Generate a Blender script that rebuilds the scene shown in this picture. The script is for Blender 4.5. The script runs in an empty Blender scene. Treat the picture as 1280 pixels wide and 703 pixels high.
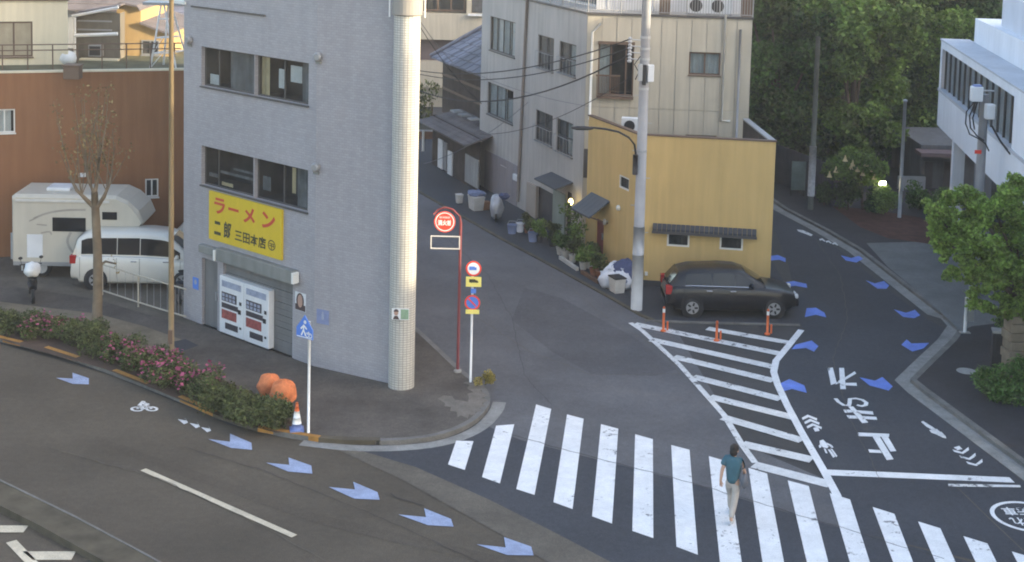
import bpy, math, random
import numpy as np
from mathutils import Vector, Matrix

random.seed(7)
rng = np.random.default_rng(7)
SC = bpy.context.scene
COL = SC.collection

# ------------------------------------------------------------------ camera
FPX, CX, CY, PITCH, ROLL, EYE = 1800.0, 640.0, 27.63, 0.0992231, 0.0241116, 13.96
_fw = np.array([0, math.cos(PITCH), -math.sin(PITCH)])
_up = np.array([0, math.sin(PITCH), math.cos(PITCH)])
_ri = np.array([1.0, 0, 0])
_R = math.cos(ROLL) * _ri + math.sin(ROLL) * _up
_U = -math.sin(ROLL) * _ri + math.cos(ROLL) * _up
_C = np.array([0, 0, EYE])
cam_d = bpy.data.cameras.new('camera')
cam = bpy.data.objects.new('camera', cam_d)
COL.objects.link(cam)
cam_d.sensor_width = 36.0
cam_d.sensor_fit = 'HORIZONTAL'
cam_d.lens = FPX / 1280 * 36
cam_d.shift_y = -(351.5 - CY) / 1280
cam_d.clip_start, cam_d.clip_end = 0.5, 3000
cam.matrix_world = Matrix(((_R[0], _U[0], -_fw[0], 0), (_R[1], _U[1], -_fw[1], 0), (_R[2], _U[2], -_fw[2], EYE), (0, 0, 0, 1)))
SC.camera = cam

# ------------------------------------------------------------------ light
SUN_EL = math.radians(15)
SUN_AZ = math.radians(110)            # clockwise from +Y (the camera looks along +Y)
sun_dir = Vector((math.sin(SUN_AZ) * math.cos(SUN_EL), math.cos(SUN_AZ) * math.cos(SUN_EL), math.sin(SUN_EL)))
W = bpy.data.worlds.new('World')
SC.world = W
W.use_nodes = True
_nt = W.node_tree
_sky = _nt.nodes.new('ShaderNodeTexSky')
_sky.sky_type = 'NISHITA'
_sky.sun_disc = False
_sky.sun_elevation = SUN_EL
_sky.sun_rotation = SUN_AZ
_sky.dust_density = 3.0
_sky.ozone_density = 0.3
_sky.air_density = 0.9
_bg = _nt.nodes['Background']
_bg.inputs['Strength'].default_value = 0.15
_nt.links.new(_sky.outputs[0], _bg.inputs[0])
sl = bpy.data.lights.new('sun', 'SUN')
sl.energy = 2.0
sl.angle = math.radians(0.6)
sl.color = (1.0, 0.86, 0.62)
so = bpy.data.objects.new('sun', sl)
COL.objects.link(so)
so.rotation_euler = (-sun_dir).to_track_quat('-Z', 'Y').to_euler()
SC.view_settings.view_transform = 'Standard'
SC.view_settings.look = 'None'
SC.view_settings.gamma = 1
SC.view_settings.use_curve_mapping = False
SC.cycles.filter_width = 1.9
SC.view_settings.exposure = 2.18

# ------------------------------------------------------------------ survey helpers (photo point -> place in the world)
def ray(x, y): return _fw + (x - CX) / FPX * _R - (y - CY) / FPX * _U
def G(x, y, z=0.0):
    d = ray(x, y); return _C + d * ((z - EYE) / d[2])
def Vz(x, y, b):
    d = ray(x, y); t = (b[0] * d[0] + b[1] * d[1]) / (d[0] ** 2 + d[1] ** 2); return EYE + t * d[2]
def FP(x, y, a, b):
    d = ray(x, y); n = np.array([b[1] - a[1], -(b[0] - a[0])])
    return _C + d * ((np.array(a[:2]) @ n) / (d[:2] @ n))

# ------------------------------------------------------------------ materials
def _node(nt, t, **kw):
    n = nt.nodes.new(t)
    for k, v in kw.items(): setattr(n, k, v)
    return n
def M(name, col, rough=0.8, var=0.12, scale=1.5, bump=0.0, bscale=60, metal=0.0, spec=0.3, streak=0.0,
      grain=0.0, coat=0.0, island=0.0, brick=None, translucent=0.0, trans=0.0, emit=None, blotch=None, wear=None):
    m = bpy.data.materials.new(name); m.use_nodes = True
    nt = m.node_tree; L = nt.links
    b = nt.nodes['Principled BSDF']; out = nt.nodes['Material Output']
    b.inputs['Roughness'].default_value = rough
    b.inputs['Metallic'].default_value = metal
    b.inputs['Specular IOR Level'].default_value = spec
    if coat: b.inputs['Coat Weight'].default_value = coat; b.inputs['Coat Roughness'].default_value = 0.08
    tc = _node(nt, 'ShaderNodeTexCoord')
    geo = _node(nt, 'ShaderNodeNewGeometry')
    pos = geo.outputs['Position']
    cur = _node(nt, 'ShaderNodeRGB'); cur.outputs[0].default_value = (*col, 1); c = cur.outputs[0]
    hsrc = None
    if brick:
        bw, bh, mort, mcol, off = brick
        bt = _node(nt, 'ShaderNodeTexBrick')
        L.new(tc.outputs['UV'], bt.inputs['Vector'])
        bt.inputs['Scale'].default_value = 1
        bt.inputs['Brick Width'].default_value = bw; bt.inputs['Row Height'].default_value = bh
        bt.inputs['Mortar Size'].default_value = mort; bt.inputs['Mortar Smooth'].default_value = 0.2
        bt.offset = off
        bt.inputs['Color1'].default_value = (*[v * 0.93 for v in col], 1); bt.inputs['Color2'].default_value = (*[v * 1.06 for v in col], 1)
        bt.inputs['Mortar'].default_value = (*mcol, 1)
        c = bt.outputs['Color']; hsrc = bt.outputs['Fac']
    def mul(c, fac_socket, lo, hi):
        mr = _node(nt, 'ShaderNodeMapRange'); mr.inputs['From Min'].default_value = 0.3; mr.inputs['From Max'].default_value = 0.7
        mr.inputs['To Min'].default_value = lo; mr.inputs['To Max'].default_value = hi
        L.new(fac_socket, mr.inputs['Value'])
        mx = _node(nt, 'ShaderNodeMix', data_type='RGBA', blend_type='MULTIPLY'); mx.inputs['Factor'].default_value = 1
        cmb = _node(nt, 'ShaderNodeCombineColor')
        for i in range(3): L.new(mr.outputs[0], cmb.inputs[i])
        L.new(c, mx.inputs[6]); L.new(cmb.outputs[0], mx.inputs[7])
        return mx.outputs[2]
    def noise(sc, detail=4, vec=None, rgh=0.55):
        n = _node(nt, 'ShaderNodeTexNoise'); n.inputs['Scale'].default_value = sc; n.inputs['Detail'].default_value = detail
        n.inputs['Roughness'].default_value = rgh
        L.new(vec if vec else pos, n.inputs['Vector']); return n.outputs['Fac']
    if var: c = mul(c, noise(scale), 1 - var, 1 + var)
    if grain: c = mul(c, noise(38, 2), 1 - grain * 1.5, 1 + grain * 1.5); c = mul(c, noise(6, 5), 1 - grain * .6, 1 + grain * .6)
    if streak:
        mp = _node(nt, 'ShaderNodeMapping'); mp.inputs['Scale'].default_value = (5, 5, 0.35); L.new(pos, mp.inputs['Vector'])
        c = mul(c, noise(1.0, 5, mp.outputs[0]), 1 - streak, 1 + streak * 0.3)
    if blotch:
        bs, lo = blotch
        c = mul(c, noise(bs, 8, None, 0.7), lo, 1.03)
    if island: c = mul(c, geo.outputs['Random Per Island'], 1 - island, 1 + island)
    if wear:   # paint chipped down to the asphalt in small flakes and worn patches
        ws, th, wc = wear
        a_ = noise(ws, 9, None, 0.75); b2 = noise(0.9, 3)
        ad = _node(nt, 'ShaderNodeMath', operation='MULTIPLY_ADD'); L.new(b2, ad.inputs[0]); ad.inputs[1].default_value = 0.45; L.new(a_, ad.inputs[2])
        mr = _node(nt, 'ShaderNodeMapRange'); mr.inputs['From Min'].default_value = th; mr.inputs['From Max'].default_value = th + 0.06; L.new(ad.outputs[0], mr.inputs['Value'])
        mx = _node(nt, 'ShaderNodeMix', data_type='RGBA'); L.new(mr.outputs[0], mx.inputs['Factor']); L.new(c, mx.inputs[6]); mx.inputs[7].default_value = (*wc, 1); c = mx.outputs[2]
    L.new(c, b.inputs['Base Color'])
    if bump or hsrc:
        bp = _node(nt, 'ShaderNodeBump'); bp.inputs['Strength'].default_value = max(bump, 0.25); bp.inputs['Distance'].default_value = 0.01
        if hsrc: bp.invert = True; L.new(hsrc, bp.inputs['Height'])
        else: L.new(noise(bscale, 3), bp.inputs['Height'])
        L.new(bp.outputs[0], b.inputs['Normal'])
    if emit:
        b.inputs['Emission Color'].default_value = (*emit[0], 1); b.inputs['Emission Strength'].default_value = emit[1]
    if translucent:
        tr = _node(nt, 'ShaderNodeBsdfTranslucent'); L.new(c, tr.inputs[0])
        mx = _node(nt, 'ShaderNodeMixShader'); mx.inputs[0].default_value = translucent
        L.new(b.outputs[0], mx.inputs[1]); L.new(tr.outputs[0], mx.inputs[2]); L.new(mx.outputs[0], out.inputs[0])
    if trans:
        tr = _node(nt, 'ShaderNodeBsdfTransparent'); tr.inputs[0].default_value = (0.94, 0.96, 0.96, 1)
        mx = _node(nt, 'ShaderNodeMixShader'); mx.inputs[0].default_value = trans
        L.new(b.outputs[0], mx.inputs[1]); L.new(tr.outputs[0], mx.inputs[2]); L.new(mx.outputs[0], out.inputs[0])
    return m

ASPH = M('asphalt', (0.062, 0.061, 0.062), 0.88, 0.22, 0.22, 0.35, 90, grain=0.16, blotch=(0.9, 0.86))
ASPH_MAIN = M('asphalt_main_road', (0.088, 0.073, 0.055), 0.86, 0.2, 0.25, 0.35, 90, grain=0.16, blotch=(1.1, 0.86))  # warm brown imitates a window-reflection veil, put into the asphalt colour
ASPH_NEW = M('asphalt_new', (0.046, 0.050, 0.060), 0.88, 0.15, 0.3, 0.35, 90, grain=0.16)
ASPH_ALLEY = M('asphalt_alley', (0.112, 0.112, 0.120), 0.88, 0.2, 0.3, 0.35, 90, grain=0.14, blotch=(0.7, 0.86))
ASPH_SEAM = M('asphalt_seam', (0.108, 0.095, 0.078), 0.9, 0.2, 1.0, 0.3, 90, grain=0.15)
PAVE = M('pavement_asphalt', (0.098, 0.085, 0.074), 0.9, 0.28, 0.7, 0.35, 70, grain=0.18, blotch=(0.8, 0.75))
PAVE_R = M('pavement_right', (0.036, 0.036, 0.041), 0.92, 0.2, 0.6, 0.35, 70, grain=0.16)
PAVE_TAN = M('pavement_tan', (0.20, 0.165, 0.115), 0.9, 0.2, 0.8, 0.3, 60, grain=0.12, blotch=(0.8, 0.75))
PATCH = M('patch_concrete', (0.15, 0.135, 0.118), 0.9, 0.18, 2.2, 0.3, 60, grain=0.15)
KERB = M('kerb_concrete', (0.17, 0.165, 0.155), 0.9, 0.2, 1.8, 0.3, 50, grain=0.12, blotch=(1.6, 0.7))
KERB_PALE = M('gutter_concrete', (0.26, 0.26, 0.25), 0.9, 0.15, 1.5, 0.3, 50, grain=0.1, blotch=(1.2, 0.72))
KERB_DARK = M('kerb_mossy', (0.085, 0.073, 0.052), 0.95, 0.3, 2, 0.4, 40)
KERB_YEL = M('kerb_yellow_paint', (0.42, 0.21, 0.05), 0.8, 0.25, 3, 0.3, 50, blotch=(2.5, 0.6))
DRIVE = M('driveway_concrete', (0.15, 0.16, 0.16), 0.9, 0.15, 0.8, 0.3, 50, grain=0.1, blotch=(1, 0.8))
LINE = M('road_paint_white', (0.74, 0.75, 0.76), 0.75, 0.07, 1.5, 0.25, 80, grain=0.06, blotch=(1.3, 0.9), wear=(5.5, 0.84, (.16, .16, .165)))
LINE_WORN = M('road_paint_worn', (0.70, 0.71, 0.71), 0.8, 0.1, 2.0, 0.3, 80, grain=0.08, blotch=(3.2, 0.75), wear=(4.0, 0.80, (.12, .12, .125)))
LINE_TAN = M('road_paint_cream', (0.58, 0.52, 0.40), 0.8, 0.12, 2.0, 0.3, 80, grain=0.1, blotch=(2.2, 0.75))
ARROW = M('road_paint_blue', (0.13, 0.22, 0.62), 0.75, 0.1, 2, 0.25, 80, grain=0.08, blotch=(2, 0.88), wear=(6, 0.90, (.08, .10, .18)))
ARROW_PALE = M('road_paint_blue_worn', (0.30, 0.36, 0.52), 0.8, 0.1, 2, 0.25, 80, grain=0.1, blotch=(2, 0.85), wear=(6, 0.87, (.13, .14, .19)))
SOIL = M('soil', (0.075, 0.05, 0.038), 1, 0.3, 2, 0.6, 20)
REDBED = M('red_brown_ground_cover', (0.075, 0.032, 0.026), 1, 0.35, 3, 0.7, 14)

TILE_GREY = M('grey_wall_tile', (0.36, 0.345, 0.36), 0.45, 0.05, 0.35, 0.3, spec=0.4, streak=0.07, brick=(0.16, 0.072, 0.007, (0.30, 0.288, 0.30), 0.5))
TILE_CREAM = M('cream_column_tile', (0.54, 0.52, 0.465), 0.4, 0.06, 0.6, 0.3, spec=0.4, streak=0.06, brick=(0.108, 0.066, 0.009, (0.30, 0.28, 0.25), 0.0))
CONC = M('concrete', (0.32, 0.32, 0.31), 0.85, 0.12, 1, 0.3, 40, streak=0.15)
WHITE_PANEL = M('pale_cladding', (0.50, 0.45, 0.355), 0.7, 0.06, 0.8, 0.1, 30, streak=0.13)
WHITE_STUCCO = M('pale_stucco', (0.43, 0.405, 0.375), 0.9, 0.08, 0.6, 0.3, 40, streak=0.16)
MAUVE = M('mauve_shutter_paint', (0.26, 0.235, 0.245), 0.7, 0.08, 0.8, 0.1, 30, streak=0.1)
BEIGE_PIL = M('beige_render', (0.36, 0.31, 0.26), 0.9, 0.1, 1)
YELLOW = M('yellow_render', (0.60, 0.42, 0.175), 0.9, 0.06, 0.5, 0.35, 25, streak=0.10)
RED_WALL = M('red_brown_render', (0.27, 0.125, 0.06), 0.9, 0.1, 0.4, 0.3, 30, streak=0.15)
CREAM = M('cream_render', (0.70, 0.62, 0.45), 0.9, 0.05, 0.6, 0.2, 30, streak=0.1)
OCHRE = M('ochre_render', (0.46, 0.31, 0.14), 0.9, 0.08, 0.6, 0.2, 30, streak=0.1)
WHITE_BLD = M('white_render', (0.74, 0.76, 0.80), 0.85, 0.05, 0.5, 0.2, 30, streak=0.08)
GREY_LEDGE = M('grey_ledge', (0.48, 0.50, 0.54), 0.85, 0.08, 0.8, streak=0.1)
ROOF_BLUE = M('blue_grey_roof_tile', (0.125, 0.13, 0.165), 0.7, 0.18, 1.8, 0.2, 30, spec=0.45, island=0.3)
ROOF_OLD = M('weathered_roof', (0.12, 0.105, 0.105), 0.85, 0.25, 1.4, 0.3, 25, island=0.25)
ROOF_DARK = M('dark_metal_roof', (0.055, 0.057, 0.064), 0.55, 0.1, 1, spec=0.4, island=0.1)
WOOD_DARK = M('dark_weathered_wood', (0.06, 0.048, 0.042), 0.9, 0.25, 2, streak=0.25)
BROWN = M('brown_frame', (0.14, 0.095, 0.07), 0.6, 0.1, 2)
DARK_FRAME = M('dark_bronze_frame', (0.085, 0.08, 0.078), 0.5, 0.1, 2)
WHITE_FRAME = M('white_frame', (0.72, 0.71, 0.66), 0.5, 0.06, 2)
GREY_FRAME = M('grey_aluminium', (0.32, 0.32, 0.32), 0.45, 0.08, 2, metal=0.3)
SHUTTER = M('grey_shutter', (0.17, 0.17, 0.17), 0.6, 0.1, 1.5, streak=0.15)
CANOPY = M('canopy_metal', (0.22, 0.225, 0.21), 0.6, 0.1, 1.5, streak=0.15)
GLASS = M('window_glass', (0.03, 0.035, 0.04), 0.05, 0.0, spec=0.6, trans=0.88)
GLASS_DARK = M('window_glass_dark', (0.022, 0.024, 0.027), 0.07, 0.0, spec=0.6, trans=0.7)
CURTAIN = M('pale_curtain', (0.46, 0.50, 0.50), 0.9, 0.12, 3, streak=0.2)
CURTAIN_W = M('white_cloth', (0.72, 0.72, 0.70), 0.9, 0.1, 3, streak=0.1)
CURTAIN_Y = M('cream_curtain', (0.62, 0.50, 0.30), 0.9, 0.12, 3, streak=0.2)
CURTAIN_D = M('dim_curtain', (0.20, 0.20, 0.205), 0.9, 0.2, 3, streak=0.3)
INSIDE = M('dark_interior', (0.075, 0.07, 0.07), 0.95, 0.3, 1.5)  # lightened: reflections in the panes are put into this colour
SIGN_YEL = M('sign_yellow', (0.66, 0.47, 0.03), 0.5, 0.05, 1.0, streak=0.06)
SIGN_RED = M('sign_red', (0.55, 0.075, 0.04), 0.6, 0.05)
SIGN_BLACK = M('sign_black', (0.06, 0.058, 0.03), 0.6, 0.05)
PLASTIC_W = M('white_plastic', (0.68, 0.69, 0.70), 0.45, 0.06, 2, streak=0.06)
PLASTIC_DK = M('dark_display', (0.055, 0.05, 0.06), 0.3, 0.3, 9, spec=0.5)
PLASTIC_RED = M('red_display', (0.28, 0.08, 0.075), 0.35, 0.3, 8)
PRINT_GREY = M('grey_blue_print', (0.30, 0.33, 0.42), 0.6, 0.2, 6)
STEEL = M('galvanised_steel', (0.40, 0.41, 0.42), 0.5, 0.1, 2, metal=0.35)
POLE_CONC = M('pole_concrete', (0.34, 0.345, 0.36), 0.85, 0.12, 1.5, streak=0.15)
POLE_PALE = M('pole_wrap_pale', (0.52, 0.53, 0.53), 0.7, 0.1, 2, streak=0.15)
POLE_BEIGE = M('tall_pole_paint', (0.25, 0.19, 0.11), 0.5, 0.1, 2, streak=0.2)
WHITE_PAINT = M('white_paint', (0.76, 0.76, 0.75), 0.5, 0.05, 3)
RED_POLE = M('red_pole_paint', (0.17, 0.035, 0.038), 0.5, 0.12, 3)
DARK_METAL = M('dark_metal', (0.03, 0.03, 0.034), 0.55, 0.1, 3, metal=0.1)
BLACK_RUB = M('black_rubber', (0.025, 0.025, 0.027), 0.8, 0.1, 4)
CABLE = M('cable_black', (0.03, 0.03, 0.034), 0.7, 0)
CABLE_G = M('cable_grey', (0.16, 0.16, 0.17), 0.7, 0)
RETRO_RED = M('sign_retro_red', (0.80, 0.07, 0.04), 0.4, 0.02)
RETRO_WHITE = M('sign_retro_white', (0.85, 0.85, 0.82), 0.4, 0.02)
RETRO_YEL = M('sign_retro_yellow', (0.86, 0.74, 0.20), 0.4, 0.02)
RETRO_BLUE = M('sign_retro_blue', (0.10, 0.22, 0.62), 0.4, 0.03)
SIGN_BACK = M('sign_grey_green', (0.10, 0.16, 0.20), 0.5, 0.05)
ORANGE = M('orange_plastic', (0.72, 0.16, 0.05), 0.5, 0.08, 3)
ORANGE_BAG = M('orange_cloth', (0.66, 0.21, 0.085), 0.9, 0.22, 6, 0.9, 9, blotch=(5, .75))
CONE_BLUE = M('cone_blue', (0.16, 0.22, 0.46), 0.5, 0.05)
CAR_BLACK = M('black_car_paint', (0.009, 0.010, 0.014), 0.3, 0.0, spec=0.35, coat=0.25)
CAR_WHITE = M('white_car_paint', (0.62, 0.60, 0.54), 0.3, 0.03, 1, spec=0.5, coat=0.5)
CAMPER = M('camper_shell', (0.52, 0.48, 0.40), 0.45, 0.05, 1, spec=0.4, streak=0.06)
CAR_GLASS = M('car_glass', (0.012, 0.014, 0.017), 0.06, 0.0, spec=0.4)
CHROME = M('chrome_trim', (0.6, 0.6, 0.62), 0.2, 0, metal=0.9)
HEADLAMP = M('headlamp_lens', (0.55, 0.56, 0.58), 0.15, 0, spec=0.6)
TAILLAMP = M('tail_lamp', (0.35, 0.02, 0.02), 0.2, 0, spec=0.5)
DECAL = M('grey_decal', (0.34, 0.31, 0.27), 0.5, 0.1, 3)
TRUNK = M('bark', (0.12, 0.095, 0.07), 0.95, 0.25, 3, 0.6, 20)
BARK_PALE = M('bark_pale', (0.17, 0.135, 0.095), 0.95, 0.25, 3, 0.6, 20)
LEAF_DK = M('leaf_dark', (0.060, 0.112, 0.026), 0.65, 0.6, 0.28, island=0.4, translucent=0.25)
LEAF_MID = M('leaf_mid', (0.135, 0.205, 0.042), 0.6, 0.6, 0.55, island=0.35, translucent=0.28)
LEAF_LT = M('leaf_light', (0.21, 0.31, 0.06), 0.6, 0.28, 0.9, island=0.4, translucent=0.35)
LEAF_BRIGHT = M('leaf_fresh', (0.10, 0.165, 0.05), 0.6, 0.3, 0.8, island=0.45, translucent=0.35)
LEAF_HEDGE = M('leaf_azalea', (0.088, 0.105, 0.038), 0.7, 0.35, 1.2, island=0.45, translucent=0.25)
LEAF_YEL = M('leaf_yellow', (0.30, 0.24, 0.06), 0.7, 0.25, 3, island=0.35, translucent=0.3)
LEAF_DRY = M('leaf_sparse_tan', (0.22, 0.17, 0.08), 0.8, 0.25, 3, island=0.35, translucent=0.3)
PINK = M('azalea_pink', (0.36, 0.09, 0.17), 0.7, 0.15, 4, island=0.3, translucent=0.3)
BELL = M('pale_bell_flower', (0.78, 0.66, 0.36), 0.7, 0.08, 4, translucent=0.4)
LAMP_W = M('lit_lamp_white', (1, 0.95, 0.8), 0.5, 0, emit=((1.0, 0.9, 0.62), 7.0))
LAMP_Y = M('lit_lamp_warm', (1, 0.8, 0.4), 0.5, 0, emit=((1.0, 0.72, 0.22), 3.2))
POT_W = M('pale_pot', (0.55, 0.53, 0.49), 0.8, 0.1, 4)
POT_T = M('terracotta_pot', (0.28, 0.12, 0.07), 0.85, 0.15, 4)
POT_K = M('dark_pot', (0.06, 0.06, 0.065), 0.7, 0.15, 4)
BAG_W = M('white_bag_plastic', (0.66, 0.68, 0.73), 0.4, 0.1, 4, 0.6, 16)
BAG_BLUE = M('blue_bag_plastic', (0.17, 0.21, 0.33), 0.5, 0.12, 4, 0.5, 18)
NET_BLUE = M('navy_net', (0.07, 0.085, 0.17), 0.8, 0.2, 9, 0.5, 60)
SILVER = M('silver_cover', (0.42, 0.43, 0.46), 0.4, 0.2, 4, 0.8, 9, metal=0.2)
GREEN_PANEL = M('grey_green_panel', (0.25, 0.29, 0.25), 0.7, 0.08, 1.5, streak=0.1)
STONE = M('rough_stone', (0.22, 0.18, 0.13), 0.95, 0.25, 2.2, 0.7, 14)
SKIN = M('skin', (0.50, 0.31, 0.22), 0.6, 0.05, 6)
HAIR = M('dark_hair', (0.022, 0.018, 0.016), 0.6, 0.2, 20)
CLOTH_TEAL = M('teal_cloth', (0.055, 0.13, 0.165), 0.9, 0.12, 6, 0.3, 40)
CLOTH_BEIGE = M('pale_beige_cloth', (0.42, 0.38, 0.34), 0.9, 0.1, 6, 0.3, 40)
CLOTH_BAG = M('grey_bag_cloth', (0.12, 0.13, 0.15), 0.9, 0.1, 6, 0.3, 40)
SHOE = M('shoe_white', (0.5, 0.5, 0.5), 0.7, 0.1, 6)
POSTER_SKIN = M('poster_skin_print', (0.42, 0.27, 0.21), 0.6, 0.05)
POSTER_DARK = M('poster_dark_print', (0.075, 0.05, 0.05), 0.6, 0.1, 6)
POSTER_GREEN = M('poster_green_print', (0.25, 0.36, 0.24), 0.6, 0.2, 6)
BRICKRED = M('brown_planter', (0.15, 0.08, 0.05), 0.9, 0.2, 4)

# ------------------------------------------------------------------ object helpers
def tag(o, label=None, cat=None, group=None, kind=None):
    if label: o['label'] = label
    if cat: o['category'] = cat
    if group: o['group'] = group
    if kind: o['kind'] = kind
    return o
def thing(name, label, cat, loc=(0, 0, 0), group=None, rz=0.0):
    o = bpy.data.objects.new(name, None); COL.objects.link(o)
    o.empty_display_size = 0.3
    o.location = (float(loc[0]), float(loc[1]), float(loc[2]) if len(loc) > 2 else 0.0)
    o.rotation_euler = (0, 0, rz)
    return tag(o, label, cat, group)
def base_of(o):
    v = Vector((0, 0, 0))
    while o is not None:
        v += o.location; o = o.parent
    return v
def copy_tree(o, parent=None):
    c = o.copy(); COL.objects.link(c); c.parent = parent
    for ch in list(o.children): copy_tree(ch, c)
    return c

class MB:
    """gathers faces; build() links them as one mesh object"""
    def __init__(s): s.v = []; s.f = []; s.uv = []; s.mi = []; s.cm = 0
    def add(s, vs, fs, uvs=None):
        k = len(s.v); s.v += [tuple(map(float, p)) for p in vs]
        for i, f in enumerate(fs):
            s.f.append([a + k for a in f]); s.uv.append(uvs[i] if uvs else None); s.mi.append(s.cm)
        return s
    def quad(s, a, b, c, d, uv=None): return s.add([a, b, c, d], [(0, 1, 2, 3)], [uv] if uv else None)
    def poly(s, pts, uv=None): return s.add(pts, [tuple(range(len(pts)))], [uv] if uv else None)
    def hexa(s, P):   # 8 points: bottom 0-3 ccw, top 4-7 ccw
        return s.add(P, [(3, 2, 1, 0), (4, 5, 6, 7), (0, 1, 5, 4), (1, 2, 6, 5), (2, 3, 7, 6), (3, 0, 4, 7)])
    def box(s, x0, x1, y0, y1, z0, z1):
        return s.hexa([(x0, y0, z0), (x1, y0, z0), (x1, y1, z0), (x0, y1, z0), (x0, y0, z1), (x1, y0, z1), (x1, y1, z1), (x0, y1, z1)])
    def obox(s, c, u, lu, lv, z0, z1):   # oriented box: centre (x,y), unit u, half lengths
        u = np.array(u[:2]); v = np.array([-u[1], u[0]]); c = np.array(c[:2])
        q = [c - u * lu - v * lv, c + u * lu - v * lv, c + u * lu + v * lv, c - u * lu + v * lv]
        return s.hexa([(*p, z0) for p in q] + [(*p, z1) for p in q])
    def prism(s, pts, z0, z1):
        n = len(pts); a = 0.5 * sum(pts[i][0] * pts[(i + 1) % n][1] - pts[(i + 1) % n][0] * pts[i][1] for i in range(n))
        if a < 0: pts = pts[::-1]
        vs = [(p[0], p[1], z0) for p in pts] + [(p[0], p[1], z1) for p in pts]
        return s.add(vs, [tuple(range(n - 1, -1, -1)), tuple(range(n, 2 * n))] + [(i, (i + 1) % n, n + (i + 1) % n, n + i) for i in range(n)])
    def tube(s, pts, r, n=8, cap=True):
        P = [Vector(p) for p in pts]; rr = r if hasattr(r, '__len__') else [r] * len(P)
        vs = []; fs = []
        for i, p in enumerate(P):
            t = (P[min(i + 1, len(P) - 1)] - P[max(i - 1, 0)]).normalized()
            a = t.cross(Vector((0, 0, 1)) if abs(t.z) < 0.9 else Vector((0, 1, 0))).normalized(); b = t.cross(a)
            for k in range(n):
                w = 2 * math.pi * k / n; vs.append(p + (a * math.cos(w) + b * math.sin(w)) * rr[i])
        for i in range(len(P) - 1):
            for k in range(n):
                fs.append((i * n + k, i * n + (k + 1) % n, (i + 1) * n + (k + 1) % n, (i + 1) * n + k))
        if cap: fs += [tuple(range(n)), tuple(range((len(P) - 1) * n + n - 1, (len(P) - 1) * n - 1, -1))]
        return s.add(vs, fs)
    def cyl(s, c, r0, r1, z0, z1, n=16): return s.tube([(c[0], c[1], z0), (c[0], c[1], z1)], [r0, r1], n)
    def lathe(s, c, prof, n=14, ax=None):   # prof: (r, h); axis z or a given unit vector
        c = Vector(c); ax = Vector(ax).normalized() if ax is not None else Vector((0, 0, 1))
        a = ax.cross(Vector((0, 0, 1)) if abs(ax.z) < 0.9 else Vector((1, 0, 0))).normalized(); b = ax.cross(a)
        vs = []; fs = []
        for r, h in prof:
            for k in range(n):
                w = 2 * math.pi * k / n; vs.append(c + ax * h + (a * math.cos(w) + b * math.sin(w)) * r)
        for i in range(len(prof) - 1):
            for k in range(n): fs.append((i * n + k, i * n + (k + 1) % n, (i + 1) * n + (k + 1) % n, (i + 1) * n + k))
        fs += [tuple(range(n)), tuple(range((len(prof) - 1) * n + n - 1, (len(prof) - 1) * n - 1, -1))]
        return s.add(vs, fs)
    def blob(s, c, r, seed=0, amp=0.15, nu=12, nv=8, flat=0.0):
        rg = random.Random(seed); ph = [rg.uniform(0, 6) for _ in range(6)]; vs = []; fs = []
        for j in range(nv + 1):
            t = math.pi * j / nv
            for i in range(nu):
                w = 2 * math.pi * i / nu
                d = 1 + amp * (math.sin(3 * w + ph[0]) * math.sin(2 * t + ph[1]) + 0.6 * math.sin(5 * w + ph[2] + 3 * t) + 0.5 * math.sin(7 * t + ph[3] + 2 * w))
                z = math.cos(t) * d
                if flat and z < -flat: z = -flat
                vs.append((c[0] + r[0] * d * math.sin(t) * math.cos(w), c[1] + r[1] * d * math.sin(t) * math.sin(w), c[2] + r[2] * z))
        for j in range(nv):
            for i in range(nu): fs.append((j * nu + i, j * nu + (i + 1) % nu, (j + 1) * nu + (i + 1) % nu, (j + 1) * nu + i))
        return s.add(vs, fs)
    def build(s, name, mat, parent=None, local=False, smooth=False, bevel=0.0):
        me = bpy.data.meshes.new(name)
        off = Vector((0, 0, 0)) if (local or parent is None) else base_of(parent)
        me.from_pydata([(x - off.x, y - off.y, z - off.z) for x, y, z in s.v], [], s.f)
        for mm in (mat if isinstance(mat, (list, tuple)) else [mat]): me.materials.append(mm)
        if any(s.mi): me.polygons.foreach_set('material_index', s.mi)
        if any(u is not None for u in s.uv):
            l = me.uv_layers.new(name='UVMap'); k = 0
            for f, u in zip(s.f, s.uv):
                for j in range(len(f)): l.data[k].uv = u[j] if u else (0, 0); k += 1
        me.validate(); me.update()
        if smooth: me.polygons.foreach_set('use_smooth', [True] * len(me.polygons))
        o = bpy.data.objects.new(name, me); COL.objects.link(o)
        if parent is not None: o.parent = parent
        if bevel:
            b = o.modifiers.new('bevel', 'BEVEL'); b.width = bevel; b.segments = 2; b.limit_method = 'ANGLE'; b.angle_limit = math.radians(40)
        return o

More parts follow.
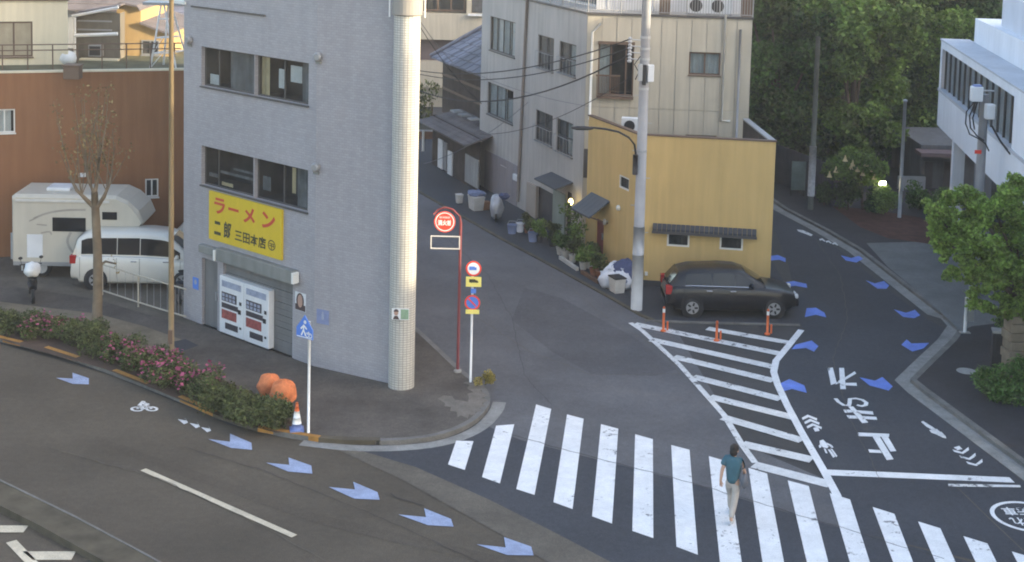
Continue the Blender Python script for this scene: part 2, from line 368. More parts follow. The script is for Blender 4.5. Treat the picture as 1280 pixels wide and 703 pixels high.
class Fac:
    """a vertical facade from ground point a to b, seen from its right-hand side (outward normal n)"""
    def __init__(s, a, b):
        s.a = np.array(a[:2], float); s.b = np.array(b[:2], float); d = s.b - s.a; s.L = float(np.hypot(*d)); s.u = d / s.L
        s.n = np.array([s.u[1], -s.u[0]])
    def p(s, u, z, d=0.0): q = s.a + s.u * u + s.n * d; return (q[0], q[1], z)
    def uv(s, x, y, d=0.0):
        a = s.a + s.n * d; P = FP(x, y, a, a + s.u); return float((P[:2] - a) @ s.u), float(P[2])
    def rect(s, x0, y0, x1, y1, d=0.0):
        u0, z1 = s.uv(x0, y0, d); u1, z0 = s.uv(x1, y1, d); return u0, u1, z0, z1
    def box(s, mb, u0, u1, z0, z1, d0, d1):
        return mb.hexa([s.p(u0, z0, d1), s.p(u1, z0, d1), s.p(u1, z0, d0), s.p(u0, z0, d0), s.p(u0, z1, d1), s.p(u1, z1, d1), s.p(u1, z1, d0), s.p(u0, z1, d0)])
    def quad(s, mb, u0, u1, z0, z1, d=0.0):
        return mb.quad(s.p(u0, z0, d), s.p(u1, z0, d), s.p(u1, z1, d), s.p(u0, z1, d), [(u0, z0), (u1, z0), (u1, z1), (u0, z1)])
    def wall(s, mb, u0, u1, z0, z1, holes=(), reveal=0.2, d=0.0):
        us = sorted({u0, u1, *[h[i] for h in holes for i in (0, 1) if u0 < h[i] < u1]}); zs = sorted({z0, z1, *[h[i] for h in holes for i in (2, 3) if z0 < h[i] < z1]})
        for i in range(len(us) - 1):
            for j in range(len(zs) - 1):
                cu, cz = (us[i] + us[i + 1]) / 2, (zs[j] + zs[j + 1]) / 2
                if any(h[0] < cu < h[1] and h[2] < cz < h[3] for h in holes): continue
                s.quad(mb, us[i], us[i + 1], zs[j], zs[j + 1], d)
        for a, b, c, e in holes:
            r = d - reveal
            for q in ([(a, c, d), (a, e, d), (a, e, r), (a, c, r)], [(b, c, r), (b, e, r), (b, e, d), (b, c, d)],
                      [(a, c, r), (b, c, r), (b, c, d), (a, c, d)], [(a, e, d), (b, e, d), (b, e, r), (a, e, r)]):
                mb.quad(*[s.p(*t) for t in q], [(t[0] + t[2], t[1]) for t in q])
        return mb

def window(fr, par, rect, panes=2, fm=DARK_FRAME, gm=GLASS, curtains=(), depth=0.10, fw=0.05, sill=True, rows=1, proud=False, sillm=None, bars=None):
    """frame part > pane, curtain, sill, room; rect = u0,u1,z0,z1"""
    u0, u1, z0, z1 = rect; dF = 0.03 if proud else -depth
    f = MB(); t = 0.05
    for a, b, c, e in ((u0, u1, z0, z0 + fw), (u0, u1, z1 - fw, z1), (u0, u0 + fw, z0 + fw, z1 - fw), (u1 - fw, u1, z0 + fw, z1 - fw)): fr.box(f, a, b, c, e, dF - t, dF)
    cuts = [u0 + fw / 2 + (u1 - u0 - fw) * i / panes for i in range(panes + 1)] if bars is None else [u0 + fw / 2] + [u0 + (u1 - u0) * b for b in bars] + [u1 - fw / 2]
    for c in cuts[1:-1]: fr.box(f, c - fw / 2, c + fw / 2, z0 + fw, z1 - fw, dF - t, dF - 0.004)
    rz = [z0 + fw / 2 + (z1 - z0 - fw) * j / rows for j in range(rows + 1)]
    for c in rz[1:-1]: fr.box(f, u0 + fw, u1 - fw, c - fw / 2.5, c + fw / 2.5, dF - t, dF - 0.008)
    w = f.build('window', fm, par)
    for i in range(len(cuts) - 1):
        for j in range(rows):
            g = MB(); fr.box(g, cuts[i] + fw / 2, cuts[i + 1] - fw / 2, rz[j] + fw / 2, rz[j + 1] - fw / 2, dF - 0.03, dF - 0.02)
            o = g.build('pane', gm, w); o.location = -w.location if False else o.location
    for (a, b, c, e, cm) in curtains:      # fractions
        g = MB(); n = max(2, int((b - a) * (u1 - u0) / 0.09)); vs = []; fs = []
        for k in range(n + 1):
            uu = u0 + (u1 - u0) * (a + (b - a) * k / n); dd = dF - 0.10 - 0.02 * (k % 2)
            vs += [fr.p(uu, z0 + (z1 - z0) * c, dd), fr.p(uu, z0 + (z1 - z0) * e, dd)]
        for k in range(n): fs.append((2 * k, 2 * k + 2, 2 * k + 3, 2 * k + 1))
        g.add(vs, fs).build('curtain', cm, w)
    r = MB(); D = dF - 0.05
    for q in ([(u0, z0, D - .9), (u1, z0, D - .9), (u1, z1, D - .9), (u0, z1, D - .9)], [(u0, z0, D), (u0, z1, D), (u0, z1, D - .9), (u0, z0, D - .9)],
              [(u1, z0, D - .9), (u1, z1, D - .9), (u1, z1, D), (u1, z0, D)], [(u0, z0, D - .9), (u1, z0, D - .9), (u1, z0, D), (u0, z0, D)], [(u0, z1, D), (u1, z1, D), (u1, z1, D - .9), (u0, z1, D - .9)]):
        r.quad(*[fr.p(*t) for t in q])
    if not proud: r.build('room', INSIDE, w)
    else:
        r = MB(); fr.box(r, u0 + .02, u1 - .02, z0 + .02, z1 - .02, 0.002, 0.006); r.build('room', INSIDE, w)
    if sill:
        s_ = MB(); fr.box(s_, u0 - 0.03, u1 + 0.03, z0 - 0.05, z0 - 0.002, -depth + 0.01, 0.05); s_.build('sill', sillm or fm, w)
    return w

def text_geo(body, bold=0.0):
    cu = bpy.data.curves.new('lettering', 'FONT'); cu.body = body; cu.size = 1; cu.offset = bold; cu.resolution_u = 3
    o = bpy.data.objects.new('lettering', cu); COL.objects.link(o)
    dg = bpy.context.evaluated_depsgraph_get(); me = o.evaluated_get(dg).to_mesh()
    V = np.array([v.co[:2] for v in me.vertices]) if len(me.vertices) else np.zeros((0, 2)); Fs = [tuple(p.vertices) for p in me.polygons]
    o.evaluated_get(dg).to_mesh_clear(); bpy.data.objects.remove(o); bpy.data.curves.remove(cu)
    if len(V):
        lo, hi = V.min(0), V.max(0); V = (V - lo) / np.maximum(hi - lo, 1e-6)
    return V, Fs
def text_on(mb, body, fn, bold=0.0):
    V, Fs = text_geo(body, bold)
    if len(V): mb.add([fn(a, b) for a, b in V], Fs)
    return mb

def leaves(name, mat, parent, P, size, aspect=0.55, up=0.35, seed=1, local=False, droop=0.0):
    """many small leaf-shaped faces at points P (n,3)"""
    rg = np.random.default_rng(seed); n = len(P)
    nrm = rg.normal(size=(n, 3)); nrm[:, 2] += up * 2; nrm /= np.linalg.norm(nrm, axis=1)[:, None]
    t = rg.normal(size=(n, 3)); t[:, 2] -= droop; t -= (t * nrm).sum(1)[:, None] * nrm; t /= np.linalg.norm(t, axis=1)[:, None]
    b = np.cross(nrm, t); sz = size * rg.uniform(0.6, 1.4, n)[:, None]
    q = np.stack([P - t * sz * .5, P + b * sz * aspect * .5 + nrm * sz * .08, P + t * sz * .5, P - b * sz * aspect * .5 + nrm * sz * .08], 1).reshape(-1, 3)
    if parent is not None and not local: q = q - np.array(base_of(parent))
    me = bpy.data.meshes.new(name); me.vertices.add(4 * n); me.vertices.foreach_set('co', q.ravel())
    me.loops.add(4 * n); me.loops.foreach_set('vertex_index', np.arange(4 * n)); me.polygons.add(n)
    me.polygons.foreach_set('loop_start', np.arange(n) * 4); me.polygons.foreach_set('loop_total', np.full(n, 4))
    me.materials.append(mat); me.update(); me.validate()
    o = bpy.data.objects.new(name, me); COL.objects.link(o)
    if parent is not None: o.parent = parent
    return o
def clump_points(cl, n, seed=1, shell=0.55, flat=1.0):
    """points in clumps (x,y,z,r), denser toward each clump's outside"""
    rg = np.random.default_rng(seed); cl = np.array(cl, float); w = cl[:, 3] ** 2; k = rg.choice(len(cl), n, p=w / w.sum())
    d = rg.normal(size=(n, 3)); d /= np.linalg.norm(d, axis=1)[:, None]
    r = (shell + (1 - shell) * rg.random(n) ** 0.6) * cl[k, 3] * rg.uniform(0.8, 1.12, n); d[:, 2] *= flat
    return cl[k, :3] + d * r[:, None]

# ================================================================== GROUND, ROADS, PAVEMENTS
def px_scale(pts, crop):   # points read off an enlarged crop: (x0, y0, scale)
    x0, y0, s = crop; return [(x / s + x0, y / s + y0) for x, y in pts]
def sheet(name, pts, mat, z, parent=None, kind=None):
    mb = MB(); mb.poly([tuple(G(x, y, z)) for x, y in pts]); o = mb.build(name, mat, parent)
    # face up
    if o.data.polygons[0].normal.z < 0: o.data.flip_normals()
    if kind: o['kind'] = kind
    return o
def offset_path(P, w):
    P = [np.array(p[:2], float) for p in P]; out = []
    for i, p in enumerate(P):
        a = P[max(i - 1, 0)]; b = P[min(i + 1, len(P) - 1)]; t = (b - a) / np.hypot(*(b - a)); n = np.array([-t[1], t[0]])
        k = 1.0
        if 0 < i < len(P) - 1:
            t1 = (p - a) / np.hypot(*(p - a)); k = min(1 / max(abs(t1 @ t), 0.5), 1.6)
        out.append(p + n * w * k)
    return out
def smooth_path(P, it=2):
    P = [np.array(p, float) for p in P]
    for _ in range(it):
        Q = [P[0]]
        for a, b in zip(P[:-1], P[1:]): Q += [a * .75 + b * .25, a * .25 + b * .75]
        P = Q + [P[-1]]
    return P
def ribbon3(name, P, w, z0, z1, mat, parent=None, kind=None, start=0.0):
    """kerb-like strip: left side of path P offset by start..start+w"""
    A = offset_path(P, start); B = offset_path(P, start + w); mb = MB()
    for i in range(len(A) - 1):
        a, b, c, d = A[i], A[i + 1], B[i + 1], B[i]
        if z1 - z0 < 1e-6: mb.quad((*a, z0), (*b, z0), (*c, z0), (*d, z0))
        else:
            mb.quad((*a, z1), (*b, z1), (*c, z1), (*d, z1)); mb.quad((*a, z0), (*b, z0), (*b, z1), (*a, z1)); mb.quad((*d, z1), (*c, z1), (*c, z0), (*d, z0))
    o = mb.build(name, mat, parent)
    if kind: o['kind'] = kind
    return o
def gp(pts): return [G(x, y)[:2] for x, y in pts]

mb = MB(); mb.quad((-900, -300, 0), (900, -300, 0), (900, 1500, 0), (-900, 1500, 0))
ground = tag(mb.build('ground', ASPH), kind='structure')
# main road sheet along the bottom left
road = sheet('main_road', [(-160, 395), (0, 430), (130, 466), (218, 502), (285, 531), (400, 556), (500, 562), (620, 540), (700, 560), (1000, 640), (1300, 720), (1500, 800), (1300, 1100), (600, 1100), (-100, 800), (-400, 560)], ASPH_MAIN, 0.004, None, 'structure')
alley = sheet('side_street', [(470, 225), (520, 232), (560, 262), (800, 395), (845, 412), (900, 506), (930, 556), (1033, 600), (1062, 664), (970, 638), (860, 604), (740, 574), (650, 551), (612, 540), (613, 520), (580, 470), (532, 426), (480, 390)], ASPH_ALLEY, 0.008, None, 'structure')
new_patch = sheet('new_asphalt_patch', [(400, 553), (500, 558), (560, 553), (612, 534), (650, 550), (740, 573), (860, 603), (970, 637), (1062, 663), (1300, 725), (1500, 800), (1200, 850), (770, 706), (690, 664), (610, 624), (520, 584), (440, 560)], ASPH_NEW, 0.012, None, 'structure')
sheet('asphalt_seam', [(400, 556), (440, 560), (520, 584), (610, 624), (690, 664), (770, 706), (900, 770), (850, 790), (690, 706), (640, 676), (580, 643), (505, 601), (430, 566)], ASPH_SEAM, 0.016, None, 'structure')
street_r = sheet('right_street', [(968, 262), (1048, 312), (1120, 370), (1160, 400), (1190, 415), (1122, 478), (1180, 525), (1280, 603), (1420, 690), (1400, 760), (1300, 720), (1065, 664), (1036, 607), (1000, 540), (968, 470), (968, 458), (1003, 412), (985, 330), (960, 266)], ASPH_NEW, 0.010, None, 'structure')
sheet('tyre_track', [(120, 545), (230, 584), (330, 620), (404, 645), (541, 677), (660, 703), (800, 740), (790, 752), (650, 714), (535, 688), (400, 656), (325, 630), (225, 594), (118, 554)], M('asphalt_main_worn', (.076, .063, .048), .86, .2, .25, .3, 90, grain=.16), .0095, None, 'structure')

# --- corner pavement by the grey building
kerb_main = smooth_path(gp([(-160, 395), (-40, 418), (0, 428), (60, 441), (130, 465), (218, 500), (285, 529), (345, 546), (400, 554), (450, 557), (500, 557), (550, 551), (590, 535), (610, 516), (614, 503), (606, 487), (590, 477), (576, 466), (532, 424), (490, 387), (440, 344), (400, 310)]), 2)
ribbon3('kerb', kerb_main, 0.16, 0.0, 0.125, KERB, None, 'structure')
inner = offset_path(kerb_main, 0.16)
mb = MB(); mb.poly([(*p, 0.12) for p in inner] + [(-14, 75, 0.12), (-40, 75, 0.12), (-40, 46, .12)])
pav = tag(mb.build('pavement', PAVE), kind='structure')
if pav.data.polygons[0].normal.z < 0: pav.data.flip_normals()
gut = gp([(398, 557), (443, 557), (490, 557), (546, 553), (588, 537), (611, 516)])
ribbon3('gutter', smooth_path(gp([(380, 551), (440, 558), (500, 558), (552, 552), (592, 536), (612, 515), (616, 503)]), 2), -0.36, 0.0175, 0.0175, KERB_PALE, None, 'structure')
# yellow painted kerb lengths and a mossy length
for a, b in (((-60, 413), (25, 434)), ((55, 440), (95, 453)), ((140, 469), (183, 486)), ((222, 502), (266, 522)), ((322, 541), (398, 554))):
    ribbon3('yellow_kerb', gp([a, b]), 0.15, 0.02, 0.135, KERB_YEL, None, 'structure', 0.004)
ribbon3('mossy_kerb', gp([(266, 522), (322, 541)]), 0.2, 0.015, 0.132, KERB_DARK, None, 'structure')
ribbon3('mossy_kerb', smooth_path(gp([(398, 554), (440, 557), (475, 557)]), 2), 0.2, 0.015, 0.131, KERB_DARK, None, 'structure')
# patched blocks with a jagged edge near the signs
cr = (340, 420, 4.267)
jag = px_scale([(885, 335), (915, 318), (960, 322), (975, 340), (1010, 345), (1045, 352), (1050, 330), (1040, 310), (1075, 300), (1040, 280), (1055, 262), (1020, 250), (1060, 240), (1090, 262), (1125, 278), (1110, 292), (1150, 318), (1120, 330), (1155, 345), (1120, 360), (1140, 375), (1105, 385), (1120, 402), (1085, 405), (1080, 425), (1050, 420), (1045, 440), (1010, 425), (990, 432), (985, 405), (950, 400), (955, 380), (920, 375), (925, 360)], cr)
sheet('paving_patch', jag, PATCH, 0.126, None, 'structure')
sheet('tan_pavement', [(-200, 372), (-40, 372), (60, 385), (120, 392), (180, 408), (228, 425), (215, 470), (120, 440), (40, 415), (-60, 400), (-200, 385)], PAVE_TAN, 0.125, None, 'structure')
sheet('parking_lot', [(-260, 320), (240, 320), (245, 410), (180, 392), (120, 374), (30, 360), (-260, 340)], ASPH_SEAM, 0.127, None, 'structure')
sheet('dark_patch', [(212, 428), (232, 424), (248, 432), (226, 440)], ASPH_NEW, 0.1265, None, 'structure')

# --- yard strip along the white and yellow houses
yard_edge = gp([(500, 228), (540, 251), (620, 297), (700, 340), (760, 373), (800, 396), (815, 402), (1002, 407), (1004, 398)])
ribbon3('yard_kerb', yard_edge[:7], 0.14, 0.0, 0.05, KERB_DARK, None, 'structure')
mb = MB(); mb.poly([(*p, 0.03) for p in yard_edge] + [(9.9, 52, .03), (9.4, 62, .03), (0, 80, .03), (-6, 80, .03)])
o = tag(mb.build('yard', ASPH_NEW), kind='structure')
if o.data.polygons[0].normal.z < 0: o.data.flip_normals()
ribbon3('yard_edge_stone', gp([(806, 402.5), (860, 404.5), (1000, 408)]), 0.12, 0.0, 0.045, KERB, None, 'structure')

# --- right-hand pavement with its pale gutter
kr = gp([(900, 215), (969, 264), (1020, 291), (1060, 315), (1110, 355), (1159, 394), (1176, 399), (1184, 408), (1172, 425), (1140, 455), (1118, 476), (1135, 492), (1180, 526), (1230, 564), (1280, 602), (1420, 700)])
ribbon3('gutter', kr, 0.42, 0.018, 0.018, KERB_PALE, None, 'structure')
k2 = offset_path(kr, 0.42)
ribbon3('kerb', k2, 0.17, 0.0, 0.115, KERB, None, 'structure')
k3 = offset_path(k2, 0.17)
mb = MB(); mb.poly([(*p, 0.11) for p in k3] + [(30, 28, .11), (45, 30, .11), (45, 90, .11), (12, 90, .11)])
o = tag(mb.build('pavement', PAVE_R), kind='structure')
if o.data.polygons[0].normal.z < 0: o.data.flip_normals()
sheet('driveway', [(1083, 304), (1160, 302), (1290, 330), (1330, 395), (1215, 408), (1200, 414), (1150, 366), (1110, 334)], DRIVE, 0.116, None, 'structure')
bed = [(1040, 258), (1090, 262), (1150, 272), (1215, 300), (1240, 322), (1155, 304), (1110, 298), (1075, 284)]
sheet('planting_bed_soil', bed, REDBED, 0.118, None, 'structure')

# --- median strip at the lower left
med = gp([(-120, 545), (0, 608), (90, 652), (185, 703), (300, 770)])
A_, B_ = med, offset_path(med, -0.75)
mb = MB()
for i in range(len(A_) - 1):
    a, b, c, d = A_[i], A_[i + 1], B_[i + 1], B_[i]
    mb.quad((*a, .15), (*b, .15), (*c, .15), (*d, .15)); mb.quad((*a, 0), (*b, 0), (*b, .15), (*a, .15)); mb.quad((*d, .15), (*c, .15), (*c, 0), (*d, 0))
tag(mb.build('median_strip', KERB_DARK), kind='structure')
ribbon3('median_edge', med, -0.05, 0.0, 0.165, KERB, None, 'structure', 0.01)
ribbon3('median_edge', B_, 0.10, 0.0, 0.163, KERB_DARK, None, 'structure', -0.01)

# --- road paint (parts of the road they lie on)
ZP = 0.0205
def paint(name, pts, mat, parent=road, z=ZP):
    return sheet(name, pts, mat, z, parent)
c1 = (540, 480, 4.395); c2 = (720, 520, 3.84)
stripes = [px_scale(q, c) for q, c in (
    ([(133, 312), (228, 315), (180, 473), (88, 443)], c1), ([(352, 230), (452, 222), (373, 547), (275, 512)], c1),
    ([(572, 113), (655, 138), (563, 610), (463, 578)], c1), ([(742, 168), (833, 192), (772, 688), (667, 650)], c1),
    ([(120, 40), (203, 62), (173, 517), (77, 482)], c2), ([(284, 88), (369, 112), (371, 587), (270, 552)], c2), ([(457, 140), (545, 163), (585, 667), (482, 628)], c2))]
stripes += [[(886, 570.3), (909, 577), (928.5, 712), (900, 703)], [(935.5, 585), (958.8, 592.1), (986, 734), (956, 722)], [(984.7, 600.7), (1010.9, 607.7), (1049, 756), (1018, 743)],
            [(1037, 616.5), (1062.6, 624.6), (1110, 775), (1080, 763)], [(1090.8, 633.9), (1118, 642.5), (1178, 797), (1147, 785)], [(1147.6, 652), (1175.4, 660.5), (1246, 817), (1213, 805)],
            [(1204.2, 670.3), (1234.3, 679.6), (1315, 842), (1280, 830)], [(1264.7, 689.5), (1296, 699), (1385, 866), (1350, 855)]]
for q in stripes: paint('crosswalk_stripe', q, LINE)
def rib_px(mb, pts, w, z=ZP):
    A = gp(pts); L_ = offset_path(A, w / 2); R_ = offset_path(A, -w / 2)
    for i in range(len(A) - 1): mb.quad((*R_[i], z), (*R_[i + 1], z), (*L_[i + 1], z), (*L_[i], z))
def rib(name, pts, w, mat, parent=road, z=ZP):
    mb = MB(); rib_px(mb, pts, w, z); return mb.build(name, mat, parent)
rib('lane_dash', [(179, 588), (368, 671.5)], 0.16, LINE_TAN)
# hatched island
rib('hatching_border', [(788, 404.5), (803, 414.5), (850, 458), (905, 520), (928, 558), (944, 580)], 0.17, LINE_WORN, alley, ZP + .004)
rib('hatching_border', [(1001.5, 413.5), (985, 434), (970, 452), (967, 466), (972, 482), (984, 508), (1001, 540), (1031, 592), (1046, 620), (1057, 664)], 0.2, LINE, alley, ZP + .004)
for a, b, w in (((884, 411.5), (990, 430), .30), ((793, 406), (979, 444), .32), ((814, 425.5), (968, 460), .32), ((842, 447), (967, 477), .32), ((866, 472), (976, 500), .32), ((887, 497), (992, 523), .32), ((904, 523), (1003, 552), .32), ((928, 556), (1015, 576), .34), ((942, 582), (1038, 607), .34)):
    rib('hatching_bar', [a, b], w * 1.22, LINE_WORN, alley, ZP + .002)
paint('stop_line', [(1031.8, 587), (1261.7, 596.8), (1268.5, 603.5), (1035, 594.3)], LINE, street_r)
paint('thin_line', [(1185, 605), (1275, 606.5), (1276, 609.3), (1186, 608.3)], LINE_WORN, street_r)
rib('crack_line', [(1195, 609), (1230, 643), (1290, 700)], 0.03, ASPH_SEAM, street_r)
# the written stop marking, read from the far side
cs = (980, 440, 4.394); mb = MB()
for q in ([(405, 443), (578, 450), (577, 468), (408, 463)], [(485, 463.5), (525, 465), (602, 590), (565, 595)], [(534, 466), (572, 467.5), (617, 545), (585, 548)], [(462, 535), (528, 540), (538, 556), (470, 553)]):
    mb.poly([tuple(G(x, y, ZP)) for x, y in px_scale(q, cs)])
mb.build('stop_lettering', LINE, street_r)
mb = MB()
for q in ([(352, 300), (380, 300), (463, 388), (430, 392)], [(325, 317), (366, 318), (378, 332), (335, 335)], [(400, 321), (487, 327), (492, 345), (416, 338)], [(343, 348), (392, 350), (406, 367), (355, 366)], [(428, 353), (507, 357), (512, 374), (444, 369)]):
    mb.poly([tuple(G(x, y, ZP)) for x, y in px_scale(q, cs)])
rib_px(mb, px_scale([(355, 302), (360, 285), (362, 262), (395, 260), (430, 268), (452, 283), (448, 297), (425, 302), (400, 296)], cs), .11)
rib_px(mb, px_scale([(283, 260), (300, 280), (328, 297), (352, 298)], cs), .11)
mb.build('stop_lettering', LINE, street_r)
mb = MB()
for q in ([(240, 90), (268, 86), (290, 172), (258, 182)], [(303, 88), (330, 88), (340, 205), (309, 205)], [(336, 155), (332, 142), (388, 107), (397, 119)], [(338, 170), (398, 170), (401, 187), (339, 184)], [(282, 180), (290, 168), (308, 152), (309, 170)], [(240, 90), (240, 102), (250, 103), (252, 92)]):
    mb.poly([tuple(G(x, y, ZP)) for x, y in px_scale(q, cs)])
mb.build('stop_lettering', LINE, street_r)
# blue bicycle-lane arrows
c6 = (220, 380, 2.176)
ar_main = [px_scale(q, c6) for q in ([(88, 368), (147, 375), (147, 353), (205, 378), (207, 397), (150, 392)], [(245, 432), (308, 438), (306, 418), (368, 440), (371, 462), (305, 456)], [(415, 498), (487, 505), (482, 484), (548, 512), (554, 533), (485, 530)], [(605, 573), (680, 580), (675, 556), (748, 585), (755, 606), (685, 602)])]
ar_main += [[(595.5, 680.5), (632, 684.5), (630, 671.5), (664, 683.5), (667, 694.5), (634, 694)], [(70, 472.4), (91, 473.5), (90.6, 466), (111, 473), (111, 480.6), (90.6, 480)]]
for q in ar_main: paint('bicycle_arrow', q, ARROW_PALE)
for q in ([(1008.3, 385.5), (1020, 384.8), (1030.5, 391), (1033, 397), (1020, 393.7), (1006, 396.5)], [(989.6, 436.8), (994.6, 430.9), (1014.5, 425.9), (1023, 432.9), (1017.5, 439.8), (1007.5, 435.2)],
          [(972.7, 480.6), (986.6, 474), (1005.5, 482), (1008.5, 491.2), (990, 486.5), (977.6, 489.6)], [(1117, 386.8), (1132.4, 391.3), (1143.7, 387.5), (1150.2, 394.3), (1142.7, 398), (1129, 396.4)],
          [(1126.6, 431.2), (1133.4, 424.4), (1139.2, 429.5), (1161.4, 428.8), (1154.6, 435.6), (1140.3, 439.7)], [(1074.4, 471.9), (1093.8, 476), (1102.9, 471.4), (1115.9, 483.2), (1110.9, 488.5), (1087, 482.1)],
          [(1082, 350.5), (1093.4, 354.4), (1104.9, 351.5), (1111.4, 357), (1108, 361.3), (1096.7, 361)], [(1050.9, 319.4), (1064, 322.7), (1073.8, 320), (1078.7, 323.7), (1070.5, 328.3), (1057.4, 326)],
          [(964, 320), (972, 319), (982, 323), (982, 328), (974, 325), (963, 326)], [(982, 353), (992, 351.5), (1008, 355), (1009, 360), (994, 357.5), (982, 359)]):
    paint('bicycle_arrow', q, ARROW, street_r)
# cyclist pictograms and chevrons
def ground_frame(o, ex, ey):   # picture corners: origin, +x end, +y end -> map (a,b) to ground
    O, X, Y = G(*o)[:2], G(*ex)[:2], G(*ey)[:2]
    return lambda a, b: (*(O + (X - O) * a + (Y - O) * b), ZP)
def strokes(mb, fn, path, w):
    P = [np.array(fn(*p)[:2]) for p in path]; L_ = offset_path(P, w / 2); R_ = offset_path(P, -w / 2)
    for i in range(len(P) - 1): mb.quad((*R_[i], ZP), (*R_[i + 1], ZP), (*L_[i + 1], ZP), (*L_[i], ZP))
def cyclist(fn, parent, s=1.0, name='cyclist_pictogram'):
    mb = MB()
    for cx in (0.22, 0.78):
        strokes(mb, fn, [(cx + .2 * math.cos(t), .2 + .2 * math.sin(t)) for t in np.linspace(0, 2 * math.pi, 15)], .07 * s)
    strokes(mb, fn, [(.22, .2), (.42, .5), (.68, .5), (.78, .2)], .07 * s); strokes(mb, fn, [(.42, .5), (.52, .22), (.68, .5)], .07 * s)
    strokes(mb, fn, [(.38, .55), (.5, .85), (.72, .62)], .13 * s)
    mb.poly([fn(.58 + .09 * math.cos(t), .95 + .09 * math.sin(t)) for t in np.linspace(0, 2 * math.pi, 12)[:-1]])
    mb.build(name, LINE_WORN, parent)
cyclist(ground_frame((165, 515), (198, 514.5), (160, 503)), road)
for x, y in ((222, 526), (237, 531), (251, 536)):
    paint('chevron', [(x, y - 2), (x + 11, y), (x + 9, y - 4), (x + 13, y + 2.5), (x + 8, y + 4.5)], LINE_WORN)
cyclist(ground_frame((1018, 292), (1024, 297), (996, 286)), street_r) if False else None
paint('chevron', [(996, 287), (1004, 288), (1016, 293.5), (1014, 295.5), (1005, 292), (998, 289.5)], LINE_WORN, street_r)
for x, y in ((1024, 299), (1032, 301.5), (1040, 304)): paint('chevron', [(x, y), (x + 4, y - .8), (x + 8, y + 2.6), (x + 6.5, y + 3.2), (x + 3.5, y + 1.2), (x + 1, y + 2)], LINE_WORN, street_r)
for dx, dy in ((0, 0), (13, 23), (26, 47)):
    paint('chevron', px_scale([(98 + dx, 362 + dy), (130 + dx, 345 + dy), (182 + dx, 366 + dy), (180 + dx, 378 + dy), (135 + dx, 359 + dy), (103 + dx, 374 + dy)], cs), LINE, street_r)
paint('chevron', px_scale([(160, 418), (185, 412), (196, 434), (170, 438)], cs), LINE, street_r)
mb = MB()
for q in ([(195, 488), (215, 482), (232, 500), (245, 520), (238, 530), (215, 525), (198, 512)], [(190, 512), (202, 508), (205, 525), (194, 528)], [(232, 498), (262, 512), (272, 525), (262, 527), (238, 510)], [(218, 530), (228, 532), (240, 558), (228, 556)], [(240, 535), (254, 537), (282, 575), (270, 582)], [(254, 531), (266, 534), (293, 572), (287, 579)]):
    mb.poly([tuple(G(x, y, ZP)) for x, y in px_scale(q, cs)])
mb.build('cyclist_pictogram', LINE, street_r)
cq = (1100, 380, 2.93); mb = MB()
for q in ([(150, 432), (158, 429), (195, 452), (205, 460), (195, 464), (170, 450)], [(180, 462), (208, 458), (222, 470), (205, 478), (188, 472)], [(205, 478), (224, 468), (240, 484), (243, 493), (230, 490)]):
    mb.poly([tuple(G(x, y, ZP)) for x, y in px_scale(q, cq)])
mb.build('cyclist_pictogram', LINE_WORN, street_r)
for dx, dy in ((0, 0), (25, 22), (50, 44)):
    paint('chevron', px_scale([(265 + dx, 533 + dy), (300 + dx, 543 + dy), (324 + dx, 524 + dy), (326 + dx, 536 + dy), (304 + dx, 550 + dy), (272 + dx, 542 + dy)], cq), LINE, street_r)
paint('chevron', px_scale([(270, 526), (290, 520), (302, 532), (284, 536)], cq), LINE, street_r)
# round bicycle stencil at the right edge
cc = G(1284, 647)[:2]; mb = MB(); N = 40
for i in range(N):
    a, b = 2 * math.pi * i / N, 2 * math.pi * (i + 1) / N
    mb.quad(*[(cc[0] + r * math.cos(t), cc[1] + r * math.sin(t), ZP) for r, t in ((.70, a), (.70, b), (.80, b), (.80, a))])
text_on(mb, '自転車', lambda a, b: (cc[0] + .46 - .92 * a, cc[1] + .05 + .42 * (1 - b) - .0, ZP), 0.02)
text_on(mb, '止まれ', lambda a, b: (cc[0] + .46 - .92 * a, cc[1] - .48 + .42 * (1 - b), ZP), 0.02)
mb.build('round_stencil', LINE, street_r)
# cracks and joints running over the carriageway
def crack(pts, w, mat=None, seed=1, par=None):
    P_ = gp(pts); rg = random.Random(seed); Q = []
    for a, b in zip(P_[:-1], P_[1:]):
        n = max(2, int(np.hypot(*(b - a)) / .25)); Q += [a + (b - a) * i / n + np.array([rg.uniform(-.03, .03), rg.uniform(-.03, .03)]) for i in range(n)]
    ribbon3('asphalt_crack', Q + [P_[-1]], w, ZP + .004, ZP + .004, mat or CRACK, par or alley)
CRACK = M('crack_tar', (0.035, 0.034, 0.034), 0.9, 0.2, 3)
crack([(640, 545), (700, 562), (760, 578), (840, 598), (920, 622), (1000, 646), (1062, 664)], .022, None, 1)
crack([(486, 619), (505, 627), (530, 634)], .03, None, 2, road)
crack([(1062, 664), (1110, 680), (1180, 700)], .02, None, 3, street_r)
crack([(600, 400), (660, 440), (740, 470), (850, 468)], .016, ASPH_SEAM, 4)
crack([(700, 350), (760, 400), (830, 440), (850, 470)], .014, ASPH_SEAM, 5)
crack([(560, 300), (610, 345), (640, 400), (655, 470), (690, 508)], .014, ASPH_NEW, 6)
crack([(1020, 300), (1050, 345), (1060, 400), (1040, 450), (1060, 520), (1100, 600)], .012, ASPH_SEAM, 7, street_r)
crack([(60, 560), (200, 600), (330, 660), (420, 710)], .02, ASPH_SEAM, 8, road)
crack([(230, 560), (330, 590), (480, 650), (600, 705)], .014, CRACK, 9, road)
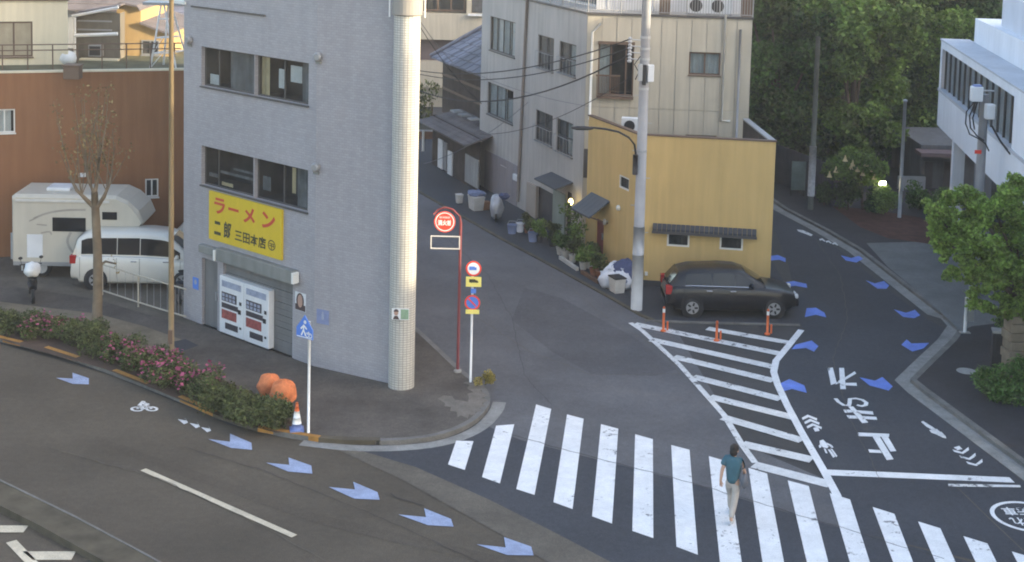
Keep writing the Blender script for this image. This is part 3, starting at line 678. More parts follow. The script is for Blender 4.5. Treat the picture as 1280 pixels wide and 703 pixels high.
sheet('road_patch', [(655, 360), (700, 372), (790, 420), (845, 462), (820, 470), (740, 468), (690, 440), (640, 400)], M('asphalt_patch', (.088, .088, .095), .9, .15, .6, .3, 90, grain=.15), .0095, None, 'structure')
# hatching beyond the median
paint('median_hatching', [(0, 657), (35.9, 657), (29, 665.7), (-20, 665.7), (-30, 657)], LINE_TAN, road)
paint('median_hatching', [(28, 689.4), (95, 689.4), (89, 700), (41, 700)], LINE_TAN, road)
rib('median_hatching', [(14, 678), (40, 705), (60, 730)], 0.22, LINE_TAN, road)
# iron covers
def cover(x, y, r, z, par, rim=STEEL):
    c = G(x, y, z); mb = MB(); mb.cyl(c, r, r, z - .01, z + .006, 20); mb.build('manhole_cover', CONC, par)
cover(1208, 464, .29, .112, None) if False else None
mc = MB(); c_ = G(1208, 464, .115); mc.cyl(c_, .28, .28, .10, .118, 24)
o = mc.build('manhole_cover', CONC); tag(o, 'pale round manhole cover set in the dark pavement on the right', 'manhole cover')

# ================================================================== GREY TILED CORNER BUILDING
B0 = G(392, 463)[:2]; _d = np.array([math.sin(-0.8405), math.cos(-0.8405)])
fB = Fac(B0 - (-_d) * 0 + _d * 20, B0); _ul, _ = fB.uv(229.5, 300); L0 = fB.a + fB.u * _ul
fA = Fac(L0, B0)
COLC = np.array([-2.78, 38.08]); COLR = 0.355
fC = Fac(B0, COLC)
ZT = 13.2
bld = thing('corner_building', 'grey tiled corner building with a round cream column and a ramen shop at street level', 'building', (*B0, 0))
w1 = fA.rect(251.9, 57.7, 317.5, 119.5); w2 = fA.rect(318.5, 69, 385.5, 132.6); w3 = fA.rect(251.9, 181.8, 316.5, 247.5); w4 = fA.rect(318, 197.5, 384.6, 266)
zt1 = (w1[3] + w2[3]) / 2; zb1 = (w1[2] + w2[2]) / 2; zt3 = (w3[3] + w4[3]) / 2; zb3 = (w3[2] + w4[2]) / 2
w1 = (w1[0], w1[1], zb1, zt1); w2 = (w2[0], w2[1], zb1, zt1); w3 = (w3[0], w3[1], zb3, zt3); w4 = (w4[0], w4[1], zb3, zt3)
d1u0, d1z1 = fA.uv(252.5, 322); d1u1, _ = fA.uv(272, 322); s1u0, s1z1 = fA.uv(279, 323); s1u1, _ = fA.uv(366, 353)
GZ = 0.12
door_h = (d1u0, d1u1, GZ, d1z1); shut_h = (s1u0, s1u1, GZ, s1z1)
mb = MB(); fA.wall(mb, 0, fA.L, 0.0, ZT, [w1, w2, w3, w4, door_h, shut_h], 0.16)
fC.wall(mb, 0, fC.L, 0.0, ZT)
side = np.array([COLC[0] + 0.22, COLC[1]]); back = side * (49.0 / 38.08); lback = L0 + np.array([-0.65, 0.76]) * 0 + np.array([0.35, 9.0])
fS = Fac(side, back); fS.wall(mb, 0, fS.L, 0, ZT)
fK = Fac(back, lback); fK.wall(mb, 0, fK.L, 0, ZT)
fL = Fac(lback, L0); fL.wall(mb, 0, fL.L, 0, ZT)
mb.poly([(*p, ZT) for p in (L0, B0, COLC, side, back, lback)])
mb.build('wall', TILE_GREY, bld)
mb = MB(); n = 28
for i in range(n):
    a, b = 2 * math.pi * i / n, 2 * math.pi * (i + 1) / n
    P = lambda t, z, r=COLR: (COLC[0] + r * math.cos(t), COLC[1] + r * math.sin(t), z)
    mb.quad(P(a, 0), P(b, 0), P(b, ZT), P(a, ZT), [(a * COLR, 0), (b * COLR, 0), (b * COLR, ZT), (a * COLR, ZT)])
col = mb.build('column', TILE_CREAM, bld, smooth=True)
zb = Vz(510, 19, COLC); mb = MB()
mb.lathe((*COLC, zb), [(COLR + .035, 0), (COLR + .06, .03), (COLR + .06, 2.2), (COLR, 2.25)], 28); mb.build('column_collar', TILE_CREAM, bld)
mb = MB()
for du in (-.47, .47):
    mb.tube([(COLC[0] + du, COLC[1] - .1, zb - .05), (COLC[0] + du, COLC[1] - .1, zb + 2.2)], .02, 6)
for k in range(5): mb.tube([(COLC[0] + .47, COLC[1] - .1, zb + .1 + .3 * k), (COLC[0] + .3, COLC[1] + .1, zb + .1 + .3 * k)], .015, 6)
mb.build('rung_rail', WHITE_PAINT, bld)
# windows with what shows behind them
window(fA, bld, w1, 2, DARK_FRAME, GLASS, [(.05, .22, .04, .3, CURTAIN_W), (.45, .95, .0, 1, CURTAIN_D)], .13, .045, True, 1, bars=[.28])
window(fA, bld, w2, 2, DARK_FRAME, GLASS, [(.02, .16, 0, 1, CURTAIN_Y), (.34, .46, .25, .72, CURTAIN_W), (.56, .76, .45, .85, CURTAIN_W), (.78, 1, 0, 1, CURTAIN_D)], .13, .045, True, 1, bars=[.5])
window(fA, bld, w3, 2, DARK_FRAME, GLASS, [(.03, .25, .2, .3, CURTAIN_D), (.28, .5, .05, .14, CURTAIN_Y), (.25, .9, .35, .42, CURTAIN_D), (.5, .9, .5, .56, CURTAIN_D)], .13, .045, True, 1, bars=[.27])
window(fA, bld, w4, 2, DARK_FRAME, GLASS, [(.05, .2, .2, .55, CURTAIN_D), (.6, .67, .3, .92, CURTAIN_Y), (.7, 1, 0, 1, CURTAIN_D)], .13, .045, True, 1, bars=[.5])
# ledge line high on the wall and slab at the roof corner
u0, z0 = fA.uv(240, 8.5); u1, z1 = fA.uv(332, 17); mb = MB(); fA.box(mb, u0, u1, (z0 + z1) / 2 - .05, (z0 + z1) / 2, 0.002, .05); mb.build('flashing', DARK_FRAME, bld)
mb = MB(); zz = (z0 + z1) / 2; fA.box(mb, -.55, .12, zz + .0, zz + .09, -1.5, .06); mb.build('roof_slab', WHITE_FRAME, bld)
# wall vents
for x, y in ((238, 50), (399, 71), (396, 209)):
    f_ = fA if x < 392 else fC
    u, z = f_.uv(x, y); c = f_.p(u, z, 0); ax = (*f_.n, 0); mb = MB()
    mb.lathe(c, [(.075, .002), (.13, .02), (.13, .10), (.09, .14)], 12, ax); v = mb.build('vent_hood', GREY_FRAME, bld)
    m2 = MB(); f_.box(m2, u - .09, u + .09, z - .20, z - .11, .003, .05); m2.build('vent_flap', CANOPY, v)
# canopy box over the shutter, left door, pilaster
mb = MB(); u0, zc0 = fA.uv(245, 306, .24); u1, zc1 = fA.uv(367, 341, .24); zc = (zc0 + zc1) / 2
um, _ = fA.uv(276, 310)
fA.box(mb, u0 + .05, um - .04, zc - .26, zc - .02, .003, .20); mb.build('canopy', CANOPY, bld, bevel=.02)
mb = MB(); fA.box(mb, um + .06, u1 - .08, zc - .34, zc + .05, .003, .23); mb.build('canopy', CANOPY, bld, bevel=.02)
for ue, zo in ((um - .06, 0), (u1 - .1, .05)):
    mb = MB(); fA.box(mb, ue, ue + .09, zc - .36 + zo, zc - .04 + zo, .03, .25); mb.build('canopy_end', WHITE_FRAME, bld, bevel=.01)
mb = MB(); fA.box(mb, d1u0 + .02, d1u1 - .02, GZ, d1z1 - .02, -.14, -.1); dr = mb.build('door', SHUTTER, bld)
mb = MB(); fA.box(mb, d1u1 - .16, d1u1 - .12, 1.0, 1.25, -.1, -.05); mb.build('handle', STEEL, dr)
zsl = GZ; k = 0
while zsl < s1z1 - .05:
    mb = MB(); h = min(.18, s1z1 - zsl - .01); fA.box(mb, s1u0 + .01, s1u1 - .01, zsl + .006, zsl + h, -.13, -.10 + .012 * (k % 2)); mb.build('shutter_slat', SHUTTER, bld); zsl += .185; k += 1
# small plates on the wall
def plate(fr, parent, x0, y0, x1, y1, mat, name, d=.012):
    u0, u1, z0, z1 = fr.rect(x0, y0, x1, y1); mb = MB(); fr.box(mb, u0, u1, z0, z1, .002, d); o = mb.build(name, mat, parent); return o, (u0, u1, z0, z1)
# ---- the yellow signboard
sg = thing('shop_sign', 'yellow signboard with red and black lettering under the lower windows', 'sign', fA.p(*fA.uv(262, 268), .02))
su0, su1, sz0, sz1 = fA.rect(261.2, 238, 351.4, 325.3, .08)
a0, zt_a = fA.uv(261.2, 238, .08); _, zb_a = fA.uv(261.8, 298.7, .08); _, zt_b = fA.uv(351.4, 262.9, .08); _, zb_b = fA.uv(351.4, 325.6, .08)
sz0, sz1 = (zb_a + zb_b) / 2, (zt_a + zt_b) / 2
mb = MB(); fA.box(mb, su0, su1, sz0, sz1, .004, .08); mb.build('board', SIGN_YEL, sg)
def sgn(u_a, u_b, z_a, z_b, body, mat, nm, bold):
    mb = MB(); text_on(mb, body, lambda a, b: fA.p(su0 + (su1 - su0) * (u_a + (u_b - u_a) * a), sz0 + (sz1 - sz0) * (z_a + (z_b - z_a) * b), .086), bold); return mb.build(nm, mat, sg)
sgn(.08, .235, .57, .90, 'ラ', SIGN_RED, 'lettering', .03); sgn(.28, .425, .71, .77, 'ー', SIGN_RED, 'lettering', .03)
sgn(.49, .65, .55, .87, 'メ', SIGN_RED, 'lettering', .035); sgn(.74, .92, .55, .88, 'ン', SIGN_RED, 'lettering', .035)
sgn(.08, .175, .13, .41, '二', SIGN_BLACK, 'lettering', .05); sgn(.215, .325, .10, .46, '郎', SIGN_BLACK, 'lettering', .03)
sgn(.375, .80, .12, .36, '三田本店', SIGN_BLACK, 'lettering', .025)
mb = MB()
for rad in (.155,):
    cu, cz = su0 + (su1 - su0) * .875, sz0 + (sz1 - sz0) * .245
    for i in range(20):
        a, b = 2 * math.pi * i / 20, 2 * math.pi * (i + 1) / 20
        mb.quad(*[fA.p(cu + r * 1.1 * math.cos(t), cz + r * math.sin(t), .086) for r, t in ((rad - .03, a), (rad - .03, b), (rad, b), (rad, a))])
    for q in ((-.11, .11, .03, .055), (-.11, .11, -.03, -.005), (-.02, .01, -.12, .03), (.07, .1, -.06, .04)): fA.quad(mb, cu + q[0], cu + q[1], cz + q[2], cz + q[3], .086)
mb.build('emblem', SIGN_BLACK, sg)
# ---- two white machines standing side by side at the shop front
vu0, vz1 = fA.uv(274.5, 344.5, .12); vu1, vz1b = fA.uv(336, 363.5, .12); vzt = (vz1 + vz1b) / 2; vm = (vu0 + vu1) / 2
for i, (a, b, lab) in enumerate(((vu0, vm - .008, 'white vending machine on the left of the pair at the ramen shop front'), (vm + .008, vu1, 'white vending machine nearer the wall poster, right of the pair at the ramen shop front'))):
    t = thing('vending_machine', lab, 'vending machine', fA.p((a + b) / 2, GZ, 0), 'vending machines at the ramen shop'); w = b - a; h = vzt - GZ - .06
    mb = MB(); fA.box(mb, a, b, GZ + .06, vzt, -.09, .12); mb.build('cabinet', PLASTIC_W, t, bevel=.015)
    mb = MB(); fA.box(mb, a + .05, b - .05, GZ, GZ + .06, -.08, .10); mb.build('plinth', DARK_METAL, t)
    Z = lambda f: GZ + .06 + h * f
    def pn(x0, x1, f0, f1, mat, nm, d=.132):
        mb = MB(); fA.box(mb, a + w * x0, a + w * x1, Z(f0), Z(f1), .122, d); return mb.build(nm, mat, t, bevel=.004)
    pn(.1, .9, .82, .93, PRINT_GREY, 'header_print', .128); pn(.1, .72, .57, .73, PLASTIC_DK, 'display_window'); pn(.1, .78, .45, .54, PLASTIC_DK, 'button_row')
    pn(.1, .72, .26, .42, PLASTIC_RED, 'red_panel'); pn(.25, .78, .09, .2, PLASTIC_DK, 'delivery_slot'); pn(.83, .92, .58, .64, DARK_METAL, 'coin_slot'); pn(.78, .9, .42, .5, DARK_METAL, 'bill_slot'); pn(.84, .92, .16, .2, DARK_METAL, 'return_cup')
    mb = MB()
    for r_ in range(2):
        for k in range(4): fA.box(mb, a + w * (.13 + .145 * k), a + w * (.23 + .145 * k), Z(.585 + .07 * r_), Z(.635 + .07 * r_), .1325, .136)
    mb.build('can_sample', PRINT_GREY, t)
# posters and stickers (flat prints, they hang on the wall)
def poster(x0, y0, x1, y1, fr, label, parts, mat=PLASTIC_W, name='poster'):
    u0, u1, z0, z1 = fr.rect(x0, y0, x1, y1, .01); t = thing(name, label, 'poster' if name == 'poster' else 'sign', fr.p((u0 + u1) / 2, z0, 0))
    mb = MB(); fr.box(mb, u0, u1, z0, z1, .003, .012); mb.build('sheet', mat, t)
    for (nm, a, b, c, e, m_, ell) in parts:
        mb = MB(); U = lambda f: u0 + (u1 - u0) * f; Zz = lambda f: z0 + (z1 - z0) * f
        if ell: mb.poly([fr.p(U((a + b) / 2 + (b - a) / 2 * math.cos(q)), Zz((c + e) / 2 + (e - c) / 2 * math.sin(q)), .0135 + .0015 * ell) for q in np.linspace(0, 2 * math.pi, 17)[:-1]])
        else: fr.quad(mb, U(a), U(b), Zz(c), Zz(e), .0135)
        mb.build(nm, m_, t)
    return t
poster(369, 364, 382, 391, fA, 'portrait poster on the grey wall beside the shop front', [('print', .02, .98, .02, .35, POSTER_DARK, 0), ('print', .12, .85, .1, .98, POSTER_DARK, 1), ('print', .25, .72, .18, .9, POSTER_SKIN, 2)])
poster(396, 386, 411, 407, fC, 'faded blue pedestrian notice on the grey wall', [('print', .4, .6, .3, .7, PRINT_GREY, 0), ('print', .42, .58, .72, .88, PRINT_GREY, 1)], M('faded_blue_print', (0.22, 0.26, 0.42), .7, .1, 5), 'wall_notice')
poster(241, 346, 248, 363, fA, 'small blue notice on the left pillar of the grey shop', [('print', .25, .75, .4, .85, PRINT_GREY, 1)], RETRO_BLUE, 'wall_notice')
# election-style board on the round column
cp = G(501, 486); zc_ = Vz(500, 394, cp); t = thing('poster', 'portrait board with a green half fixed to the round column', 'poster', (COLC[0], COLC[1] - COLR, zc_ - .2))
fP = Fac((COLC[0] - .36, COLC[1] - COLR - .03), (COLC[0] + .2, COLC[1] - COLR - .06)); pu0, pu1, pz0, pz1 = fP.rect(490, 385.5, 511, 400.5)
mb = MB(); fP.box(mb, pu0, pu1, pz0, pz1, -.015, .0); mb.build('sheet', PLASTIC_W, t); pw, ph = pu1 - pu0, pz1 - pz0
mb = MB(); fP.quad(mb, pu0 + pw * .52, pu1 - .01, pz0 + .02, pz1 - .02, .003); mb.build('print', POSTER_GREEN, t)
mb = MB(); mb.poly([fP.p(pu0 + pw * .25 + pw * .13 * math.cos(q), pz0 + ph * .62 + ph * .26 * math.sin(q), .003) for q in np.linspace(0, 6.28, 15)[:-1]]); mb.build('print', POSTER_SKIN, t)
mb = MB(); mb.poly([fP.p(pu0 + pw * .25 + pw * .15 * math.cos(q), pz0 + ph * .70 + ph * .24 * math.sin(q), .0045) for q in np.linspace(0, 3.14, 10)]); mb.build('print', POSTER_DARK, t)
mb = MB(); mb.poly([fP.p(pu0 + pw * .06, pz0 + .01, .003), fP.p(pu0 + pw * .44, pz0 + .01, .003), fP.p(pu0 + pw * .34, pz0 + ph * .34, .003), fP.p(pu0 + pw * .16, pz0 + ph * .34, .003)]); mb.build('print', POSTER_DARK, t)

# ================================================================== PALE FOUR-STOREY HOUSE WITH THE LONG SIDE ON THE ALLEY
W1 = G(726, 306)[:2]; WL = G(598, 231)[:2]; zW = Vz(735.3, 15.5, W1)
P2 = G(941, 22, zW)[:2]; fW = Fac(WL, W1); fX = Fac(W1, P2)
ph = thing('pale_house', 'pale four-storey house with a roof railing behind the yellow house', 'house', (*W1, 0))
rects = {}
for k, r in dict(a=(613, 20, 643.5, 72.5), b=(609.8, 102, 640.8, 156), c=(673, 43, 691.5, 90.5), d=(699.5, 51, 719.5, 97), e=(670, 136.5, 690, 184), f=(696, 147, 715.5, 197.5)).items(): rects[k] = fW.rect(*r)
gar = fW.rect(671, 232, 692, 305); gar = (gar[0], gar[1], 0.03, gar[3]); drr = fW.rect(707, 238, 713.5, 290); drr = (drr[0], drr[1], 0.03, drr[3])
rec = (fW.L - .33, fW.L - .001, *fX.rect(736, 53, 791, 121)[2:])
mb = MB(); fW.wall(mb, 0, fW.L, 0, zW, list(rects.values()) + [gar, drr], .14)
recX = (.0, *fX.rect(736, 53, 791, 121)[1:]); winX = fX.rect(861.6, 65, 900, 94.8); winL = fX.rect(857, 168.5, 895, 190)
WRET = fX.p(fX.L, 0, -9); WBK = fW.p(0, 0, -9)
f2 = Fac(P2, WRET); f2.wall(mb, 0, f2.L, 0, zW); f3 = Fac(WBK, WL); f3.wall(mb, 0, f3.L, 0, zW)
f4 = Fac(WRET, WBK); f4.wall(mb, 0, f4.L, 0, zW); mb.poly([(*p[:2], zW - .01) for p in (WL, W1, P2, WRET, WBK)])
recX = (.45, recX[1], recX[2], recX[3])
fX.wall(mb, 0, fX.L, 0, zW, [recX, winX, winL], .9 if False else .14, -.04)
mb.build('wall', WHITE_STUCCO, ph)
# cladding panels on the front
ncol = 11; edges = [fX.L * i / ncol for i in range(ncol + 1)]; zj = [0.0, fX.uv(760, 134.5)[1], zW - .08]
zj = [0.0, 2.9, zj[1], zj[2]]
for i in range(ncol):
    for j in range(3):
        cells = [(edges[i] + .012, edges[i + 1] - .012, zj[j] + .01, zj[j + 1] - .01)]
        for h in (recX, winX, winL):
            out = []
            for a, b, c, e in cells:
                if h[1] <= a or h[0] >= b or h[3] <= c or h[2] >= e: out.append((a, b, c, e)); continue
                if c < h[2]: out.append((a, b, c, h[2]))
                if e > h[3]: out.append((a, b, h[3], e))
                m0, m1 = max(c, h[2]), min(e, h[3])
                if a < h[0]: out.append((a, h[0], m0, m1))
                if b > h[1]: out.append((h[1], b, m0, m1))
            cells = out
        for a, b, c, e in cells:
            if b - a > .01 and e - c > .01: mb = MB(); fX.box(mb, a, b, c, e, -.038, 0); mb.build('cladding_panel', WHITE_PANEL, ph)
C_ = CURTAIN
window(fW, ph, rects['a'], 4, DARK_FRAME, GLASS, [(0, .24, 0, 1, C_), (.26, .42, .02, 1, CURTAIN_W), (.44, .74, 0, 1, C_), (.78, 1, 0, 1, CURTAIN_W)], .05, .045, True, 1)
window(fW, ph, rects['b'], 3, DARK_FRAME, GLASS, [(0, .66, 0, 1, C_), (.7, 1, 0, .7, C_)], .05, .045, True, 1)
for k in 'cdef': window(fW, ph, rects[k], 2, DARK_FRAME, GLASS, [(0, .48, 0, 1, CURTAIN_D), (.52, 1, 0, 1, C_ if k in 'df' else CURTAIN_D)], .05, .05, True, 2)
for k in 'cdef':   # window grilles
    a, b, c, e = rects[k]; mb = MB()
    for q in range(6): mb.tube([fW.p(a + (b - a) * q / 5, c - .02, .12), fW.p(a + (b - a) * q / 5, c + (e - c) * .5, .12)], .009, 5)
    for zz in (c, c + (e - c) * .5): mb.tube([fW.p(a - .03, zz, .0), fW.p(a - .03, zz, .12), fW.p(b + .03, zz, .12), fW.p(b + .03, zz, .0)], .012, 5)
    mb.build('grille', GREY_FRAME, ph)
window(fX, ph, winX, 2, BROWN, GLASS, [(0, 1, 0, 1, C_)], .06, .06, True, 1); window(fX, ph, winL, 2, BROWN, GLASS, [(0, 1, 0, 1, CURTAIN_D)], .06, .05, False, 1)
# balcony recess on the front
window(fX, ph, recX, 3, BROWN, GLASS, [(0, .32, 0, 1, C_)], .13, .06, False, 1, bars=[.36, .78])
a, b, c, e = recX; rl = MB(); mb = MB(); fX.box(mb, a - .02, b + .02, e - .05, e + .06, -.05, .06); mb.build('balcony_lintel', BROWN, ph); mb = MB(); fX.box(mb, a - .02, b + .02, c - .1, c, -.05, .18); mb.build('balcony_floor', BROWN, ph)
for q in range(15): rl.tube([fX.p(a - .02 + (b - a) * .62 * q / 14, c, .14), fX.p(a - .02 + (b - a) * .62 * q / 14, c + .78, .14)], .012, 5)
fX.box(rl, a - .06, a + (b - a) * .63, c + .76, c + .82, .11, .17); rl.build('balcony_rail', BROWN, ph)
# recessed balcony strip on the alley-side corner next to the yellow house
mb = MB(); u0, u1, z0, z1 = fW.rect(721, 186, 725.5, 222); fX.box(mb, .02, .45, Vz(728, 222, W1), Vz(728, 186, W1), .0, .05); mb.build('dark_screen', DARK_FRAME, ph)
# downpipes
def pipe(fr, pts, r, mat, d=.07, name='downpipe'):
    mb = MB(); P = [fr.p(*fr.uv(x, y, d), d) for x, y in pts]; mb.tube(P, r, 8)
    for q in (.2, .5, .8):
        p0, p1 = P[-2 if len(P) > 2 else 0], P[-1]
    return mb.build(name, mat, ph, smooth=True)
pipe(fW, [(659, -4), (655, 75), (648, 225), (647, 252)], .06, M('downpipe_taupe', (.25, .215, .19), .7, .1, 3)); pipe(fX, [(751, 30), (741, 40.5), (737, 150)], .05, WHITE_FRAME)
pipe(fX, [(907, 19), (901.5, 151), (912.5, 151.5)], .045, WHITE_FRAME); pipe(fX, [(925.7, 37), (920.5, 174)], .045, POLE_CONC)
# roof: slab edge, railing, set-back storey, air conditioners
mb = MB(); fX.box(mb, -.05, fX.L + .04, zW - .08, zW, -.03, .06); fW.box(mb, 0, fW.L + .04, zW - .082, zW - .002, -.03, .05); mb.build('roof_edge', DARK_FRAME, ph)
def railing(fr, u0, u1, z, h, nb, parent, mat, d=-.02, br=.011):
    mb = MB(); k = max(2, int((u1 - u0) / 1.15))
    for i in range(nb + 1): mb.tube([fr.p(u0 + (u1 - u0) * i / nb, z + .06, d), fr.p(u0 + (u1 - u0) * i / nb, z + h - .03, d)], br, 5, False)
    mb.build('baluster', mat, parent); mb = MB()
    for i in range(k + 1): mb.tube([fr.p(u0 + (u1 - u0) * i / k, z, d), fr.p(u0 + (u1 - u0) * i / k, z + h, d)], .026, 6)
    mb.build('post', mat, parent); mb = MB(); fr.box(mb, u0, u1, z + h - .03, z + h + .02, d - .03, d + .03); fr.box(mb, u0, u1, z + .05, z + .08, d - .015, d + .015); mb.build('rail', mat, parent)
rr = thing('roof_railing', 'dark balustrade round the roof of the pale house', 'railing', fX.p(0, zW, 0)); railing(fX, .02, fX.L, zW, 1.1, 60, rr, GREY_FRAME); railing(fW, fW.L - 6, fW.L, zW, 1.1, 26, rr, GREY_FRAME)
mb = MB(); f5 = Fac(fX.p(.3, 0, -1.5), fX.p(fX.L - .2, 0, -1.5)); f5.wall(mb, 0, f5.L, zW, zW + 3); f6 = Fac(fW.p(-.1, 0, -1.3), fW.p(fW.L - 1, 0, -1.3)); f6.wall(mb, 0, f6.L, zW, zW + 3); mb.build('upper_storey', M('upper_storey_white', (.55, .56, .58), .8, .06, 1, streak=.1), ph)
for x in (831, 934):
    u, z = fX.uv(x, 8); mb = MB(); fX.box(mb, u - .2, u + .2, zW, zW + 2.6, -.5, -.15); mb.build('roof_column', BROWN, ph)
mb = MB(); f6.box(mb, f6.L - 3.2, f6.L - .6, zW + .1, zW + 2.2, .003, .04); mb.build('roof_window', GLASS_DARK, ph)
for x, wd, lab in ((873, .8, 'white air conditioner with a round dark fan on the pale roof'), (900, .9, 'white air conditioner with a dark lid on the pale roof')):
    u, _ = fX.uv(x, 12, -.6); t = thing('air_conditioner', lab, 'air conditioner', fX.p(u, zW, -.6), 'air conditioners on the pale house roof'); mb = MB(); fX.box(mb, u - wd / 2, u + wd / 2, zW + .05, zW + .62, -.8, -.45); mb.build('casing', PLASTIC_W, t, bevel=.02)
    mb = MB(); mb.lathe(fX.p(u - .1, zW + .34, -.448), [(.24, 0), (.24, .015), (.05, .02)], 18, (*fX.n, 0)); mb.build('fan_grille', DARK_METAL, t)
    mb = MB(); fX.box(mb, u - wd / 2, u - wd / 2 + .1, zW, zW + .05, -.78, -.47); fX.box(mb, u + wd / 2 - .1, u + wd / 2, zW, zW + .05, -.78, -.47); mb.build('foot', DARK_METAL, t)
# ground floor on the alley
sh = fW.rect(607, 187, 646, 262); 
for k in range(9):
    mb = MB(); fW.box(mb, sh[0] + (sh[1] - sh[0]) * k / 9 + .004, sh[0] + (sh[1] - sh[0]) * (k + 1) / 9 - .004, .03, sh[3] - .0, .003, .035 + .008 * (k % 2)); mb.build('shutter_board', MAUVE, ph)
plate(fW, ph, 627, 206, 634, 210, POT_W, 'door_plate', .06)
mb = MB(); q = fW.rect(661, 227, 671, 300); fW.box(mb, q[0], q[1], .03, q[3], .003, .10); mb.build('pilaster', BEIGE_PIL, ph)
mb = MB(); fW.box(mb, gar[0] + .02, gar[1] - .02, .03, gar[3] - .02, -.13, -.1); mb.build('garage_shutter', M('dark_shutter', (.07, .07, .075), .6, .15, 2), ph)
mb = MB(); fW.box(mb, drr[0] + .02, drr[1] - .02, .03, drr[3] - .02, -.13, -.1); dd = mb.build('door', WOOD_DARK, ph)
mb = MB(); fW.box(mb, drr[1] - .14, drr[1] - .1, 1, 1.2, -.1, -.05); mb.build('handle', STEEL, dd)
mb = MB(); q = fW.rect(693, 236, 706.5, 300); fW.box(mb, q[0], q[1], .03, q[3], .003, .06); mb.build('green_panel', GREEN_PANEL, ph)
mb = MB(); q = fW.rect(689, 226, 715, 236); zc = fW.uv(700, 227)[1]; 
A = [fW.p(q[0], zc + .22, .004), fW.p(q[1] + .1, zc + .22, .004), fW.p(q[1] + .1, zc, .75), fW.p(q[0], zc, .75)]; mb.hexa([(x, y, z - .06) for x, y, z in (A[3], A[2], A[1], A[0])] + [A[3], A[2], A[1], A[0]]); mb.build('door_canopy', ROOF_DARK, ph)
mb = MB(); q = fW.rect(644.5, 217, 649.5, 227); fW.box(mb, q[0], q[1], q[2], q[3], .003, .14); mb.build('meter_box', PLASTIC_W, ph, bevel=.01)
u, z = fW.uv(713.4, 252.5, .35); lp = thing('door_lamp', 'small round lit lamp beside the doorway of the pale house', 'lamp', fW.p(u, z, .35)); mb = MB(); mb.blob(fW.p(u, z, .35), (.095, .095, .13), 1, 0); mb.build('globe', LAMP_Y, lp, smooth=True); mb = MB(); mb.tube([fW.p(u, z - .1, .35), fW.p(u, z - .75, .35), fW.p(u, .03, .35)], .022, 6); mb.build('stem', DARK_METAL, lp)

# ================================================================== YELLOW HOUSE
YC = G(793, 357)[:2]; YA = G(731, 320)[:2]; zY = float(np.mean([Vz(798, 170.5, YC), Vz(735, 144, YA)])); Y2 = G(970, 178, zY)[:2]; Y3 = G(935, 150, zY)[:2]
fY = Fac(YA, YC); fZ = Fac(YC, Y2)
yh = thing('yellow_house', 'yellow rendered house with small white windows behind the utility pole', 'house', (*YC, 0))
wS = fY.rect(774, 218, 786, 240); wF1 = fZ.rect(834, 291, 861.5, 309.5); wF2 = fZ.rect(900, 292, 928.5, 311); wF2 = (wF2[0], wF2[1], wF1[2], wF1[3])
yd = fY.rect(745, 272, 753.5, 325); yd = (yd[0], yd[1], .03, yd[3])
Y3 = np.array(Y2) + (np.array(Y3) - np.array(Y2)) * 1.0; Y4 = np.array(YA) + (np.array(Y3) - np.array(Y2)) * .15
mb = MB(); fY.wall(mb, 0, fY.L, 0, zY, [wS, yd], .12); fZ.wall(mb, 0, fZ.L, 0, zY, [wF1, wF2], .12); f7 = Fac(Y2, Y3); f7.wall(mb, 0, f7.L, 0, zY); f8 = Fac(Y3, YA); f8.wall(mb, 0, f8.L, 0, zY - 1.2)
mb.build('wall', YELLOW, yh)
mb = MB(); mb.poly([(*p, zY - 1.2) for p in (YA, YC, Y2, Y3)]); mb.build('flat_roof', ROOF_DARK, yh)
mb = MB(); fY.box(mb, -.02, fY.L, zY, zY + .05, -.16, .03); fZ.box(mb, .035, fZ.L + .03, zY + .001, zY + .051, -.16, .03); mb.build('coping', BROWN, yh)
mb = MB(); f7.box(mb, .04, f7.L, zY - .002, zY + .05, -.2, .03); mb.build('coping', GREY_FRAME, yh)
mb = MB(); fY.box(mb, 0, fY.L, zY - 1.2, zY - .003, -.15, -.002); fZ.box(mb, .16, fZ.L - .16, zY - 1.2, zY - .003, -.15, -.003); f7.box(mb, 0.16, f7.L, zY - 1.2, zY - .004, -.18, -.003); mb.build('parapet', WOOD_DARK, yh)
window(fY, yh, wS, 1, WHITE_FRAME, GLASS_DARK, [(0, 1, 0, 1, CURTAIN_D)], .02, .055, False, 1)
for w in (wF1, wF2): window(fZ, yh, w, 1, WHITE_FRAME, GLASS_DARK, [(0, 1, 0, 1, CURTAIN_D)], .02, .06, False, 1)
# tiled awning over the two windows
q = fZ.rect(816, 279.5, 946, 291.5, .18); za = fZ.uv(818, 279)[1]
aw = MB(); 
n = 22
for i in range(n):
    a, b = q[0] + (q[1] - q[0]) * i / n, q[0] + (q[1] - q[0]) * (i + 1) / n - .012
    mb = MB(); T = [fZ.p(a, za, .004), fZ.p(b, za, .004), fZ.p(b, za - .15, .22), fZ.p(a, za - .15, .22)]
    mb.hexa([(x, y, z - .07) for x, y, z in (T[3], T[2], T[1], T[0])] + [T[3], T[2], T[1], T[0]]); mb.build('awning_tile', ROOF_DARK, yh)
mb = MB(); fZ.box(mb, q[0] - .02, q[1] + .01, za - .31, za - .225, .17, .235); mb.build('awning_fascia', DARK_FRAME, yh)
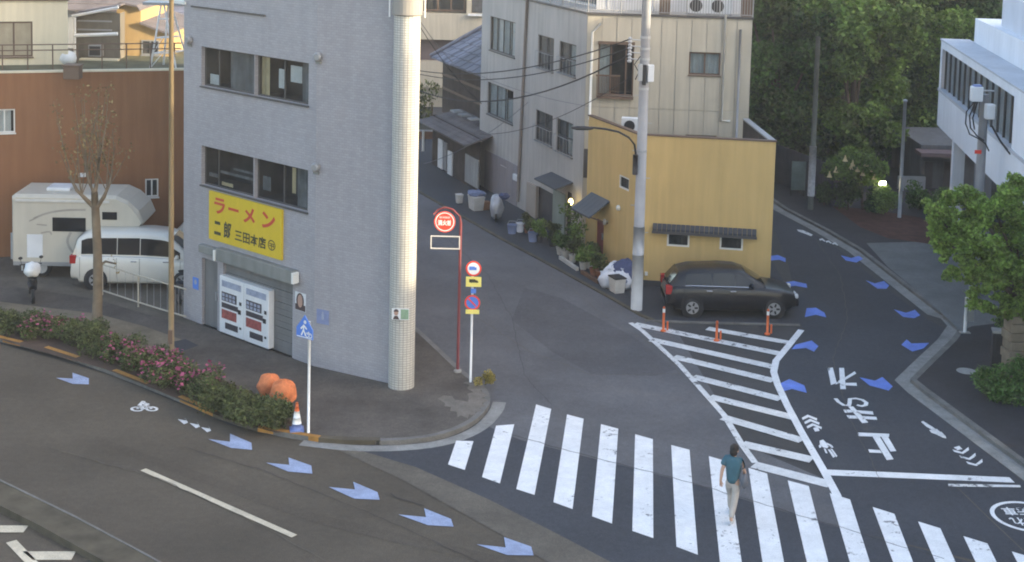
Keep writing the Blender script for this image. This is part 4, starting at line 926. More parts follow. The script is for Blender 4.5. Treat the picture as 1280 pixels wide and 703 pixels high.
# door with a hooded roof
mb = MB(); fY.box(mb, yd[0] + .03, yd[1] - .03, .03, yd[3] - .02, -.1, -.05); dd = mb.build('door', M('dark_red_door', (.15, .035, .035), .6, .1, 3), yh)
mb = MB(); fY.box(mb, yd[1] - .16, yd[1] - .12, .95, 1.2, -.05, .0); mb.build('handle', STEEL, dd)
um = (yd[0] + yd[1]) / 2; zr = fY.uv(748, 253, .3)[1]
mb = MB(); n = 5; hw = .78
for i in range(n):
    a, b = um - hw + 2 * hw * i / n, um - hw + 2 * hw * (i + 1) / n - .012; T = [fY.p(a, zr + .1, .004), fY.p(b, zr + .1, .004), fY.p(b, zr - .45, .8), fY.p(a, zr - .45, .8)]
    m3 = MB(); m3.hexa([(x, y, z - .06) for x, y, z in (T[3], T[2], T[1], T[0])] + [T[3], T[2], T[1], T[0]]); m3.build('hood_tile', ROOF_DARK, yh)
mb = MB()
for a in (um - hw + .12, um + hw - .12): mb.tube([fY.p(a, zr - .75, .01), fY.p(a, zr - .48, .7)], .03, 6)
mb.build('hood_bracket', BROWN, yh)
u, z = fY.uv(757, 277, .1); mb = MB(); mb.tube([fY.p(u, z, .003), fY.p(u, z, .12)], .02, 6); mb.lathe(fY.p(u, z - .12, .14), [(.05, 0), (.075, .1), (.05, .2), (.01, .22)], 10); mb.build('wall_lamp', M('wall_lamp_glass', (.35, .33, .3), .4), yh)
u, z = fY.uv(774, 260); mb = MB(); mb.lathe(fY.p(u, z, 0), [(.1, .003), (.1, .06), (.06, .1)], 12, (*fY.n, 0)); mb.build('vent_cap', WHITE_FRAME, yh)
u, z = fZ.uv(806, 344); mb = MB(); fZ.box(mb, u, u + .1, z, z + .12, .003, .06); mb.build('socket_box', WHITE_FRAME, yh)
mb = MB(); fZ.box(mb, 0.05, fZ.L, .03, .22, .003, .02); mb.build('base_band', ROOF_DARK, yh)
# air conditioner on the flat roof
c = G(789, 160, zY - .3); t = thing('air_conditioner', 'white air conditioner on the flat roof of the yellow house', 'air conditioner', (c[0], c[1], zY - .55)); mb = MB(); mb.obox(c, fZ.u, .36, .16, zY - .5, zY + .08); mb.build('casing', PLASTIC_W, t, bevel=.02)
mb = MB(); mb.obox(c, fZ.u, .3, .2, zY - .55, zY - .5); mb.build('foot', DARK_METAL, t); mb = MB(); mb.lathe((c[0] - .08, c[1] - .165, zY - .2), [(.2, 0), (.2, .02), (.04, .025)], 16, (fZ.n[0], fZ.n[1], 0)); mb.build('fan_grille', DARK_METAL, t)

# ================================================================== LEFT: RED-BROWN BUILDING, CAR PARK AND WHAT STANDS BEHIND
def at(x, y, Y):   # point on the ray at depth Y
    d = ray(x, y); return _C + d * (Y / d[1])
RA, RB = G(-190, 336)[:2], G(250, 313)[:2]; fR1 = Fac(RA, RB); r0 = G(0, 326)[:2]
zR = float(np.mean([FP(0, 92, RA, RB)[2], FP(226, 88, RA, RB)[2]]))
rb = thing('red_building', 'red-brown flat-roofed building behind the parked camper van', 'building', (*r0, 0))
h1 = fR1.rect(-8, 137, 19, 166); h2 = fR1.rect(181.5, 224, 198, 246)
mb = MB(); fR1.wall(mb, 0, fR1.L, 0, zR, [h1, h2], .1); e1, e2 = fR1.p(fR1.L, 0, -7), fR1.p(0, 0, -7); Fac(RB, e1).wall(mb, 0, 7, 0, zR); mb.poly([(*p[:2], zR - .01) for p in (RA, RB, e1, e2)]); mb.build('wall', RED_WALL, rb)
mb = MB(); fR1.box(mb, 0, fR1.L + .02, zR, zR + .06, -.25, .05); mb.build('coping', CREAM, rb)
mb = MB(); fR1.box(mb, 0, fR1.L - .1, zR - .005, zR + .02, -6.9, -.26); mb.build('roof_deck', M('roof_green_brown', (.10, .10, .06), .9, .3, 1.5, .3, 30), rb)
window(fR1, rb, h1, 2, WHITE_FRAME, GLASS, [(0, .8, 0, 1, CURTAIN_W)], .03, .05, True); window(fR1, rb, h2, 2, WHITE_FRAME, GLASS_DARK, [(0, 1, 0, 1, CURTAIN_D)], .03, .05, True)
u, z = fR1.uv(103, 219); mb = MB(); fR1.box(mb, u - .12, u + .12, z - .05, z + .08, .003, .12); mb.build('wall_fitting', PLASTIC_W, rb)
t = thing('roof_railing', 'brown two-bar railing along the roof of the red-brown building', 'railing', fR1.p(fR1.uv(100, 90)[0], zR, -.5))
ua, _ = fR1.uv(-30, 80); ub, _ = fR1.uv(228, 80); zt = fR1.uv(50, 56, -.5)[1]; zm = fR1.uv(50, 63, -.5)[1]
k = 0; uu = ua
while uu < ub: mb = MB(); mb.tube([fR1.p(uu, zR, -.5), fR1.p(uu, zt, -.5)], .025, 6); mb.build('post', BROWN, t); uu += .85
for z in (zt, zm): mb = MB(); mb.tube([fR1.p(ua, z, -.5), fR1.p(ub, z, -.5)], .022, 6); mb.build('rail', BROWN, t)
# cream block with the shuttered window
fK1 = Fac(fR1.p(ua - 4, 0, -2.0), fR1.p(fR1.uv(85, 60, -2.0)[0], 0, -2.0)); cb = thing('cream_building', 'cream rendered block with a two-leaf shuttered window, at the upper left edge of the photo', 'building', fK1.b)
q = fK1.rect(0 - 30, 27.5, 41, 71); ztop = fK1.uv(85, 1)[1]
mb = MB(); fK1.wall(mb, 0, fK1.L, 0, ztop, [q], .08); x1, x2 = fK1.p(fK1.L, 0, -8), fK1.p(0, 0, -8); Fac(fK1.b, x1).wall(mb, 0, 8, 0, ztop); mb.poly([(*p[:2], ztop) for p in (fK1.a, fK1.b, x1, x2)]); mb.build('wall', CREAM, cb)
mb = MB(); fK1.box(mb, 0, fK1.L + .05, ztop, ztop + .08, -8, .08); mb.build('roof_edge', BROWN, cb)
w = window(fK1, cb, q, 3, BROWN, M('shutter_leaf', (.36, .31, .22), .7, .1, 3, streak=.1), [], .04, .06, True, 1)
# white framed shed, ochre house, grey roofs, lattice mast
def front(x0, x1, Y): return Fac(at(x0, 60, Y)[:2], at(x1, 60, Y)[:2])
fS1 = front(92, 150, 54.5); t = thing('lean_to_shed', 'dark lean-to with white beams beside the cream block', 'shed', fS1.p(fS1.L / 2, 0))
mb = MB(); fS1.wall(mb, 0, fS1.L, 0, fS1.uv(120, 16)[1]); Fac(fS1.b, fS1.p(fS1.L, 0, -.7)).wall(mb, 0, .7, 0, fS1.uv(120, 16)[1]); Fac(fS1.p(0, 0, -.7), fS1.a).wall(mb, 0, .7, 0, fS1.uv(120, 16)[1]); mb.build('wall', M('shed_wall', (.17, .15, .12), .9, .15, 2, streak=.2), t)
for p in (((90, 20), (148, 9)), ((93, 44.5), (147, 42.5))):
    (xa, ya), (xb, yb) = p; A_, B_ = fS1.p(*fS1.uv(xa, ya, .3), .3), fS1.p(*fS1.uv(xb, yb, .3), .3); mb = MB(); mb.tube([A_, B_], .075, 6); mb.build('beam', WHITE_PAINT, t)
for x in (93.5,): mb = MB(); mb.tube([fS1.p(*fS1.uv(x, 21, .3), .3), fS1.p(*fS1.uv(x, 80, .3), .3)], .05, 6); mb.build('post', WHITE_PAINT, t)
for y in (25, 36): mb = MB(); A_, B_ = fS1.uv(97, y + 2), fS1.uv(140, y); fS1.box(mb, A_[0], B_[0], A_[1], A_[1] + .06, .003, .04); mb.build('rail', GREY_FRAME, t)
A_ = [fS1.p(0, fS1.uv(90, 18)[1], -.75), fS1.p(fS1.L, fS1.uv(148, 8)[1], -.75), fS1.p(fS1.L, fS1.uv(148, 8)[1], .35), fS1.p(0, fS1.uv(90, 18)[1], .35)]
mb = MB(); mb.hexa([(x, y, z) for x, y, z in (A_[3], A_[2], A_[1], A_[0])] + [(x, y, z + .06) for x, y, z in (A_[3], A_[2], A_[1], A_[0])]); mb.build('roof', ROOF_OLD, t)
q = fS1.rect(111, 56, 128, 71, .2); a_ = thing('air_conditioner', 'white framed air conditioner below the white beams of the lean-to', 'air conditioner', fS1.p(q[0], q[2], .2)); mb = MB(); fS1.box(mb, q[0], q[1], q[2], q[3], .01, .3); mb.build('casing', GREY_FRAME, a_, bevel=.02)
mb = MB(); fS1.box(mb, q[0] + .05, q[1] - .05, q[2] + .05, q[3] - .05, .302, .31); mb.build('fan_grille', DARK_METAL, a_)
q = fS1.rect(100, 73, 148, 78, .5); mb = MB(); fS1.box(mb, q[0], q[1], q[2] - .3, q[3], .3, .6); mb.build('ledge', CREAM, t)
# ochre gable house
fO = front(143, 215, 55.6); t = thing('ochre_house', 'ochre rendered house with a stepped gable between the lean-to and the white mast', 'house', fO.p(1, 0))
P = [fO.uv(x, y) for x, y in ((146, 80), (146, 8), (152, 5), (172, 9), (176, 14), (176, 30), (194, 37), (212, 44), (212, 80))]
mb = MB(); mb.poly([fO.p(u, z) for u, z in P]); P0 = [fO.p(u, z, -5) for u, z in P]; F0 = [fO.p(u, z) for u, z in P]
for i in range(len(P) - 1): mb.quad(F0[i + 1], F0[i], P0[i], P0[i + 1])
mb.build('wall', OCHRE, t)
w = fO.rect(177, 50, 199, 69); window(fO, t, w, 2, GREY_FRAME, GLASS, [(0, 1, 0, .9, CURTAIN_D)], .0, .05, True, proud=True)
for i, (a, b) in enumerate(((1, 2), (2, 3), (3, 4), (5, 6), (6, 7))):
    mb = MB(); A_, B_ = np.array(F0[a]), np.array(F0[b]); A2, B2 = np.array(P0[a]), np.array(P0[b]); o = np.array([0, 0, .07]); fo = np.array([*(fO.n * .18), 0]); mb.hexa([A_ + fo + o * .1, B_ + fo + o * .1, B2 + o * .1, A2 + o * .1, A_ + fo + o * 1.2, B_ + fo + o * 1.2, B2 + o * 1.2, A2 + o * 1.2]); mb.build('roof_edge', ROOF_OLD, t)
# grey roofs further back
for nm, lab, x0, x1, Y, ye, yt, zb in (('grey_roofed_house', 'grey tiled house roof rising behind the ochre gable', 172, 236, 66, 40, 8, 3), ('grey_roofed_house', 'long grey roof along the top edge behind the lean-to', 70, 180, 74, 12, -22, 3)):
    f_ = front(x0, x1, Y); t = thing(nm, lab, 'house', f_.p(f_.L / 2, 0), 'houses behind the red-brown building'); ze = f_.uv(x0, ye)[1]; zt_ = f_.uv(x0, yt)[1] + 1.2
    mb = MB(); f_.wall(mb, .2, f_.L - .2, 0, ze); Fac(f_.p(f_.L - .2, 0), f_.p(f_.L - .2, 0, -5)).wall(mb, 0, 5, 0, ze); Fac(f_.p(.2, 0, -5), f_.p(.2, 0)).wall(mb, 0, 5, 0, ze); mb.build('wall', CONC, t)
    for k in range(9):
        mb = MB(); a, b = k / 9, (k + 1) / 9; A_ = [f_.p(-.1, ze + (zt_ - ze) * a, .5 - 4 * a), f_.p(f_.L + .1, ze + (zt_ - ze) * a, .5 - 4 * a), f_.p(f_.L + .1, ze + (zt_ - ze) * b - .05, .5 - 4 * b), f_.p(-.1, ze + (zt_ - ze) * b - .05, .5 - 4 * b)]
        mb.hexa([(x, y, z) for x, y, z in A_] + [(x, y, z + .08) for x, y, z in A_]); mb.build('roof_course', ROOF_BLUE if Y < 70 else ROOF_OLD, t)
# building closing the view at the far top left
f_ = front(-60, 260, 92); t = thing('far_apartment_block', 'plain pale block filling the background at the upper left', 'building', f_.p(f_.L / 2, 0)); mb = MB(); f_.wall(mb, 0, f_.L, 0, 11); mb.poly([f_.p(0, 11), f_.p(f_.L, 11), f_.p(f_.L, 11, -8), f_.p(0, 11, -8)]); mb.build('wall', CONC, t)
# white lattice mast on the roof
t = thing('lattice_mast', 'white lattice mast standing on the roof beside the grey building', 'mast', at(203, 88, 52.5)); Ym = 52.3
Lg = [[(202, 3), (187.5, 87)], [(204.5, 3), (220, 86)]]
pts = [[at(x, y, Ym) for x, y in l] for l in Lg]
back_ = [[p + np.array([0.25, 1.0 * (k), 0]) for k, p in enumerate(l)] for l in pts]
for l in pts + back_: mb = MB(); mb.tube(l, .035, 6); mb.build('leg', WHITE_PAINT, t)
for f in (.25, .53, .76): 
    mb = MB(); a, b = pts[0][0] * (1 - f) + pts[0][1] * f, pts[1][0] * (1 - f) + pts[1][1] * f; c, d = back_[0][0] * (1 - f) + back_[0][1] * f, back_[1][0] * (1 - f) + back_[1][1] * f
    mb.tube([a, b, d, c, a], .026, 6); mb.build('rung', WHITE_PAINT, t)
for f, g in ((.53, .76), (.76, .98)):
    mb = MB(); mb.tube([pts[0][0] * (1 - g) + pts[0][1] * g, (pts[0][0] + pts[1][0]) / 2 * (1 - f) + (pts[0][1] + pts[1][1]) / 2 * f], .016, 5); mb.build('brace', WHITE_PAINT, t)
mb = MB(); c = at(208, 4, Ym + .4); mb.box(c[0] - .75, c[0] + .7, c[1] - .5, c[1] + .5, c[2] - .05, c[2] + .05); mb.build('platform', GREY_FRAME, t)
# covered bundle and vent box on the roof
c = G(83, 80, zR); t = thing('covered_bundle', 'whitish sheeted bundle on the roof against the railing', 'bundle', c); mb = MB(); mb.blob((c[0], c[1] - .1, zR + .2), (.42, .3, .32), 4, .08, 14, 8, .6); mb.build('sheet', CURTAIN_W, t, smooth=True)
c = G(89, 96, zR); t = thing('vent_box', 'brown vent box at the roof edge below the white bundle', 'vent', (c[0], c[1] + .3, zR)); mb = MB(); mb.box(c[0] - .28, c[0] + .28, c[1] - .02, c[1] + .42, zR - .1, zR + .36); mb.build('casing', BROWN, t, bevel=.02); mb = MB(); mb.box(c[0] - .31, c[0] + .31, c[1] - .06, c[1] + .46, zR + .36, zR + .41); mb.build('cap', BROWN, t)

# ================================================================== ALLEY END: OLD TILED HOUSE AND CREAM BLOCK
fH = Fac(G(505, 185)[:2], G(600, 242)[:2])
oh = thing('tiled_house', 'old two-storey wooden house with blue-grey roof tiles at the end of the alley', 'house', fH.b)
zl = fH.uv(560, 171, .7)[1]; zu2 = fH.uv(575, 136, -1.3)[1]; ze = fH.uv(575, 86, -.6)[1]
uL, _ = fH.uv(540, 205); uE = fH.L - .05
uup0 = fH.uv(553, 110, -1.3)[0]
mb = MB(); fH.wall(mb, uL, uE, 0, zl + .3); Fac(fH.p(uL, 0, -6), fH.p(uL, 0)).wall(mb, 0, 6, 0, zl + .3)
fH2 = Fac(fH.p(uup0, 0, -1.3), fH.p(uE, 0, -1.3)); fH2.wall(mb, 0, fH2.L, zl, ze + .2); Fac(fH.p(uup0, 0, -6), fH.p(uup0, 0, -1.3)).wall(mb, 0, 4.7, zl, ze + .2); mb.build('wall', WOOD_DARK, oh)
# lower roof courses
n = 7; u0r = fH.uv(522, 150, .7)[0]
for k in range(n):
    a, b = k / n, (k + 1) / n; m3 = MB(); q = lambda f: (zl + (zu2 - zl) * f, .75 - 2.1 * f)
    za_, da = q(a); zb_, db = q(b); A_ = [fH.p(u0r + .6 * a, za_, da), fH.p(uE, za_, da), fH.p(uE, zb_ - .03, db), fH.p(u0r + .6 * b, zb_ - .03, db)]
    m3.hexa([(x, y, z - .03) for x, y, z in A_] + [(x, y, z + .04) for x, y, z in A_]); m3.build('roof_course', ROOF_OLD, oh)
for x, y in ((570, 140), (580, 145), (592, 150)):
    u, z = fH.uv(x, y, -.6); mb = MB(); fH.box(mb, u - .3, u + .3, z, z + .07, -.85, -.4); mb.build('loose_sheet', CONC, oh)
# upper hipped roof in courses
n = 12; e0 = fH.uv(538.5, 73, -.6)[0]; t0 = 2.0
for t_ in np.linspace(.5, 5, 90):    # where the hip line meets the corner of the pale house
    zq = FP(603, 35, fH.p(e0 + t_, 0, -.6 - t_)[:2], np.array(fH.p(e0 + t_, 0, -.6 - t_)[:2]) + np.array([1.0, 0]))
    if zq[0] <= fH.p(e0 + t_, 0, -.6 - t_)[0]: t0 = t_; zh = zq[2]; break
else: zh = ze + 1.2
sl_ = min(max((zh - ze) / t0, .35), .9); TT = 4.4; uR = max(uE + .4, e0 + TT + .6)
for k in range(n):
    a, b = TT * k / n, TT * (k + 1) / n
    A_ = [fH.p(e0 + a, ze + sl_ * a, -.6 - a), fH.p(uR, ze + sl_ * a, -.6 - a), fH.p(uR, ze + sl_ * b - .05, -.6 - b), fH.p(e0 + b, ze + sl_ * b - .05, -.6 - b)]
    m3 = MB(); nn = 22
    for i in range(nn):   # tiles of one course, slightly proud of one another
        f0, f1 = i / nn, (i + 1) / nn; P_ = [np.array(A_[0]) * (1 - f0) + np.array(A_[1]) * f0, np.array(A_[0]) * (1 - f1) + np.array(A_[1]) * f1, np.array(A_[3]) * (1 - f1) + np.array(A_[2]) * f1, np.array(A_[3]) * (1 - f0) + np.array(A_[2]) * f0]
        o_ = np.array([0, 0, .05 + .03 * (i % 2)]); m3.hexa([p - np.array([0, 0, .03]) for p in P_] + [p + o_ for p in P_])
    tag(m3.build('tile_course', ROOF_BLUE, oh), kind='stuff')
P_ = fH.p(e0, ze, -.6); T_ = fH.p(e0 + TT, ze + sl_ * TT, -.6 - TT); E_ = fH.p(e0, ze, -.6 - 2 * TT)
mb = MB(); mb.poly([E_, P_, T_]); mb.build('hip_end', ROOF_BLUE, oh)
mb = MB(); mb.tube([(P_[0], P_[1], P_[2] + .08), (T_[0], T_[1], T_[2] + .08)], .11, 8); mb.build('ridge', ROOF_BLUE, oh)
mb = MB(); mb.poly([fH.p(e0 + .3, ze - .05, -.7), fH.p(uE, ze - .05, -.7), fH.p(uE, ze - .05, -4.6), fH.p(e0 + .3, ze - .05, -4.6)]); mb.build('soffit', WOOD_DARK, oh)
for y in (103, 121):
    mb = MB(); u, z = fH2.uv(580, y); fH2.box(mb, .1, fH2.L, z - .06, z + .06, .003, .06); mb.build('wall_batten', BROWN, oh)
for x0, y0, x1, y1, m_ in ((549, 173, 554, 212, CURTAIN_W), (561, 188, 566, 222, CURTAIN_W), (583, 192, 598, 236, CONC), (555.5, 177, 559, 214, GREY_FRAME)):
    q = fH.rect(x0, y0, x1, y1); mb = MB(); fH.box(mb, q[0], q[1], max(.05, q[2]), q[3], .003, .06); mb.build('door_leaf', m_, oh)
mb = MB(); u, z = fH.uv(541.5, 163); mb.tube([fH.p(u, z, .5), fH.p(u, z - 1.0, .5)], .06, 6); mb.build('downpipe', WHITE_FRAME, oh)
# cream block behind
fE = front(500, 625, 86); t = thing('cream_apartment_block', 'cream apartment block with dark balcony openings above the old tiled roof', 'building', fE.p(fE.L / 2, 0))
q1 = fE.rect(528, -30, 583, 17.5); q2 = fE.rect(590, -30, 606, 17.5); q3 = fE.rect(500 + 8, 49, 572, 78)
mb = MB(); fE.wall(mb, 0, fE.L, fE.uv(550, 110)[1], 12, [q1, q2, q3], .7); fE.wall(mb, 0, fE.L, 0, fE.uv(550, 110)[1] - .002, (), .5, -.8); mb.poly([fE.p(0, 12), fE.p(fE.L, 12), fE.p(fE.L, 12, -8), fE.p(0, 12, -8)]); mb.build('wall', M('cream_block_render', (.50, .45, .36), .9, .06, .6, .2, 30, streak=.14), t)
for q, m_ in ((q1, CURTAIN_D), (q2, CURTAIN_D), (q3, M('mauve_recess', (.14, .115, .12), .9, .15, 2))):
    mb = MB(); fE.box(mb, q[0], q[1], q[2], q[3], -.72, -.66); mb.build('balcony_back', m_, t)
window(fE, t, (q1[0] + .1, q1[1] - .1, q1[2] + .1, q1[3] - .1), 3, BROWN, GLASS_DARK, [(.1, .4, 0, 1, CURTAIN_D)], .3, .09, False)
mb = MB(); q = fE.rect(585, 17.5, 606, 20.5, .2); fE.box(mb, q[0], q[1], q[2], q[3], .003, .3); mb.build('ledge', WHITE_PAINT, t)
# end wall of the alley with shrubs above
fG = front(505, 560, 76); t = thing('garden_wall', 'grey-green garden wall closing the alley behind the round column', 'wall', fG.p(fG.L / 2, 0)); zt_ = fG.uv(530, 150)[1]; mb = MB(); fG.box(mb, -2, fG.L, 0, zt_, -.2, 0); mb.build('wall_face', M('garden_wall_render', (.14, .145, .12), .95, .2, 1, streak=.2), t)
for y in (163, 195): mb = MB(); u, z = fG.uv(520, y); mb.tube([fG.p(0, z, .06), fG.p(fG.L, z, .06)], .05, 6); mb.build('rail', STEEL, t)
mb = MB(); q = fG.rect(505, 196, 560, 222); fG.box(mb, -2, fG.L, 0, max(.4, q[3] * .5), .003, .2); mb.build('plinth', BRICKRED, t)
t = thing('shrub', 'dim yellow-green shrub above the garden wall at the alley end', 'shrub', at(540, 150, 77)); c = at(540, 128, 77.5); leaves('foliage', LEAF_HEDGE, t, clump_points([(c[0] + random.uniform(-1.8, 1), c[1] + random.uniform(-.5, .5), c[2] + random.uniform(-1, .6), .7) for _ in range(9)], 1300, 5), .22, seed=5)
mb = MB(); mb.tube([(c[0], c[1], 0), (c[0], c[1], c[2])], .06, 6); mb.build('stem', TRUNK, t)

# ================================================================== RIGHT: WHITE MODERN BUILDING
dR = ray(870, -145)[:2]; dR = dR / np.hypot(*dR); PR = G(1171, 156, 4.0)[:2]; fM = Fac(PR, PR - dR * 26)
zs = {k: fM.uv(x, y)[1] for k, x, y in (('bot', 1171, 156), ('sill', 1177, 113), ('head', 1180, 62), ('ledge', 1170, 46))}
wb = thing('white_building', 'white modern building with a long window band on the right', 'building', (*PR, 0))
SB = 1.15   # set-back of the upper wall
fM2 = Fac(fM.p(1.0, 0, -SB), fM.p(fM.L, 0, -SB)); zt2 = fM2.uv(1194.5, 11)[1]
win = (.45, 14.2, zs['sill'] + .03, zs['head'])
mb = MB(); fM.wall(mb, 0, fM.L, zs['bot'], zs['sill'] - .1); fM.wall(mb, 0, .45, zs['sill'] - .1, zs['ledge']); fM.wall(mb, .45, fM.L, zs['head'], zs['ledge'])
fM.wall(mb, 14.2, fM.L, zs['sill'] - .1, zs['head'])
Fac(fM.p(0, 0, -9), fM.p(0, 0)).wall(mb, 0, 9, zs['bot'], zs['ledge']); mb.poly([fM.p(0, zs['bot']), fM.p(0, zs['bot'], -9), fM.p(fM.L, zs['bot'], -9), fM.p(fM.L, zs['bot'])])
fM2.wall(mb, 0, fM2.L, zs['ledge'], zt2); Fac(fM2.p(0, 0, -8), fM2.p(0, 0)).wall(mb, 0, 8, zs['ledge'], zt2); mb.poly([fM2.p(0, zt2), fM2.p(fM2.L, zt2), fM2.p(fM2.L, zt2, -8), fM2.p(0, zt2, -8)]); mb.build('wall', WHITE_BLD, wb)
mb = MB(); fM.box(mb, 0, fM.L, zs['ledge'], zs['ledge'] + .07, -SB, .04); mb.build('ledge', GREY_LEDGE, wb)
mb = MB(); fM.box(mb, .02, fM.L, zs['sill'] - .1, zs['sill'] + .02, -.34, .05); mb.build('sill', GREY_LEDGE, wb)
mb = MB(); fM.box(mb, .45, fM.L, zs['sill'] + .02, zs['head'], -.235, -.215); mb.build('blind', M('window_blind_grey', (.42, .43, .45), .8, .25, .9, streak=.35), wb)
for k in range(13):
    u = .5 + k * 1.06; f = MB(); fM.box(f, u, u + .05, zs['sill'] + .03, zs['head'], -.2, -.12); w = f.build('window', DARK_FRAME, wb)
    g = MB(); fM.box(g, u + .06, u + 1.04, zs['sill'] + .04, zs['head'] - .01, -.17, -.16); g.build('pane', GLASS, w)
# top storey with railing set further back
fM3 = Fac(fM.p(4.4, 0, -SB - .35), fM.p(fM.L, 0, -SB - .35)); zt3 = fM3.uv(1240, 5)[1]; mb = MB(); fM3.wall(mb, 0, fM3.L, zt2, zt2 + 1.25); Fac(fM3.p(0, 0, -5), fM3.p(0, 0)).wall(mb, 0, 5, zt2, zt2 + 1.25); mb.build('parapet', M('parapet_pale_blue', (.58, .61, .68), .8, .06, .8, streak=.08), wb)
mb = MB(); fM3.box(mb, 0, fM3.L, zt2 + 1.25, zt2 + 1.32, -.25, .04); mb.build('parapet_cap', WHITE_BLD, wb)
rl = thing('roof_railing', 'dark bar railing on top of the white modern building', 'railing', fM3.p(3, zt2 + 1.32, -.1)); railing(fM3, .2, fM3.L, zt2 + 1.32, 1.2, 90, rl, GREY_FRAME, -.1)
mb = MB(); fM3.box(mb, .5, fM3.L, zt2, zt2 + 5, -2.6, -2.5); mb.build('screen_wall', CANOPY, wb)
# ground floor under the overhang
fM4 = Fac(fM.p(.2, 0, -1.6), fM.p(fM.L, 0, -1.6)); mb = MB(); fM4.wall(mb, 0, fM4.L, 0, zs['bot'] - .01); Fac(fM4.p(0, 0, -7), fM4.p(0, 0)).wall(mb, 0, 7, 0, zs['bot'] - .01); mb.build('ground_floor_wall', M('ground_floor_grey', (.20, .21, .24), .8, .1, 1, streak=.12), wb)
for u in (3.4,): mb = MB(); fM.box(mb, u - .22, u + .22, 0, zs['bot'] - .01, -.55, -.1); mb.build('pillar', WHITE_BLD, wb)
mb = MB(); fM4.box(mb, 3.9, 8.2, .2, 3.2, .003, .06); mb.build('shopfront', GLASS_DARK, wb)
mb = MB(); fM4.box(mb, 3.9, 8.2, .0, .2, .003, .08); mb.build('shopfront_base', GREY_FRAME, wb)
# low grey annex beneath the trees
fN = front(1150, 1212, 66); t = thing('grey_annex', 'low grey annex with a flat canopy under the trees beside the white building', 'building', fN.p(fN.L / 2, 0)); zt_ = fN.uv(1175, 182)[1]; mb = MB(); fN.wall(mb, .3, fN.L + 2, 0, zt_); mb.poly([fN.p(.3, zt_), fN.p(fN.L + 2, zt_), fN.p(fN.L + 2, zt_, -5), fN.p(.3, zt_, -5)]); Fac(fN.p(.3, 0, -5), fN.p(.3, 0)).wall(mb, 0, 5, 0, zt_); mb.build('wall', M('annex_grey', (.13, .135, .145), .9, .15, 1, streak=.2), t)
q = fN.rect(1151, 191, 1200, 197, .9); mb = MB(); fN.box(mb, q[0], q[1] + 1, q[2], q[3], -.1, 1.0); mb.build('canopy', M('canopy_dull_red', (.16, .115, .12), .8, .1, 2), t)
for x0, x1 in ((1156, 1164), (1180, 1190)): q = fN.rect(x0, 202, x1, 240); mb = MB(); fN.box(mb, q[0], q[1], .1, q[3], .003, .05); mb.build('door_leaf', DARK_FRAME, t)
mb = MB(); q = fN.rect(1130, 232, 1152, 246); fN.box(mb, q[0] - .4, q[1], .0, .7, .3, .5); mb.build('low_wall', STEEL, t)

# ================================================================== POLES, SIGNS AND STREET FURNITURE
GP = 0.12
def pole_top(base, y, x): return Vz(x, y, base)
# tall beige pole by the planting strip (it leaves the picture at the top)
b = G(214, 450, GP); t = thing('tall_pole', 'tall thin beige pole rising out of the flower bed in front of the red-brown building', 'pole', (b[0], b[1], GP)); mb = MB(); mb.tube([(b[0], b[1], GP), (b[0], b[1], 1.6), (b[0], b[1], 13.5)], [.085, .08, .06], 12); mb.build('shaft', POLE_BEIGE, t, smooth=True)
mb = MB(); mb.lathe((b[0], b[1], GP), [(.16, 0), (.16, .05), (.115, .25), (.105, .3)], 12); mb.build('base_collar', BROWN, t); mb = MB(); mb.box(b[0] - .06, b[0] + .06, b[1] - .13, b[1] - .08, GP + .5, GP + .9); mb.build('service_hatch', BROWN, t)
# utility pole in front of the yellow house
b = G(795.5, 387, .03); UP = b; zA = Vz(797, 215, b); zb_ = Vz(797, 318, b)
t = thing('utility_pole', 'concrete utility pole with a pale wrapped foot in front of the yellow house', 'utility pole', (b[0], b[1], .03)); mb = MB(); mb.tube([(b[0], b[1], zb_), (b[0], b[1], 13)], [.175, .135], 14); mb.build('shaft', POLE_CONC, t, smooth=True)
mb = MB(); mb.tube([(b[0], b[1], .03), (b[0], b[1], zb_)], [.19, .185], 14); mb.build('foot_wrap', POLE_PALE, t, smooth=True)
mb = MB(); z = Vz(798, 283, b); mb.tube([(b[0], b[1], zb_), (b[0], b[1], z)], [.187, .182], 14); mb.build('grey_wrap', STEEL, t, smooth=True)
for y in (48, 62, 75, 112, 190): z = Vz(800, y, b); mb = MB(); mb.lathe((b[0], b[1], z), [(.17, 0), (.17, .07)], 14); mb.build('band', STEEL, t)
for x, y0, y1, w, h_, m_ in ((811, 80, 101, .2, .5, PLASTIC_W), (798, 79, 100, .15, .45, STEEL), (803, 80, 105, .12, .55, DARK_METAL)):
    z1, z0 = Vz(x, y0, b), Vz(x, y1, b); dx = (x - 804) / 38.2; mb = MB(); mb.box(b[0] + dx - w / 2, b[0] + dx + w / 2, b[1] - .34, b[1] - .14, z0, z1); mb.build('equipment_box', m_, t, bevel=.02)
for k, y in enumerate((50, 58, 66, 74)):
    z = Vz(800, y, b); mb = MB(); mb.tube([(b[0] - .15, b[1] - .1, z), (b[0] - .5, b[1] - .14, z + .02)], .02, 6); mb.lathe((b[0] - .5, b[1] - .14, z - .1), [(.05, 0), (.08, .05), (.04, .1), (.07, .15), (.03, .2)], 8); mb.build('insulator', STEEL, t)
mb = MB(); z = Vz(803, 70, b); mb.tube([(b[0] - .16, b[1] - .16, z), (b[0] - .35, b[1] - .25, z - .25), (b[0] - .2, b[1] - .25, z - .5), (b[0] - .3, b[1] - .2, z - .75)], .018, 6); mb.build('loose_cable', CABLE, t)
for k in range(6): z = 2.6 + k * .9; mb = MB(); mb.tube([(b[0] + (-.3 if k % 2 else .3), b[1], z), (b[0], b[1], z)], .012, 5); mb.build('climbing_peg', STEEL, t)
